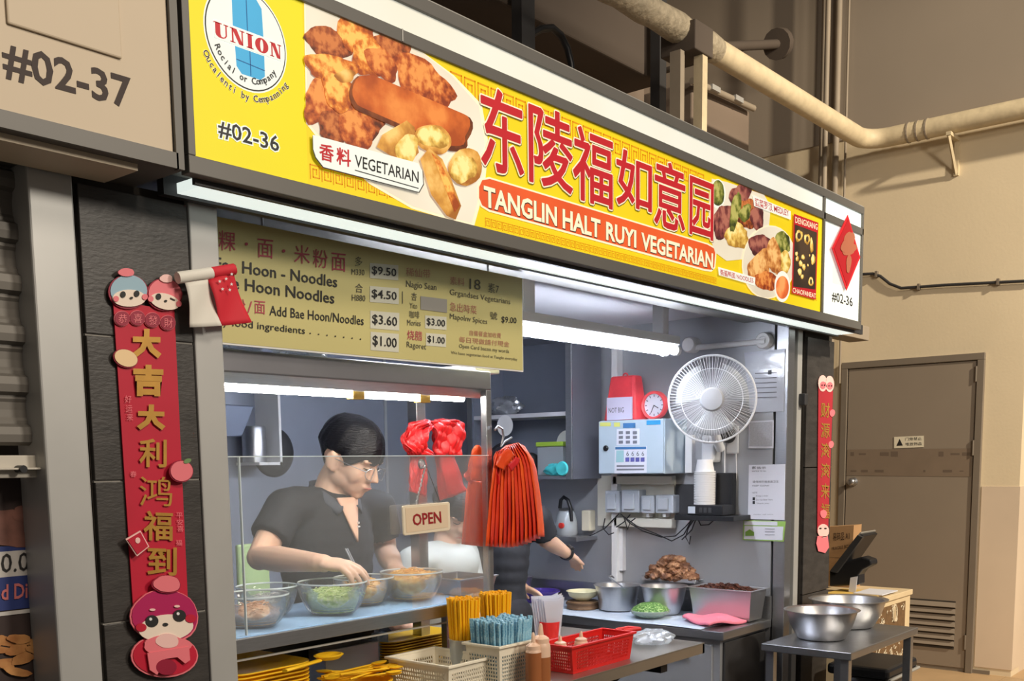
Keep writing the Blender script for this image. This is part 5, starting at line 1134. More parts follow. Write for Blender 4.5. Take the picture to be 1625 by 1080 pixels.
q = pX(901, 690, 3.95); tag(MB().lathe([(.0, 0), (.06, .003), (.064, .008), (.0, .008)], 24, (3.98, q.y + .02, zf + .15), AX).build('white_plate', M_white, smooth=40), 'white plate standing behind the lime lidded container', 'plate')

# kettle tray on the wall below
kt = thing('kettle_shelf', 'small steel wall tray below the cabinet', 'shelf', pX(900, 855, XR - .1))
wbox(868, 915, 851, 858, 0, .17, M_steel, 'tray', kt)
zk = pX(890, 851, XR - .17).z + .001
ke = thing('glass_kettle', 'glass electric kettle with black handle and red button', 'kettle', (XR - .1, pX(897, 848, XR - .1).y, zk))
kc = Vector((XR - .09, pX(899, 848, XR - .09).y, zk))
MB().lathe([(0, 0), (.05, 0), (.055, .01), (.054, .06), (.045, .1), (.036, .118), (.033, .118), (.042, .1), (.05, .06), (.05, .012), (0, .01)], 24, kc).build('jug', M_tub, ke, smooth=45)
MB().lathe([(0, 0), (.05, 0), (.052, .022), (0, .022)], 24, kc).build('base', M_black, ke, smooth=40); MB().lathe([(.036, .116), (.038, .122), (.02, .132), (0, .134)], 20, kc).build('lid', M_steel, ke, smooth=40)
MB().tube([kc + Vector((-.02, p * .03, z_)) for p, z_ in [(-1.5, .07), (-1.4, .13), (-.8, .172), (0, .185), (.6, .17), (.8, .13)]], .009, 8).build('handle', M_black, ke, smooth=50)
MB().lathe([(.014, 0), (.014, .012), (0, .014)], 14, kc + Vector((-.05, -.012, .05)), AX).build('button', mat('red_button', S(196, 50, 44), .4), ke, smooth=40)
for i in range(2): q = pX(884 + 4 * i, 845, XR - .12); tag(MB().lathe([(0, 0), (.012, 0), (.013, .07), (.008, .085), (.008, .1), (0, .1)], 14, (XR - .12 - .028 * i, kc.y + .085 - .001 * i, zk)).build('clear_bottle', M_tub, smooth=45), ['slim clear bottle left of the kettle nearer wall', 'slim clear bottle left of the kettle nearer front'][i], 'bottle')
bpl = pX(940, 825, XR); tag(MB().box(XR - .05, XR, bpl.y - .02, bpl.y + .03, bpl.z - .05, bpl.z + .05).build('cream_plug_box', M_cream, bev=.006), 'cream plug box on wall right of kettle', 'box')
# things on the back wall at the left
PKB = planeY(YB)
rk = thing('wall_rack', 'small white wall rack with steel canister on back wall', 'rack', pY(405, 740, YB))
xq0, xq1 = pY(375, 740, YB).x, pY(412, 740, YB).x; zr0, zr1 = pY(400, 738, YB).z, pY(400, 681, YB).z
MB().box(xq0, xq1, YB - .16, YB, zr0, zr0 + .012).build('board', M_white, rk); MB().box(xq1 - .012, xq1, YB - .16, YB, zr0, zr1 + .17).build('side', M_white, rk); MB().box(xq0, xq1, YB - .02, YB, zr1, zr1 + .012).build('rail', M_white, rk)
tag(MB().lathe([(0, 0), (.05, 0), (.05, .14), (.046, .15), (0, .15)], 20, (xq1 - .09, YB - .09, zr0 + .0125)).build('steel_canister', M_steel, smooth=45), 'steel canister on the white wall rack', 'canister')
q = pY(438, 717, YB - .02)
wk = thing('frying_pan', 'dark round pan hung on back wall left of the man', 'pan', q); rw = (pY(470, 717, YB).x - pY(406, 717, YB).x) / 2
AY = Matrix(((1, 0, 0), (0, 0, -1), (0, 1, 0)))
MB().lathe([(0, .035), (rw * .6, .03), (rw * .9, .012), (rw, 0), (rw, .004), (rw * .9, .018), (rw * .6, .036), (0, .042)], 32, (q.x, YB - .0, q.z), AY).build('pan', M_dark, wk, smooth=50)
MB().tube([(q.x - rw * .95, YB - .012, q.z + rw * .2), (q.x - rw * 1.5, YB - .03, q.z + rw * .5)], .009, 8).build('handle', M_black, wk)
hq0, hq1 = pY(385, 690, YB - .3), pY(405, 645, YB - .3)
tag(MB().prism([pY(x, y, YB - .35) for x, y in [(340, 640), (404, 644), (384, 692), (340, 694)]], (0, .3, 0)).build('extractor_hood', mat('dark_hood_steel', S(92, 100, 118), .45, metal=.3), bev=.004), 'dark steel extractor hood at the stall left', 'hood')
# ------------------------------------------------------------------ inner counter
ZI = .785
ci = pZ(1148, 1003, ZI); XI, YI = ci.x, max(ci.y, YP + .03)
M_bluemat = mat('pale_blue_counter_cover', S(190, 204, 222), .55, var=.08, scale=4, bump=.1, bscale=12)
ic_ = thing('steel_counter', 'stainless steel kitchen counter along the inner right wall', 'counter', ((XI + XR) / 2, 2.6, 0))
MB().box(XI, XR - .003, YI, YB - .003, ZI - .035, ZI).build('worktop', M_steel, ic_, bev=.003)
MB().box(XI + .03, XR - .003, YI + .03, YB - .003, .08, ZI - .035).build('body', M_steel_wall, ic_)
for k in range(3):
    y0 = YI + .06 + k * .52
    MB().box(XI + .018, XI + .03, y0, y0 + .49, .12, ZI - .06).build('door', M_steel_wall, ic_, bev=.004)
    MB().tube([(XI + .005, y0 + .4, ZI - .12), (XI + .005, y0 + .1, ZI - .12)], .006, 8).build('handle', M_steel, ic_.children[-1])
MB().box(XI + .05, XR - .02, YI + .018, YI + .03, .12, ZI - .05).build('end_panel', M_dark, ic_, bev=.004)
MB().box(XR - .02, XR - .003, YI, YB - .003, ZI, ZI + .1).build('backsplash', M_steel, ic_)
cvr = MB().grid(lambda u, v: (XI - .004 + u * (XR - .03 - XI), YI + .1 + v * 1.6, ZI + .003 + .002 * math.sin(u * 11 + v * 17)), 10, 30).build('counter_cover', M_bluemat, smooth=60, thick=.002)
tag(cvr, 'pale blue plastic cover on the inner steel counter', 'cover')
bc = thing('back_counter', 'low steel counter along the back wall', 'counter', (2.5, YB - .3, 0))
MB().box(1.25, XI - .02, YB - .5, YB - .02, .78, .82).build('worktop', M_steel, bc, bev=.003); MB().box(1.25, XI - .02, YB - .46, YB - .02, .1, .78).build('body', M_steel_wall, bc)
ZT = ZI + .0065
def panshape(c0, cx1, cy1, z0, h, m, root, name, flare=.012, wall=.003, rimw=.012, bev=.006):
    """open rectangular pan; c0 = near left base corner"""
    x0, x1, y0, y1 = c0.x, cx1, c0.y, cy1; f = flare
    o = [(x0, y0), (x1, y0), (x1, y1), (x0, y1)]; s = [(-1, -1), (1, -1), (1, 1), (-1, 1)]
    R_ = lambda d, z: [(p[0] + q[0] * d, p[1] + q[1] * d, z) for p, q in zip(o, s)]
    rings = [R_(0, z0), R_(f, z0 + h), R_(f + rimw, z0 + h), R_(f + rimw, z0 + h - .006), R_(f + rimw, z0 + h + .002), R_(f - wall, z0 + h + .002), R_(-wall, z0 + .004)]
    rings = [R_(0, z0), R_(f, z0 + h - .003), R_(f + rimw, z0 + h - .003), R_(f + rimw, z0 + h), R_(f - wall, z0 + h), R_(-wall, z0 + wall)]
    vs = [p for r in rings for p in r]; fs = [(3, 2, 1, 0)]
    for i in range(len(rings) - 1):
        for k in range(4): fs.append((i * 4 + k, i * 4 + (k + 1) % 4, (i + 1) * 4 + (k + 1) % 4, (i + 1) * 4 + k))
    n = (len(rings) - 1) * 4; fs.append((n, n + 1, n + 2, n + 3))
    return MB().add(vs, fs).build(name, m, root, bev=bev)
M_pol = mat('polished_stainless', S(196, 196, 198), .36, metal=.95, var=.04, scale=5)
def lathebowl(name, label, cat, c, r, h, m=None, rb=.62, group=None):
    t = thing(name, label, cat, c, group)
    MB().lathe([(0, 0), (r * rb, 0), (r * (rb + .06), .004), (r * .84, h * .45), (r * .95, h * .9), (r * .96, h - .004), (r * 1.03, h - .002), (r * 1.04, h), (r * 1.0, h + .001), (r * .93, h - .004), (r * .82, h * .46), (r * rb, .006), (0, .005)], 40, c).build('bowl', m or M_pol, t, smooth=40)
    return t
# tub of dark fried bits
t0, t1, t2 = pZ(1189, 986, ZT), pZ(1118.5, 973, ZT), pZ(1236, 976, ZT)
tb = thing('steel_tub', 'deep rectangular steel tub heaped with dark fried bits', 'tub', t0)
xt1 = min(t2.x, XR - .05); ht = pY(1193, 936, t0.y).z - ZT
panshape(t0, xt1, t1.y, ZT, ht, M_pol, tb, 'tub', .014)
def heap(x0, x1, y0, y1, z0, amp, m, root, name, n, s0, s1, seed, flat=.6):
    rg = random.Random(seed); k = MB()
    for i in range(n):
        u, v = rg.uniform(-1, 1), rg.uniform(-1, 1); z = z0 + amp * max(0, 1 - (u * u + v * v) * .6) * rg.uniform(.4, 1)
        c = Vector(((x0 + x1) / 2 + u * (x1 - x0) / 2, (y0 + y1) / 2 + v * (y1 - y0) / 2, z)); s = rg.uniform(s0, s1)
        ax = Matrix.Rotation(rg.uniform(0, 6), 3, 'Z') @ Matrix.Rotation(rg.uniform(-.7, .7), 3, 'X')
        k.obox(c, (s * 2, s * rg.uniform(.7, 1.4), s * flat), ax)
    o = k.build(name, m, root); o['kind'] = 'stuff'; return o
F_dark = foodmat('dark_fried_bits', S(44, 22, 16), S(78, 40, 28), S(120, 70, 50), 60)
MB().box(t0.x, xt1, t0.y, t1.y, ZT + .02, ZT + ht - .02).build('fill', F_dark, tb)['kind'] = 'stuff'
heap(t0.x, xt1, t0.y, t1.y, ZT + ht - .018, .035, F_dark, tb, 'fried_bits', 420, .004, .009, 2)
# bowls
c = pZ(1074, 968, ZT); d = (c - C_O).dot(C_F)
c.x = min(c.x, XR - .16); b2_ = lathebowl('steel_bowl', 'steel mixing bowl under the tray of fried pieces', 'bowl', c, 36 * d / FPX, .125)
zr = ZT + .125
c = pZ(1000, 962, ZT); d = (c - C_O).dot(C_F)
c.x = min(c.x, XR - .17); lathebowl('steel_bowl', 'steel mixing bowl holding a ladle left of the tray', 'bowl', c, 36 * d / FPX, .115, rb=.75)
ld_ = thing('steel_ladle', 'steel ladle handle leaning out of mixing bowl', 'ladle', c)
MB().tube([pY(966, 915, c.y - .06), pY(1000, 940, c.y - .085), pZ(1012, 950, ZT + .04)], .005, 8, flat=.5).build('handle', M_pol, ld_, smooth=50)
MB().tube([pY(966, 915, c.y - .06), pY(970, 913, c.y - .05), pY(974, 916, c.y - .045)], .004, 8).build('hook', M_pol, ld_)
# tray with fried pieces
tc_ = pZ(1104, 916, zr + .001)
tr_ = thing('steel_tray', 'flat steel tray carrying a pile of brown fried pieces', 'tray', tc_)
ty0, ty1 = pZ(1117, 924, zr).y, pZ(1040, 917, zr).y; tx0, tx1 = pZ(1117, 924, zr).x, min(pZ(1171, 911, zr).x, XR - .05)
panshape(Vector((tx0, ty0, 0)), tx1, ty1, zr + .002, .018, M_pol, tr_, 'tray', .006, bev=.002)
F_fried = [foodmat('fried_mock_meat_%s' % n, S(*a), S(*b), S(*c_), 34) for n, a, b, c_ in (('dark', (70, 42, 28), (124, 82, 56), (182, 136, 100)), ('light', (86, 56, 38), (146, 102, 72), (200, 156, 118)))]
def lump(seed, sx, sy, sz):
    rg = random.Random(seed); ph = [rg.uniform(0, 6.28) for _ in range(6)]
    def fn(u, v):
        th, p = 2 * math.pi * u, math.pi * v
        k = 1 + .18 * math.sin(2 * th + ph[0]) * math.sin(p) + math.sin(p) * (.14 * math.sin(3 * th + 2 * p + ph[1]) + .13 * math.sin(5 * th + 4 * p + ph[2]) + .1 * math.sin(8 * th - 7 * p + ph[3]) + .07 * math.sin(11 * th + 9 * p + ph[4]))
        return (sx * k * math.sin(p) * math.cos(th), sy * k * math.sin(p) * math.sin(th), sz * k * math.cos(p))
    return MB().grid(fn, 30, 16, cu=True).mesh('fried_piece', 40)
lumps = [lump(s, .040, .030, .021) for s in range(6)]
rg = random.Random(5); cnt = 0
for lay, (n_, rx_2, ry_2) in enumerate(((11, .8, .8), (8, .58, .6), (5, .36, .38), (2, .12, .15))):
    for i in range(n_):
        a = 2 * math.pi * i / n_ + lay * .5
        o = link('fried_piece', lumps[cnt % 6], F_fried[cnt % 2]); cnt += 1
        if cnt <= 12 and not o.data.materials: o.data.materials.append(F_fried[cnt % 2])
        o.location = ((tx0 + tx1) / 2 + math.cos(a) * rx_2 * (tx1 - tx0) / 2 * .85, (ty0 + ty1) / 2 + math.sin(a) * ry_2 * (ty1 - ty0) / 2, zr + .026 + lay * .025)
        o.rotation_euler = (rg.uniform(-.3, .3), rg.uniform(-.3, .3), rg.uniform(0, 6))
        tag(o, ['brown fried piece in the bottom layer on the steel tray', 'brown fried piece in the second layer on the steel tray', 'brown fried piece near the top of the heap', 'brown fried piece crowning the heap on the tray'][lay], 'fried food', 'fried pieces heaped on the steel tray')
# green chopped leaves in a bag
c = pZ(1032, 979, ZT); d = (c - C_O).dot(C_F); r_ = 31 * d / FPX
gb = thing('greens_bag', 'clear bag of chopped green herbs on the blue cover', 'bag', c)
F_herb = foodmat('chopped_green_herbs', S(34, 74, 24), S(84, 132, 56), S(190, 208, 150), 130)
MB().lathe([(0, 0), (r_ * .5, .0), (r_ * .9, .018), (r_ * .98, .03), (r_ * .85, .046), (r_ * .5, .062), (0, .068)], 28, c).build('herbs', F_herb, gb, smooth=60)['kind'] = 'stuff'
heap(c.x - r_ * .7, c.x + r_ * .7, c.y - r_ * .7, c.y + r_ * .7, c.z + .032, .034, F_herb, gb, 'herb_bits', 260, .0025, .005, 4)
MB().lathe([(0, -.0005), (r_ * .52, -.0005), (r_ * .94, .017), (r_ * 1.03, .031), (r_ * 1.02, .034)], 28, c).build('bag_film', M_film, gb, smooth=60)
# pink cloth
pc = [pZ(1083, 984, ZI + .006), pZ(1125, 997, ZI + .006), pZ(1185, 987, ZI + .006), pZ(1110, 975, ZI + .006)]
def pk(u, v):
    p = pc[0] * (1 - u) * (1 - v) + pc[1] * u * (1 - v) + pc[2] * u * v + pc[3] * (1 - u) * v
    return p + Vector((0, 0, .012 + .010 * math.sin(u * 7 + 1) * math.sin(v * 5 + .5)))
tag(MB().grid(pk, 16, 14).build('pink_cloth', mat('pink_wiping_cloth', S(236, 130, 150), .85, var=.06, scale=20, bump=.3, bscale=60), smooth=70, thick=.01), 'folded pink cloth at the front of steel counter', 'cloth')
# far end of the counter
c = pZ(852, 948, ZT); d = (c - C_O).dot(C_F); c.x = min(c.x, XR - .15); c.y += .07
lathebowl('steel_bowl', 'steel bowl at the far end of inner counter', 'bowl', c, 29 * d / FPX, .115)
c = pZ(914, 940, ZT); c.x = min(c.x, XR - .15); c.y -= .03
cl_ = thing('colander', 'purple plastic colander behind the cream bowl', 'colander', c); M_pur = mat('purple_plastic', S(92, 70, 176), .4, var=.08)
MB().lathe([(0, 0), (.075, 0), (.08, .004), (.1, .045), (.112, .047), (.112, .052), (.098, .052), (.076, .008), (0, .006)], 32, c).build('bowl', M_pur, cl_, smooth=40)
for k in range(28):
    t = 2 * math.pi * k / 28; MB().obox(c + Vector((.093 * math.cos(t), .093 * math.sin(t), .026)), (.003, .006, .022), Matrix.Rotation(t, 3, 'Z')).build('slot', M_dark, cl_)
c = pZ(925, 964, ZT); d = (c - C_O).dot(C_F); c.x = min(c.x, XR - .14)
sm = thing('bamboo_steamer', 'brown round steamer base under the cream bowl', 'steamer', c)
MB().lathe([(0, 0), (.075, 0), (.075, .032), (.07, .035), (0, .035)], 28, c).build('body', mat('brown_bamboo', S(112, 86, 62), .6, var=.15, scale=20), sm, smooth=40); MB().lathe([(.0755, .02), (.079, .02), (.079, .028), (.0755, .028)], 28, c, ring=True).build('band', mat('dark_bamboo', S(84, 62, 44), .6), sm, smooth=40)
lathebowl('cream_bowl', 'cream wide bowl resting on the brown steamer', 'bowl', c + Vector((.0, -.0, .036)), .075, .045, mat('cream_ceramic', S(222, 216, 178), .35), rb=.4)

# ------------------------------------------------------------------ front serving counter
ZC = .85
fa = pZ(1118, 1019, ZC); YC = fa.y; XCR = fa.x
M_ctop = mat('warm_reflecting_steel', S(186, 180, 170), .3, metal=.85, var=.05, scale=4)
fc_ = thing('serving_counter', 'stainless steel front serving counter projecting below the display', 'counter', (2.2, YC, 0))
MB().box(1.34, XCR, YC, YD2 + .02, ZC - .004, ZC).build('worktop', M_ctop, fc_, bev=.001)
MB().box(1.34, XCR, YC, YC + .012, ZC - .036, ZC - .004).build('front_lip', M_ctop, fc_); MB().box(XCR - .012, XCR, YC, YD2, ZC - .036, ZC - .004).build('end_lip', M_ctop, fc_)
MB().box(1.36, xdr + .02, YP + .05, YD2, 0, ZC - .036).build('base_cabinet', M_dark, fc_)
bx_ = pZ(1050, 1052, ZC - .05); MB().tube([(bx_.x - .1, YC + .1, ZC - .036), (bx_.x - .3, YP + .05, ZC - .22)], .008, 6).build('bracket', M_black, fc_)
MB().box(XCR - .2, XCR - .16, YC + .05, YD2 - .1, ZC - .08, ZC - .036).build('underframe', M_black, fc_)
ZS = ZC + .001
M_yel2 = mat('yellow_melamine', S(255, 202, 36), .4, var=.03, scale=6)
def traymesh(wx, wy, h=.016, rc=.05, fl=.02):
    def ring(d, z):
        out = []
        for cx_, cy_, a0 in ((wx / 2 - rc, wy / 2 - rc, 0), (-wx / 2 + rc, wy / 2 - rc, 90), (-wx / 2 + rc, -wy / 2 + rc, 180), (wx / 2 - rc, -wy / 2 + rc, 270)):
            for k in range(6):
                a = math.radians(a0 + 18 * k); out.append((cx_ + (rc + d) * math.cos(a), cy_ + (rc + d) * math.sin(a), z))
        return out
    rs = [ring(-fl, 0), ring(0, h), ring(.004, h), ring(.004, h + .003), ring(-.002, h + .003), ring(-fl - .002, .003)]; n = 24
    vs = [p for r in rs for p in r]; fs = [tuple(range(n))[::-1]]
    for i in range(len(rs) - 1):
        for k in range(n): fs.append((i * n + k, i * n + (k + 1) % n, (i + 1) * n + (k + 1) % n, (i + 1) * n + k))
    fs.append(tuple(range((len(rs) - 1) * n, len(rs) * n)))
    return MB().add(vs, fs).mesh('yellow_tray', 50)
# stack by the left post
cr = pY(502, 1047, 2.03); x1t = cr.x; wxt = x1t - 1.41
tm = traymesh(wxt, .27); nt = 12; st_ = (cr.z - .019 - ZS) / (nt - 1)
for i in range(nt):
    o = link('yellow_tray', tm, M_yel2); o.location = (1.41 + wxt / 2, 2.03 + .138, ZS + st_ * i); o.rotation_euler.z = rg.uniform(-.015, .015)
    tag(o, 'topmost yellow tray of the stack beside the left post' if i == nt - 1 else 'yellow tray stacked under the topmost one by the left post', 'tray', 'yellow trays stacked by the left post')
# rear stack
cr = pY(711, 1006, 2.27); xl_ = pY(618, 1012, 2.2).x; wx2 = min(cr.x - xl_, .3)
tm2 = traymesh(wx2, .15, rc=.04); nt2 = 10; ztop = pY(640, 1016, 2.2).z; st2 = (ztop - .019 - ZS) / (nt2 - 1)
M_olive = mat('dark_yellow_melamine', S(224, 178, 36), .4, var=.04)
for i in range(nt2):
    o = link('yellow_tray', tm2, M_olive); o.location = (xl_ + wx2 / 2, 2.2 + .078, ZS + st2 * i); o.rotation_euler.z = rg.uniform(-.02, .02)
    tag(o, 'topmost dark yellow tray of the rear stack' if i == nt2 - 1 else 'dark yellow tray inside the rear stack under the display shelf', 'tray', 'dark yellow trays in the rear stack')
# black board and steel box under the shelf
YK = 2.31
kb = pY(420, 1043, YK)
tag(MB().prism([pY(x, y, YK) for x, y in [(420, 1003), (594, 996), (597, 1045), (420, 1060)]], (0, .02, 0)).build('black_board', M_black, bev=.002), 'black board standing under the display shelf', 'board')
p0, p1 = pY(508, 1062, 2.24), pY(592, 1049, 2.24); zt_ = (pY(508, 1027, 2.24).z + pY(590, 1018, 2.24).z) / 2
sb_ = thing('steel_box', 'square polished steel pot between the tray stacks', 'pot', ((p0.x + p1.x) / 2, 2.26, ZS))
panshape(Vector((p0.x, 2.215, 0)), p1.x, 2.29, ZS, zt_ - ZS, M_pol, sb_, 'pot', .0, .003, .003, .003)
q0, q1 = pY(597, 1045, 2.25), pY(613, 1002, 2.25)
tag(MB().box(q0.x, q1.x, 2.24, 2.27, ZS, q1.z).build('blue_carton', mat('blue_speckled_carton', S(120, 150, 186), .5, col2=S(186, 204, 220), scale=60), bev=.003), 'pale blue speckled carton beside rear tray stack', 'carton')
# baskets with real openings
def basket(c, x1, y1, z0, zr, m, root, name, cell=.009, taper=.015, rim=.008):
    """wire-like perforated basket: near left rim corner c, other sides x1, y1"""
    x0, y0 = c.x, c.y; k = MB(); h = zr - z0
    def wall(a, b, na):
        # a, b: rim corners (x, y); inward taper handled by centre shift
        cx_, cy_ = (x0 + x1) / 2, (y0 + y1) / 2
        def P(u, v):
            x = a[0] + (b[0] - a[0]) * u; y = a[1] + (b[1] - a[1]) * u; s = 1 - taper * (1 - v) / max(x1 - x0, y1 - y0) * 2
            return Vector((cx_ + (x - cx_) * s, cy_ + (y - cy_) * s, z0 + h * v))
        nz_ = max(3, int(h / cell))
        us = [i / na for i in range(na + 1)]; vs = [j / nz_ for j in range(nz_ + 1)]
        solid_bottom, solid_top = .12, .82
        def quad(u0, u1, v0, v1): k.face([P(u0, v0), P(u1, v0), P(u1, v1), P(u0, v1)])
        quad(0, 1, 0, solid_bottom); quad(0, 1, solid_top, 1); quad(0, .06, solid_bottom, solid_top); quad(.94, 1, solid_bottom, solid_top)
        nv = max(3, int(h * .7 / cell)); nu = na; bw = .42
        for i in range(nu + 1):
            u = .06 + .88 * i / nu; quad(max(.06, u - .44 / nu * bw), min(.94, u + .44 / nu * bw), solid_bottom, solid_top)
        for j in range(nv + 1):
            v = solid_bottom + (solid_top - solid_bottom) * j / nv; dv = (solid_top - solid_bottom) / nv * bw / 2; quad(.06, .94, max(solid_bottom, v - dv), min(solid_top, v + dv))
    lx, ly = x1 - x0, y1 - y0
    wall((x0, y0), (x1, y0), int(lx / cell)); wall((x1, y0), (x1, y1), int(ly / cell)); wall((x1, y1), (x0, y1), int(lx / cell)); wall((x0, y1), (x0, y0), int(ly / cell))
    k.build('walls', m, root, thick=.002)
    t = taper; MB().box(x0 + t, x1 - t, y0 + t, y1 - t, z0, z0 + .003).build('base', m, root)
    r = rim; g = MB()
    g.box(x0 - r, x1 + r, y0 - r, y0 + .002, zr - .004, zr + .003).box(x0 - r, x1 + r, y1 - .002, y1 + r, zr - .004, zr + .003).box(x0 - r, x0 + .002, y0, y1, zr - .004, zr + .003).box(x1 - .002, x1 + r, y0, y1, zr - .004, zr + .003)
    g.build('rim', m, root, bev=.0015)
M_crb = mat('cream_basket_plastic', S(236, 228, 208), .45, var=.02)
zrim = ZS + .10
c = pZ(712, 1058, zrim); xr_ = pZ(778, 1040, zrim).x; yl_ = pZ(619, 1042, zrim).y
t = thing('plastic_basket', 'low empty cream perforated basket on the serving counter', 'basket', (c.x, c.y, ZS)); basket(c, xr_, yl_, ZS, zrim, M_crb, t, 'basket', .010)
print('basket1', c, xr_, yl_)
zrim2 = ZS + .135
c2_ = pZ(792, 1027, zrim2); xr2 = pZ(838, 1012, zrim2).x; yl2 = pZ(737, 1020, zrim2).y
t = thing('plastic_basket', 'tall cream perforated basket full of blue straws', 'basket', (c2_.x, c2_.y, ZS)); basket(c2_, xr2, yl2, ZS, zrim2, M_crb, t, 'basket', .010)
print('basket2', c2_, xr2, yl2)
M_bst = mat('blue_wrapped_straw', S(66, 148, 190), .5, col2=S(176, 216, 230), scale=160); 
sm_ = MB().tube([(0, 0, 0), (0, 0, .185)], .0042, 6).mesh('blue_straw', 40)
nx_, ny_ = 12, 18
for i in range(nx_):
    for j in range(ny_):
        o = link('blue_straw', sm_, M_bst)
        u, v = (i + .5 + rg.uniform(-.3, .3)) / nx_, (j + .5 + rg.uniform(-.3, .3)) / ny_
        m_ = .016
        o.location = (c2_.x + m_ + u * (xr2 - c2_.x - 2 * m_), c2_.y + m_ + v * (yl2 - c2_.y - 2 * m_), ZS + .006 + rg.uniform(0, .012))
        o.rotation_euler = (-(v - .5) * .12 + rg.uniform(-.03, .03), (u - .5) * .14 + rg.uniform(-.03, .03), 0)
        tag(o, 'blue paper wrapped straw standing in the tall cream basket', 'straw', 'blue straws in the tall basket')
# yellow straws in cups
M_yst = mat('yellow_plastic_straw', S(255, 188, 20), .4, var=.04); M_jar = glassmat('clear_cup_glass', (.9, .9, .88, 1), .12, 1.0)
ys_ = MB().tube([(0, 0, 0), (0, 0, .236)], .0040, 6).mesh('yellow_straw', 40)
for q, (px_, py_, lab, nn, zz) in enumerate([(736, 950, 'left', 104, 1.925), (786, 941, 'right', 96, 1.935)]):
    top = pY(px_, py_, zz)
    r_ = .040
    cu_ = thing('straw_cup', 'clear cup holding the %s bundle of yellow straws' % lab, 'cup', (top.x, top.y, ZS))
    MB().lathe([(0, 0), (r_ * .98, 0), (r_ * 1.10, .128), (r_ * 1.15, .128), (r_ * 1.15, .131), (r_ * 1.06, .131), (r_ * .94, .004), (0, .004)], 24, (top.x, top.y, ZS)).build('cup', M_tub, cu_, smooth=40)
    for i in range(nn):
        a = i * 2.39996; k = math.sqrt((i + .5) / nn)
        o = link('yellow_straw', ys_, M_yst); o.location = (top.x + k * (r_ - .008) * math.cos(a), top.y + k * (r_ - .008) * math.sin(a), ZS + .006 + rg.uniform(0, .006))
        o.rotation_euler = (-math.sin(a) * k * .06, math.cos(a) * k * .06, 0)
        tag(o, 'yellow straw in the %s straw cup' % lab, 'straw', 'yellow straws in the %s cup' % lab)
# sauce bottles
M_sauce = mat('brown_chilli_sauce', S(158, 96, 56), .35, var=.06); M_bot = glassmat('cloudy_squeeze_bottle', (.9, .86, .82, 1), .45, .5, (.8, .72, .66, 1))
M_clrb2 = mat('translucent_bottle_top', S(226, 190, 164), .4, var=.03)
def bottle(px_, ptop, rpx, h, label, z0=ZS, fill=.62, sauce=M_sauce):
    p = pZ(px_, ptop, z0 + h); r_ = rpx * (p - C_O).dot(C_F) / FPX; c = Vector((p.x, p.y, z0))
    t = thing('squeeze_bottle', label, 'bottle', c)
    hf = h * fill * .86
    MB().lathe([(0, 0), (r_, 0), (r_, hf), (0, hf)], 24, c).build('sauce', sauce, t, smooth=40)
    MB().lathe([(0, hf), (r_, hf), (r_ * .99, h * .66), (r_ * .95, h * .70), (r_ * .82, h * .74), (0, h * .745)], 24, c).build('bottle', M_clrb2, t, smooth=40)
    MB().lathe([(r_ * .86, h * .73), (r_ * .86, h * .79), (r_ * .6, h * .82), (r_ * .3, h * .84), (r_ * .2, h * .97), (r_ * .12, h), (0, h)], 20, c).build('nozzle_cap', M_clrb2, t, smooth=35)
    return t
bottle(858, 989, 15.5, .19, 'brown sauce squeeze bottle beside the red basket')
bottle(846, 1003, 13, .17, 'squeeze bottle half hidden behind brown sauce bottle', fill=.8)
# red basket
M_redb = mat('red_basket_plastic', S(206, 34, 30), .42, var=.05)
zr3 = ZS + .082
c3_ = pZ(907, 1027, zr3); xr3 = pZ(1005, 1003, zr3).x; yl3 = pZ(862, 1019, zr3).y
c3_.y = max(c3_.y, YC + .03)
print('red', c3_, xr3, yl3, YC, XCR)
t = thing('plastic_basket', 'red perforated basket with handles at counter right end', 'basket', (c3_.x, c3_.y, ZS)); basket(c3_, xr3, yl3, ZS, zr3, M_redb, t, 'basket', .009, .014)
MB().tube([(xr3 + .004, yl3 - .05, zr3), (xr3 + .045, yl3 - .07, zr3 + .004), (xr3 + .05, yl3 - .11, zr3 + .004), (xr3 + .004, c3_.y + .04, zr3)], .007, 8).build('handle', M_redb, t, smooth=50)
M_clrb = mat('pale_pink_bottle_top', S(236, 208, 190), .45)
for i, (px_, py_) in enumerate([(889, 1008), (922, 1001)]): 
    b_ = bottle(px_, py_, 11, .10 if i == 0 else .11, ['short clear capped bottle inside red basket near the sauce', 'short clear capped bottle further right inside red basket'][i], ZS + .004, .5, M_clrb)
# sleeve of clear bags in a red cup
c = pZ(872, 992, ZS + .06); c.z = ZS
rd = thing('red_cup', 'red cup holding folded clear plastic sleeves', 'cup', c)
MB().lathe([(0, 0), (.03, 0), (.036, .075), (.034, .075), (.028, .004), (0, .004)], 24, c).build('cup', M_redb, rd, smooth=40)
sl_ = thing('plastic_sleeves', 'folded translucent plastic sleeves standing in red cup', 'plastic bags', c + Vector((0, 0, .05)))
M_sle = glassmat('milky_plastic', (.9, .92, .98, 1), .5, .8, (.85, .87, .95, 1))
for i in range(6):
    w_ = .026 + .003 * i; ang = -.45 + .15 * i
    def sf(u, v, i=i, w_=w_): 
        x = (u - .5) * 2 * (w_ * .8 + .016 * v); return c + Vector((x * .8 + .0, -x * .6 + (i - 2.5) * .008, .02 + v * (.13 + .006 * (i % 3) + .01 * (u > .8))))
    MB().grid(sf, 5, 5).build('sleeve', M_sle, sl_, thick=.001)
# bag of film on the counter right
c = pZ(1035, 1022, ZS); crumple('plastic_bag', 'crumpled clear plastic bag at right end of serving counter', 'plastic bag', (c.x, max(c.y, YC + .1), ZS + .026), .085, .065, .025, M_film, 11, .25)
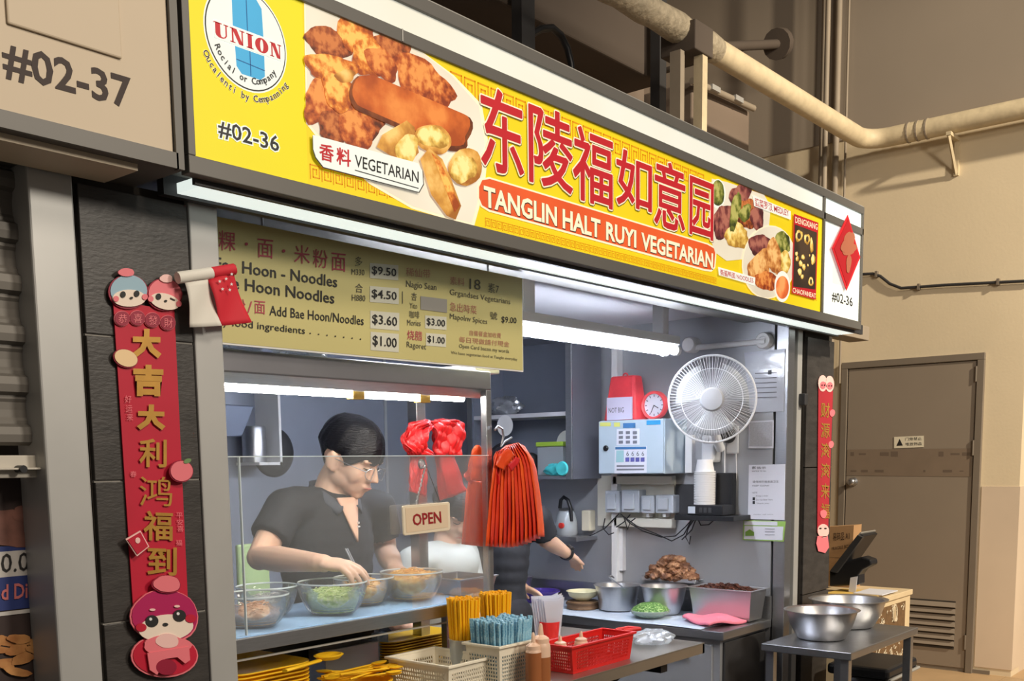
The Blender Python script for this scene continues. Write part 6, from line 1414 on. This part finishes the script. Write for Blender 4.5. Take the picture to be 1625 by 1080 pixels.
# yellow cutlery bin
c = pZ(570, 1078, ZS + .055); c.z = ZS
yb = thing('cutlery_bin', 'round yellow bin of yellow cutlery at the front', 'bin', c); ry = .085
MB().lathe([(0, 0), (ry * .85, 0), (ry, .052), (ry * 1.05, .052), (ry * 1.05, .056), (ry * .97, .056), (ry * .82, .004), (0, .004)], 32, c).build('bin', M_yel2, yb, smooth=40)
uts = MB().tube([(-.09, 0, 0), (.05, 0, .004)], .0045, 6, flat=.6).lathe([(0, -.002), (.012, -.001), (.016, .003), (.012, .004), (0, .002)], 14, (.068, 0, .004), sx=1.4).mesh('yellow_spoon', 40)
for i in range(16):
    o = link('yellow_spoon', uts, M_yel2); a = rg.uniform(-.7, .5)
    o.location = (c.x + rg.uniform(-.03, .035), c.y + rg.uniform(-.05, .04), ZS + .058 + .0045 * (i % 6)); o.rotation_euler = (0, rg.uniform(-.12, .05), a + math.pi * (i % 3 == 0))
    tag(o, 'yellow plastic spoon lying in the round yellow bin', 'spoon', 'yellow spoons in the bin')
q = pZ(478, 1076, ZS + .11); o = link('yellow_spoon', MB().tube([(-.12, 0, 0), (.02, 0, .0)], .009, 8, flat=.5).lathe([(0, -.004), (.026, -.002), (.036, .008), (.03, .01), (.022, .002), (0, .0)], 18, (.06, 0, 0), sx=1.2).mesh('yellow_ladle', 50), M_yel2)
o.name = 'yellow_ladle'; o.location = (x1t - .03, 2.0, ZS + .13); o.rotation_euler.z = .25; tag(o, 'yellow plastic ladle lying before the left tray stack', 'ladle')
# ------------------------------------------------------------------ people
M_skin = mat('warm_skin', S(226, 186, 162), .5, var=.04, scale=14, sss=.08)
M_hair = mat('black_hair', S(24, 24, 30), .38, var=.35, scale=40, stretch=(1, 1, 5), bump=.4, bscale=60)
M_shirt_k = mat('black_polo_cotton', S(38, 40, 46), .8, var=.12, scale=9, bump=.25, bscale=14)
M_collar = mat('charcoal_collar_knit', S(70, 74, 84), .8, var=.08)
M_shirt_w = mat('pale_grey_cotton', S(206, 212, 208), .8, var=.05, scale=9, bump=.3, bscale=12)
M_trouser = mat('dark_trouser_cloth', S(34, 34, 40), .8, var=.1)
M_shoe = mat('black_shoe', S(22, 22, 24), .5)
M_lip = mat('lip_tone', S(184, 116, 104), .5)
def ell(k, c, r, ax=None, n=20, m=12):
    c = Vector(c); ax = ax or Matrix.Identity(3)
    vs = [c + ax @ Vector((0, 0, r[2]))]
    for j in range(1, m):
        p = math.pi * j / m
        for i in range(n):
            t = 2 * math.pi * i / n; vs.append(c + ax @ Vector((r[0] * math.sin(p) * math.cos(t), r[1] * math.sin(p) * math.sin(t), r[2] * math.cos(p))))
    vs.append(c + ax @ Vector((0, 0, -r[2]))); fs = []
    for i in range(n): fs.append((0, 1 + i, 1 + (i + 1) % n)); fs.append((len(vs) - 1, 1 + (m - 2) * n + (i + 1) % n, 1 + (m - 2) * n + i))
    for j in range(m - 2):
        for i in range(n): a = 1 + j * n; fs.append((a + i, a + n + i, a + n + (i + 1) % n, a + (i + 1) % n))
    k.add(vs, fs)
def limb(k, pts, rs, n=14):
    k.tube(pts, rs, n)
    for p, r in zip(pts, rs): ell(k, p, (r, r, r), n=14, m=8)
def remesh(k, name, m, parent, vox, smooth_it=4):
    o = k.build(name, m, parent)
    a = o.modifiers.new('fuse', 'REMESH'); a.mode = 'VOXEL'; a.voxel_size = vox; a.use_smooth_shade = True
    if smooth_it: b = o.modifiers.new('soften', 'SMOOTH'); b.iterations = smooth_it; b.factor = .5
    return o
def frame(yaw, pitch, tilt=0):
    f = Vector((math.sin(yaw) * math.cos(pitch), -math.cos(yaw) * math.cos(pitch), -math.sin(pitch))); l = Vector((math.cos(yaw), math.sin(yaw), 0)); u = f.cross(l)
    m = Matrix((l, f, u)).transposed()                 # columns: person's left, forward, up
    return m @ Matrix.Rotation(tilt, 3, 'Y')
def head(k, c, H, s=1.0):
    P = lambda x, y, z: Vector(c) + H @ Vector((x * s, y * s, z * s))
    R_ = lambda *r: tuple(q * s for q in r)
    ell(k, P(0, -.014, .035), R_(.074, .094, .083), H, 28, 16)                       # cranium
    ell(k, P(0, .022, -.012), R_(.067, .069, .082), H, 28, 16)                       # face
    ell(k, P(0, .035, -.055), R_(.050, .052, .050), H); ell(k, P(0, .056, -.088), R_(.024, .022, .020), H)   # jaw, chin
    for sx in (-1, 1):
        ell(k, P(sx * .034, .046, -.028), R_(.030, .032, .034), H); ell(k, P(sx * .043, .008, -.050), R_(.022, .042, .034), H)
        ell(k, P(sx * .030, .079, .022), R_(.026, .013, .009), H)                    # brow
        e = H @ Matrix.Rotation(sx * .3, 3, 'Z'); ell(k, P(sx * .079, -.016, -.008), R_(.009, .020, .032), e); ell(k, P(sx * .074, -.008, -.03), R_(.009, .012, .014), e)
    k.tube([P(0, .083, .015), P(0, .098, -.012), P(0, .106, -.030), P(0, .088, -.038)], [.007 * s, .009 * s, .0125 * s, .006 * s], 10)
    for sx in (-1, 1): ell(k, P(sx * .012, .092, -.033), R_(.009, .010, .008), H)
    ell(k, P(0, .084, -.058), R_(.022, .009, .007), H); ell(k, P(0, .082, -.068), R_(.019, .009, .007), H)
    return P
def hair_shell(c, H, root, m, s=1.0, bangs=.018, seed=1):
    rg = random.Random(seed); ph = [rg.uniform(0, 6) for _ in range(4)]
    P = lambda x, y, z: Vector(c) + H @ Vector((x * s, y * s, z * s))
    def lim(t):                                            # lowest height of the hair at azimuth t (0 = front)
        a = abs((t + math.pi) % (2 * math.pi) - math.pi)
        if a < .75: return bangs + .007 * math.sin(9 * t + ph[0])
        if a < 1.15: return bangs + (a - .75) / .4 * (-.012 - bangs)
        if a < 1.95: return .018 if a > 1.35 else -.012 + (a - 1.15) / .2 * .030
        return .018 + (a - 1.95) / (math.pi - 1.95) * (-.095)
    def surf(t, v, e):
        zt = .138; zl = lim(t); z = zt + (zl - zt) * v
        q = (z - .03) / .108; rr = max(0, 1 - q * q) ** .42 if z > .03 else 1 - .45 * ((.03 - z) / .08) * (0.35 if math.cos(t) > .3 else 1)
        bm_ = 1 + .018 * math.sin(17 * t + 5 * v + ph[1]) + .012 * math.sin(31 * t - 9 * v + ph[2])
        rx, ry = .086 * bm_ - e, (.112 if math.cos(t) > 0 else .106) * bm_ - e
        return P(math.sin(t) * rr * rx, -.012 + math.cos(t) * rr * ry, z - (e if v < .05 else 0))
    n, mm = 64, 20; vs = []; fs = []
    for e in (0, .016):
        for j in range(mm):
            for i in range(n): vs.append(surf(2 * math.pi * i / n, j / (mm - 1), e))
    for L_ in (0, 1):
        b = L_ * n * mm
        for j in range(mm - 1):
            for i in range(n): fs.append((b + j * n + i, b + j * n + (i + 1) % n, b + (j + 1) * n + (i + 1) % n, b + (j + 1) * n + i))
    for i in range(n): fs.append(((mm - 1) * n + i, (mm - 1) * n + (i + 1) % n, n * mm + (mm - 1) * n + (i + 1) % n, n * mm + (mm - 1) * n + i))
    return MB().add(vs, fs).build('hair', m, root, smooth=70)
def face_bits(P, H, root, s=1.0):
    for sx in (-1, 1):
        MB().tube([P(sx * a, b, z) for a, b, z in ((.016, .0865, .003), (.024, .0885, -.001), (.034, .0865, -.002), (.045, .078, .001))], [.0012, .0022, .0024, .0012], 6).build('eyelash', M_hair, root, smooth=60)
        MB().tube([P(sx * a, b, z) for a, b, z in ((.014, .091, .020), (.028, .0925, .026), (.042, .087, .026), (.052, .078, .020))], [.002, .0034, .003, .0012], 6, flat=.7).build('eyebrow', M_hair, root, smooth=60)
    MB().tube([P(a, b, z) for a, b, z in ((-.021, .086, -.063), (-.01, .0925, -.061), (0, .0935, -.0625), (.01, .0925, -.061), (.021, .086, -.063))], [.001, .0035, .0042, .0035, .001], 8, flat=.8).build('lips', M_lip, root, smooth=60)
def hand(k, wrist, fwd, side, up, curl=.5, s=1.0, mirror=1):
    """palm and five curled fingers; fwd along the hand, side towards the little finger, up = back of the hand"""
    f, sd, u = Vector(fwd).normalized(), Vector(side).normalized(), Vector(up).normalized(); w_ = Vector(wrist)
    ax = Matrix((f, sd, u)).transposed()
    limb(k, [w_ - f * .01, w_ + f * .02], [.023 * s, .025 * s])
    ell(k, w_ + f * .05 * s, (.047 * s, .040 * s, .017 * s), ax); ell(k, w_ + f * .035 * s - sd * .022 * s - u * .006 * s, (.03 * s, .016 * s, .017 * s), ax)
    for i, (o_, l) in enumerate(((-.029, .070), (-.010, .078), (.010, .072), (.028, .058))):
        b = w_ + f * (.086 - abs(o_ + .008) * .25) * s + sd * o_ * s; d = f + sd * o_ * 2.2; d.normalize(); p = [b - d * .015, b]; a = curl * .6 + .08 * i
        for q in (.45, .32, .26):
            d2 = d * math.cos(a) - u * math.sin(a); p.append(p[-1] + d2 * l * q * s); a += curl * .55
        limb(k, p, [.0092 * s, .0095 * s, .0086 * s, .0078 * s, .0064 * s], 10)
    b = w_ + f * .028 * s - sd * .033 * s - u * .004 * s; d = (f * .8 - sd * .55 - u * .35).normalized()
    limb(k, [b - d * .012, b + d * .018 * s, b + d * .040 * s + f * .004, b + d * .056 * s + f * .014], [.013 * s, .0115 * s, .010 * s, .0078 * s], 10)
def person(label, J, yaw, hyaw, hpitch, shirt, loc, htilt=0, sleeve=.62, collar=False, hands=True, vox=.005, s=1.0, handdirs=None, belly=(.155, .115)):
    root = thing('person', label, 'person', loc)
    H = frame(hyaw, hpitch, htilt); T = frame(yaw, 0)
    body = MB(); P = head(body, J['head'], H, s)
    nb_ = Vector(J['neck']); hb = P(0, -.022, -.045)
    limb(body, [hb, hb.lerp(nb_, .5) + T @ Vector((0, -.004, 0)), nb_ + Vector((0, 0, -.03))], [.052 * s, .050 * s, .058 * s], 18)
    ell(body, nb_ + T @ Vector((0, .03, -.06)), (.075, .055, .06), T)
    for sd in ('R', 'L'):
        a, e, w_ = [Vector(J[sd + q]) for q in ('sh', 'el', 'wr')]
        limb(body, [a, a.lerp(e, .5), e, e.lerp(w_, .35), w_], [.046 * s, .043 * s, .038 * s, .038 * s, .026 * s])
        if hands:
            f, side, up = handdirs[sd] if handdirs else ((w_ - e), T @ Vector((1 if sd == 'R' else -1, 0, 0)), Vector((0, 0, 1)))
            hand(body, w_, f, side, up, .55, s)
    # lower legs and feet keep the figure standing
    pel = Vector(J['pelvis'])
    remesh(body, 'body', M_skin, root, vox, 5)
    sh = MB(); ch = Vector(J['chest']); wa = Vector(J['waist'])
    def slab(c, rx, ry, rz): ell(sh, c, (rx, ry, rz), T, 24, 14)
    rsx = (Vector(J['Rsh']) - Vector(J['Lsh'])).length / 2
    n = 7
    for i in range(n):
        t = i / (n - 1); c = (nb_ + Vector((0, 0, -.08))).lerp(ch, min(1, t * 2)) if t < .5 else ch.lerp(wa, (t - .5) * 2)
        slab(c, rsx * (.80 + .1 * math.sin(t * 3.1)), .098 + .018 * math.sin(t * 3.0), .095)
    slab(wa.lerp(pel, .5), belly[0], belly[1], .13); slab(pel, belly[0], belly[1], .1)
    for sd in ('R', 'L'):
        a, e = Vector(J[sd + 'sh']), Vector(J[sd + 'el']); q = a.lerp(e, sleeve)
        limb(sh, [nb_ + Vector((0, 0, -.05)), a.lerp(nb_, .25) + Vector((0, 0, -.006)), a], [.066, .062, .060])
        sh.tube([a, a.lerp(q, .5), q], [.060, .060, .062], 18); ell(sh, a, (.06, .06, .06))
    remesh(sh, 'shirt', shirt, root, .009, 3)
    tr = MB()
    for sx in (-1, 1):
        h = pel + T @ Vector((sx * .085, 0, -.02)); kn = Vector((h.x, h.y, h.z * .52)) + T @ Vector((0, .03, 0)); an = Vector((h.x, h.y, .09))
        limb(tr, [h, h.lerp(kn, .5), kn, kn.lerp(an, .5), an], [.098, .088, .068, .066, .058])
    ell(tr, pel + Vector((0, 0, .01)), (.15, .105, .1), T)
    remesh(tr, 'trousers', M_trouser, root, .012, 2)
    for sx in (-1, 1):
        h = pel + T @ Vector((sx * .085, .045, 0)); k = MB(); ell(k, (h.x, h.y, .048), (.045, .125, .045), T); k.v = [(x, y, max(z, .011)) for x, y, z in k.v]; k.build('shoe', M_shoe, root, smooth=60)
    if collar:
        nc = nb_
        for sx in (-1, 1):
            pts = [(.0, -.048, .040), (.042, -.038, .036), (.066, -.005, .026), (.056, .045, .004), (.022, .085, -.035)]
            low = [(.0, -.066, .004), (.056, -.052, .0), (.088, -.008, -.008), (.082, .055, -.030), (.050, .094, -.066)]
            def cg(u, v, sx=sx):
                k = u * 4; i = min(int(k), 3); f = k - i
                a = Vector(pts[i]).lerp(Vector(pts[i + 1]), f); b = Vector(low[i]).lerp(Vector(low[i + 1]), f); q = a.lerp(b, v); q.y += .012 * math.sin(v * 3.14) ; q.x = q.x * sx
                return nc + T @ q
            MB().grid(cg, 13, 5).build('collar', M_collar, root, smooth=70, thick=.004)
    hair_shell(J['head'], H, root, M_hair, s)
    face_bits(P, H, root, s)
    return root, P, H, T, nb_

# the cook at the display
Q = lambda x, y, Y: pY(x, y, Y)
hd = Q(556, 728, 2.42)
nk = Vector((2.105, 2.485, 1.385))
J = dict(head=hd, neck=nk, Rsh=Q(452, 806, 2.47), Lsh=Q(600, 806, 2.47), Rel=Q(412, 884, 2.44), Rwr=Q(503, 892, 2.17), Lel=Q(612, 874, 2.50), Lwr=Q(628, 905, 2.27), chest=Vector((2.10, 2.49, 1.20)), waist=Vector((2.10, 2.50, 1.04)), pelvis=Vector((2.10, 2.50, .90)))
rw_ = J['Rwr']; tip = Q(572, 913, 2.06)
hdir = {'R': ((tip - rw_) + Vector((0, 0, .018)), Vector((-.35, -.75, -.35)), Vector((-.25, -.2, 1))), 'L': (Vector((.0, -.9, -.35)), Vector((1, 0, 0)), Vector((0, -.3, 1)))}
hdir['R'] = ((tip - rw_) + Vector((0, 0, .022)), Vector((-.75, -.45, -.15)), Vector((-.1, -.25, 1)))
root, P, H, T, nb_ = person('young man in black polo shirt preparing food behind the display glass', J, A(2), A(17), A(22), M_shirt_k, (2.1, 2.5, 0), collar=True, handdirs=hdir, vox=.004, s=1.0, belly=(.15, .105))
# open neck placket
def vn(u, v): return nb_ + T @ Vector(((u - .5) * .085 * (1 - v), .084 + .040 * v, -.015 - .135 * v))
MB().grid(vn, 5, 7).build('open_neck', M_skin, root, smooth=60, thick=.006)
for i, (x, y, w_, h_) in enumerate([(569, 835, 5, 2.2), (569, 829, 2.4, 3)]):
    q = pY(x, y, 2.372); MB().obox(q, (w_ / 500, .004, h_ / 500)).build('chest_logo', M_white, root)
gl = thing('eyeglasses', 'thin metal glasses worn low by the young man', 'glasses', P(0, .1, 0))
for sx in (-1, 1):
    MB().tube([P(sx * .033 + .024 * math.cos(t), .108 - abs(.012 * math.cos(t)), -.010 + .019 * math.sin(t)) for t in [2 * math.pi * i / 20 for i in range(20)]], .0013, 6, closed=True).build('rim', M_steel, gl)
    MB().tube([P(sx * .057, .100, -.004), P(sx * .078, .05, .0), P(sx * .082, -.01, .0)], .0013, 6).build('temple', M_steel, gl)
MB().tube([P(-.009, .110, -.006), P(0, .113, -.003), P(.009, .110, -.006)], .0013, 6).build('bridge', M_steel, gl)
sp_ = thing('serving_chopsticks', 'thin metal tongs held in the young man right hand', 'utensil', Q(556, 900, 2.1))
for d in (0, 3): MB().tube([Q(548 + d, 870, 2.13), Q(566 + d, 906, 2.09), Q(574, 926 + d, 2.07)], .0022, 6).build('prong', M_steel, sp_)

# helper in a pale shirt further back
h2 = Q(722, 812, 2.72)
n2 = h2 + Vector((-.02, .03, -.12)); 
J2 = dict(head=h2, neck=n2, Rsh=n2 + Vector((-.19, .0, -.06)), Lsh=n2 + Vector((.17, .06, -.06)), Rel=n2 + Vector((-.26, .02, -.28)), Rwr=n2 + Vector((-.14, -.14, -.36)), Lel=n2 + Vector((.22, .05, -.3)), Lwr=n2 + Vector((.12, -.14, -.36)), chest=n2 + Vector((.0, .06, -.2)), waist=n2 + Vector((.0, .12, -.36)), pelvis=Vector((n2.x + .01, n2.y + .17, .80)))
person('helper in pale grey shirt bending behind the red bags', J2, A(-10), A(-20), A(28), M_shirt_w, (n2.x, n2.y + .1, 0), vox=.006)
# helper in black behind the bag pad, arm with a watch stretched out
h3 = Q(806, 752, 2.95); n3 = Vector((h3.x - .03, h3.y, h3.z - .135))
ew = Q(900, 878, 2.86)
J3 = dict(head=h3, neck=n3, Rsh=n3 + Vector((.03, -.17, -.055)), Lsh=n3 + Vector((.0, .18, -.055)), Rel=Q(866, 856, 2.80), Rwr=ew, Lel=n3 + Vector((.05, .2, -.3)), Lwr=n3 + Vector((.16, .05, -.38)), chest=n3 + Vector((-.03, .0, -.2)), waist=n3 + Vector((-.04, .0, -.36)), pelvis=Vector((n3.x - .04, n3.y, .82)))
r3, *_ = person('helper in black shirt with wristwatch reaching toward the inner counter', J3, A(78), A(70), A(20), M_shirt_k, (n3.x, n3.y, 0), vox=.006, sleeve=.78, belly=(.14, .11))
wt = thing('wrist_watch', 'dark wristwatch on the outstretched arm', 'watch', ew)
wd_ = (J3['Rwr'] - J3['Rel']).normalized(); ua = wd_.cross(Vector((0, 0, 1))).normalized(); ub = ua.cross(wd_)
WA = Matrix((ua, ub, wd_)).transposed()
MB().lathe([(.030, -.011), (.034, -.011), (.034, .011), (.030, .011)], 24, ew - wd_ * .01, WA, ring=True).build('strap', M_black, wt, smooth=40)
MB().obox(ew - wd_ * .01 + WA @ Vector((.02, .03, 0)), (.03, .012, .034), WA @ Matrix.Rotation(-.6, 3, 'Z')).build('case', M_dark, wt, bev=.003)
# ------------------------------------------------------------------ right outside: steel table, bowls, chest, terminal
ZTB = .75
a, b, c = pZ(1208, 1020, ZTB), pZ(1350, 1036, ZTB), pZ(1460, 995, ZTB)
tx0_, tx1_, ty0_, ty1_ = a.x, c.x, b.y, a.y
tb_ = thing('steel_table', 'small stainless steel table with two bowls right of stall', 'table', ((tx0_ + tx1_) / 2, (ty0_ + ty1_) / 2, 0))
MB().box(tx0_, tx1_, ty0_, ty1_, ZTB - .03, ZTB).build('tabletop', M_steel, tb_, bev=.003)
for x in (tx0_ + .03, tx1_ - .03):
    for y in (ty0_ + .03, ty1_ - .03): MB().box(x - .016, x + .016, y - .016, y + .016, 0, ZTB - .03).build('leg', M_steel, tb_, bev=.002)
MB().box(tx0_ + .02, tx1_ - .02, ty0_ + .02, ty1_ - .02, .2, .22).build('lower_shelf', M_dark, tb_)
def lbowl(px_, pb, w_, h, label):
    c = pZ(px_, pb, ZTB + .001); r_ = w_ / 2 * (c - C_O).dot(C_F) / FPX; return lathebowl('steel_bowl', label, 'bowl', c, r_ / 1.04, h, rb=.6)
q = pZ(1303, 1012, ZTB); kk = (q - C_O).dot(C_F) / FPX
lbowl(1303, 1012, 117, 46 * kk, 'empty steel bowl nearest on the steel table'); lbowl(1345, 993, 122, 46 * kk * 1.02, 'steel bowl at the back of the steel table')
# bin under / behind the table
q = pZ(1385, 1046, .55)
bn_ = thing('storage_bin', 'grey plastic bin with dark lid below the steel table', 'bin', (q.x, q.y, 0))
M_binb = glassmat('clear_bin_plastic', (.7, .72, .74, 1), .6, .6, (.42, .42, .44, 1))
MB().box(q.x - .17, q.x + .17, q.y - .12, q.y + .12, 0.001, .5).build('body', M_dark, bn_, bev=.02); MB().box(q.x - .19, q.x + .19, q.y - .14, q.y + .14, .5, .55).build('lid', M_black, bn_, bev=.015)
MB().tube([(q.x - .19, q.y - .145, .5), (q.x + .19, q.y - .145, .5), (q.x + .195, q.y + .14, .5)], .008, 6).build('lid_edge', M_frame_edge, bn_)
# ornate cream chest
YCH = 2.0
e = pY(1446, 934, YCH); XCE = e.x; zc_ = e.z; XCH = XCE - .52; yc0 = YCH
M_chest = mat('cream_wood_panel', S(212, 192, 156), .55, var=.05, scale=6); M_carv = mat('pale_carved_paint', S(200, 186, 160), .6); M_cbk = mat('brown_carved_ground', S(110, 84, 56), .7, var=.2, scale=40)
ch = thing('carved_chest', 'cream side counter with carved brown panel behind the bowls', 'counter', (XCH + .26, YCH + .3, 0))
MB().box(XCH, XCE - .01, YCH, YCH + .8, 0, zc_ - .03).build('body', M_chest, ch, bev=.004); MB().box(XCH - .01, XCE, YCH - .01, YCH + .81, zc_ - .03, zc_).build('top', M_chest, ch, bev=.003)
p0, p1 = pY(1436, 950, YCH), pY(1395, 960, YCH); zb_ = pY(1430, 1045, YCH).z; zp0 = p0.z - .01
MB().box(p1.x - .12, p0.x, YCH - .004, YCH, zb_, zp0).build('carved_panel', M_cbk, ch)
r = random.Random(9)
for i in range(70):
    x = r.uniform(p1.x - .1, p0.x - .012); z = r.uniform(zb_ + .02, zp0 - .015); k = r.uniform(.008, .02); t0 = r.uniform(0, 6)
    MB().tube([(x + k * math.cos(t0 + t), YCH - .006, z + k * .9 * math.sin(t0 + t)) for t in [j * .7 for j in range(6)]], .0028, 4).build('carved_scroll', M_carv, ch)
pq = pY(1418, 972, YCH)
MB().tube([(pq.x + .03 * math.cos(t), YCH - .007, pq.z + .045 * math.sin(t)) for t in [j * math.pi / 8 for j in range(16)]], .006, 6, closed=True).build('carved_oval', M_carv, ch)
for d in (-.012, 0, .012): MB().box(pq.x + d - .003, pq.x + d + .003, YCH - .008, YCH - .004, pq.z - .035, pq.z + .035).build('carved_bar', M_chest, ch)
# papers and payment terminal on top
zk2 = zc_ + .001
tag(MB().box(XCH + .02, XCH + .26, yc0 + .02, yc0 + .3, zk2, zk2 + .008).build('yellow_folder', mat('yellow_paper', S(222, 186, 96), .6), bev=.001), 'flat yellow folder on the cream counter', 'folder')
tag(MB().box(XCH + .06, XCH + .3, yc0 + .0, yc0 + .16, zk2 + .0085, zk2 + .014).build('white_papers', M_paper, bev=.001), 'white papers lying on the yellow folder', 'paper')
YTM = yc0 + .36
tm_ = thing('payment_terminal', 'black tilted tablet terminal on the cream counter', 'terminal', (XCH + .1, YTM, zk2))
PT = planeX(XCH + .12)
scr = [PT(1312, 912), PT(1362, 850), PT(1396, 838), PT(1330, 918)]
MB().prism([PT(1316, 908), PT(1364, 846), PT(1370, 850), PT(1324, 916)], (.22, .0, 0)).build('screen', M_black, tm_, bev=.004)
MB().prism([PT(1318, 904), PT(1365, 844), PT(1367, 845), PT(1321, 906)], (.22, 0, .0)).build('screen_edge', M_frame_edge, tm_)
MB().prism([PT(1320, 905), PT(1364, 848), PT(1372, 852), PT(1330, 908)], (-.03, 0, 0)).build('screen_rim', M_dark, tm_)
MB().prism([PT(x, y) for x, y in [(1316, 930), (1316, 905), (1330, 893), (1368, 883), (1382, 888), (1383, 896), (1368, 904), (1362, 912), (1362, 928)]], (.1, 0, 0)).build('printer_body', M_black, tm_, bev=.008)
MB().prism([PT(x, y) for x, y in [(1347, 938), (1350, 916), (1361, 914), (1358, 940)]], (-.004, 0, 0)).build('receipt', M_paper, tm_)
MB().prism([pX(x, y, XCH + .38) for x, y in [(1305, 884), (1305, 836), (1355, 833), (1352, 885)]], (.12, 0, 0)).build('carton_tmp', None)
cbx = bpy.data.objects['carton_tmp']; cbx.name = 'cardboard_carton'; cbx.data.materials.append(mat('brown_cardboard', S(176, 138, 98), .75, var=.05, scale=12)); tag(cbx, 'brown cardboard carton behind the tablet terminal', 'carton')
PCB = planeX(XCH + .378)
for s, bl, br_, tl in (('易碎品 A1', (1322, 858), (1348, 856), (1322, 845)), ('FRAGILE BOX', (1320, 873), (1350, 868), (1320, 868))): ptext(s, PCB, bl, br_, tl, M_brownink, cbx, .001)
zlow = min(v.co.z for v in cbx.data.vertices)
MB().box(XCH + .38, XCH + .5, min(v.co.y for v in cbx.data.vertices), max(v.co.y for v in cbx.data.vertices), zk2, zlow).build('carton_base', MATS['brown_cardboard'], cbx)

# ------------------------------------------------------------------ last small things behind the glass
q0, q1 = pY(378, 890, 3.3), pY(428, 890, 3.3)
tag(MB().box(q0.x, q1.x, 3.3, 3.32, .821, pY(405, 862, 3.3).z).build('chopping_board', mat('pale_green_board', S(176, 200, 140), .5, var=.04), bev=.008), 'pale green chopping board standing behind the young man', 'board')
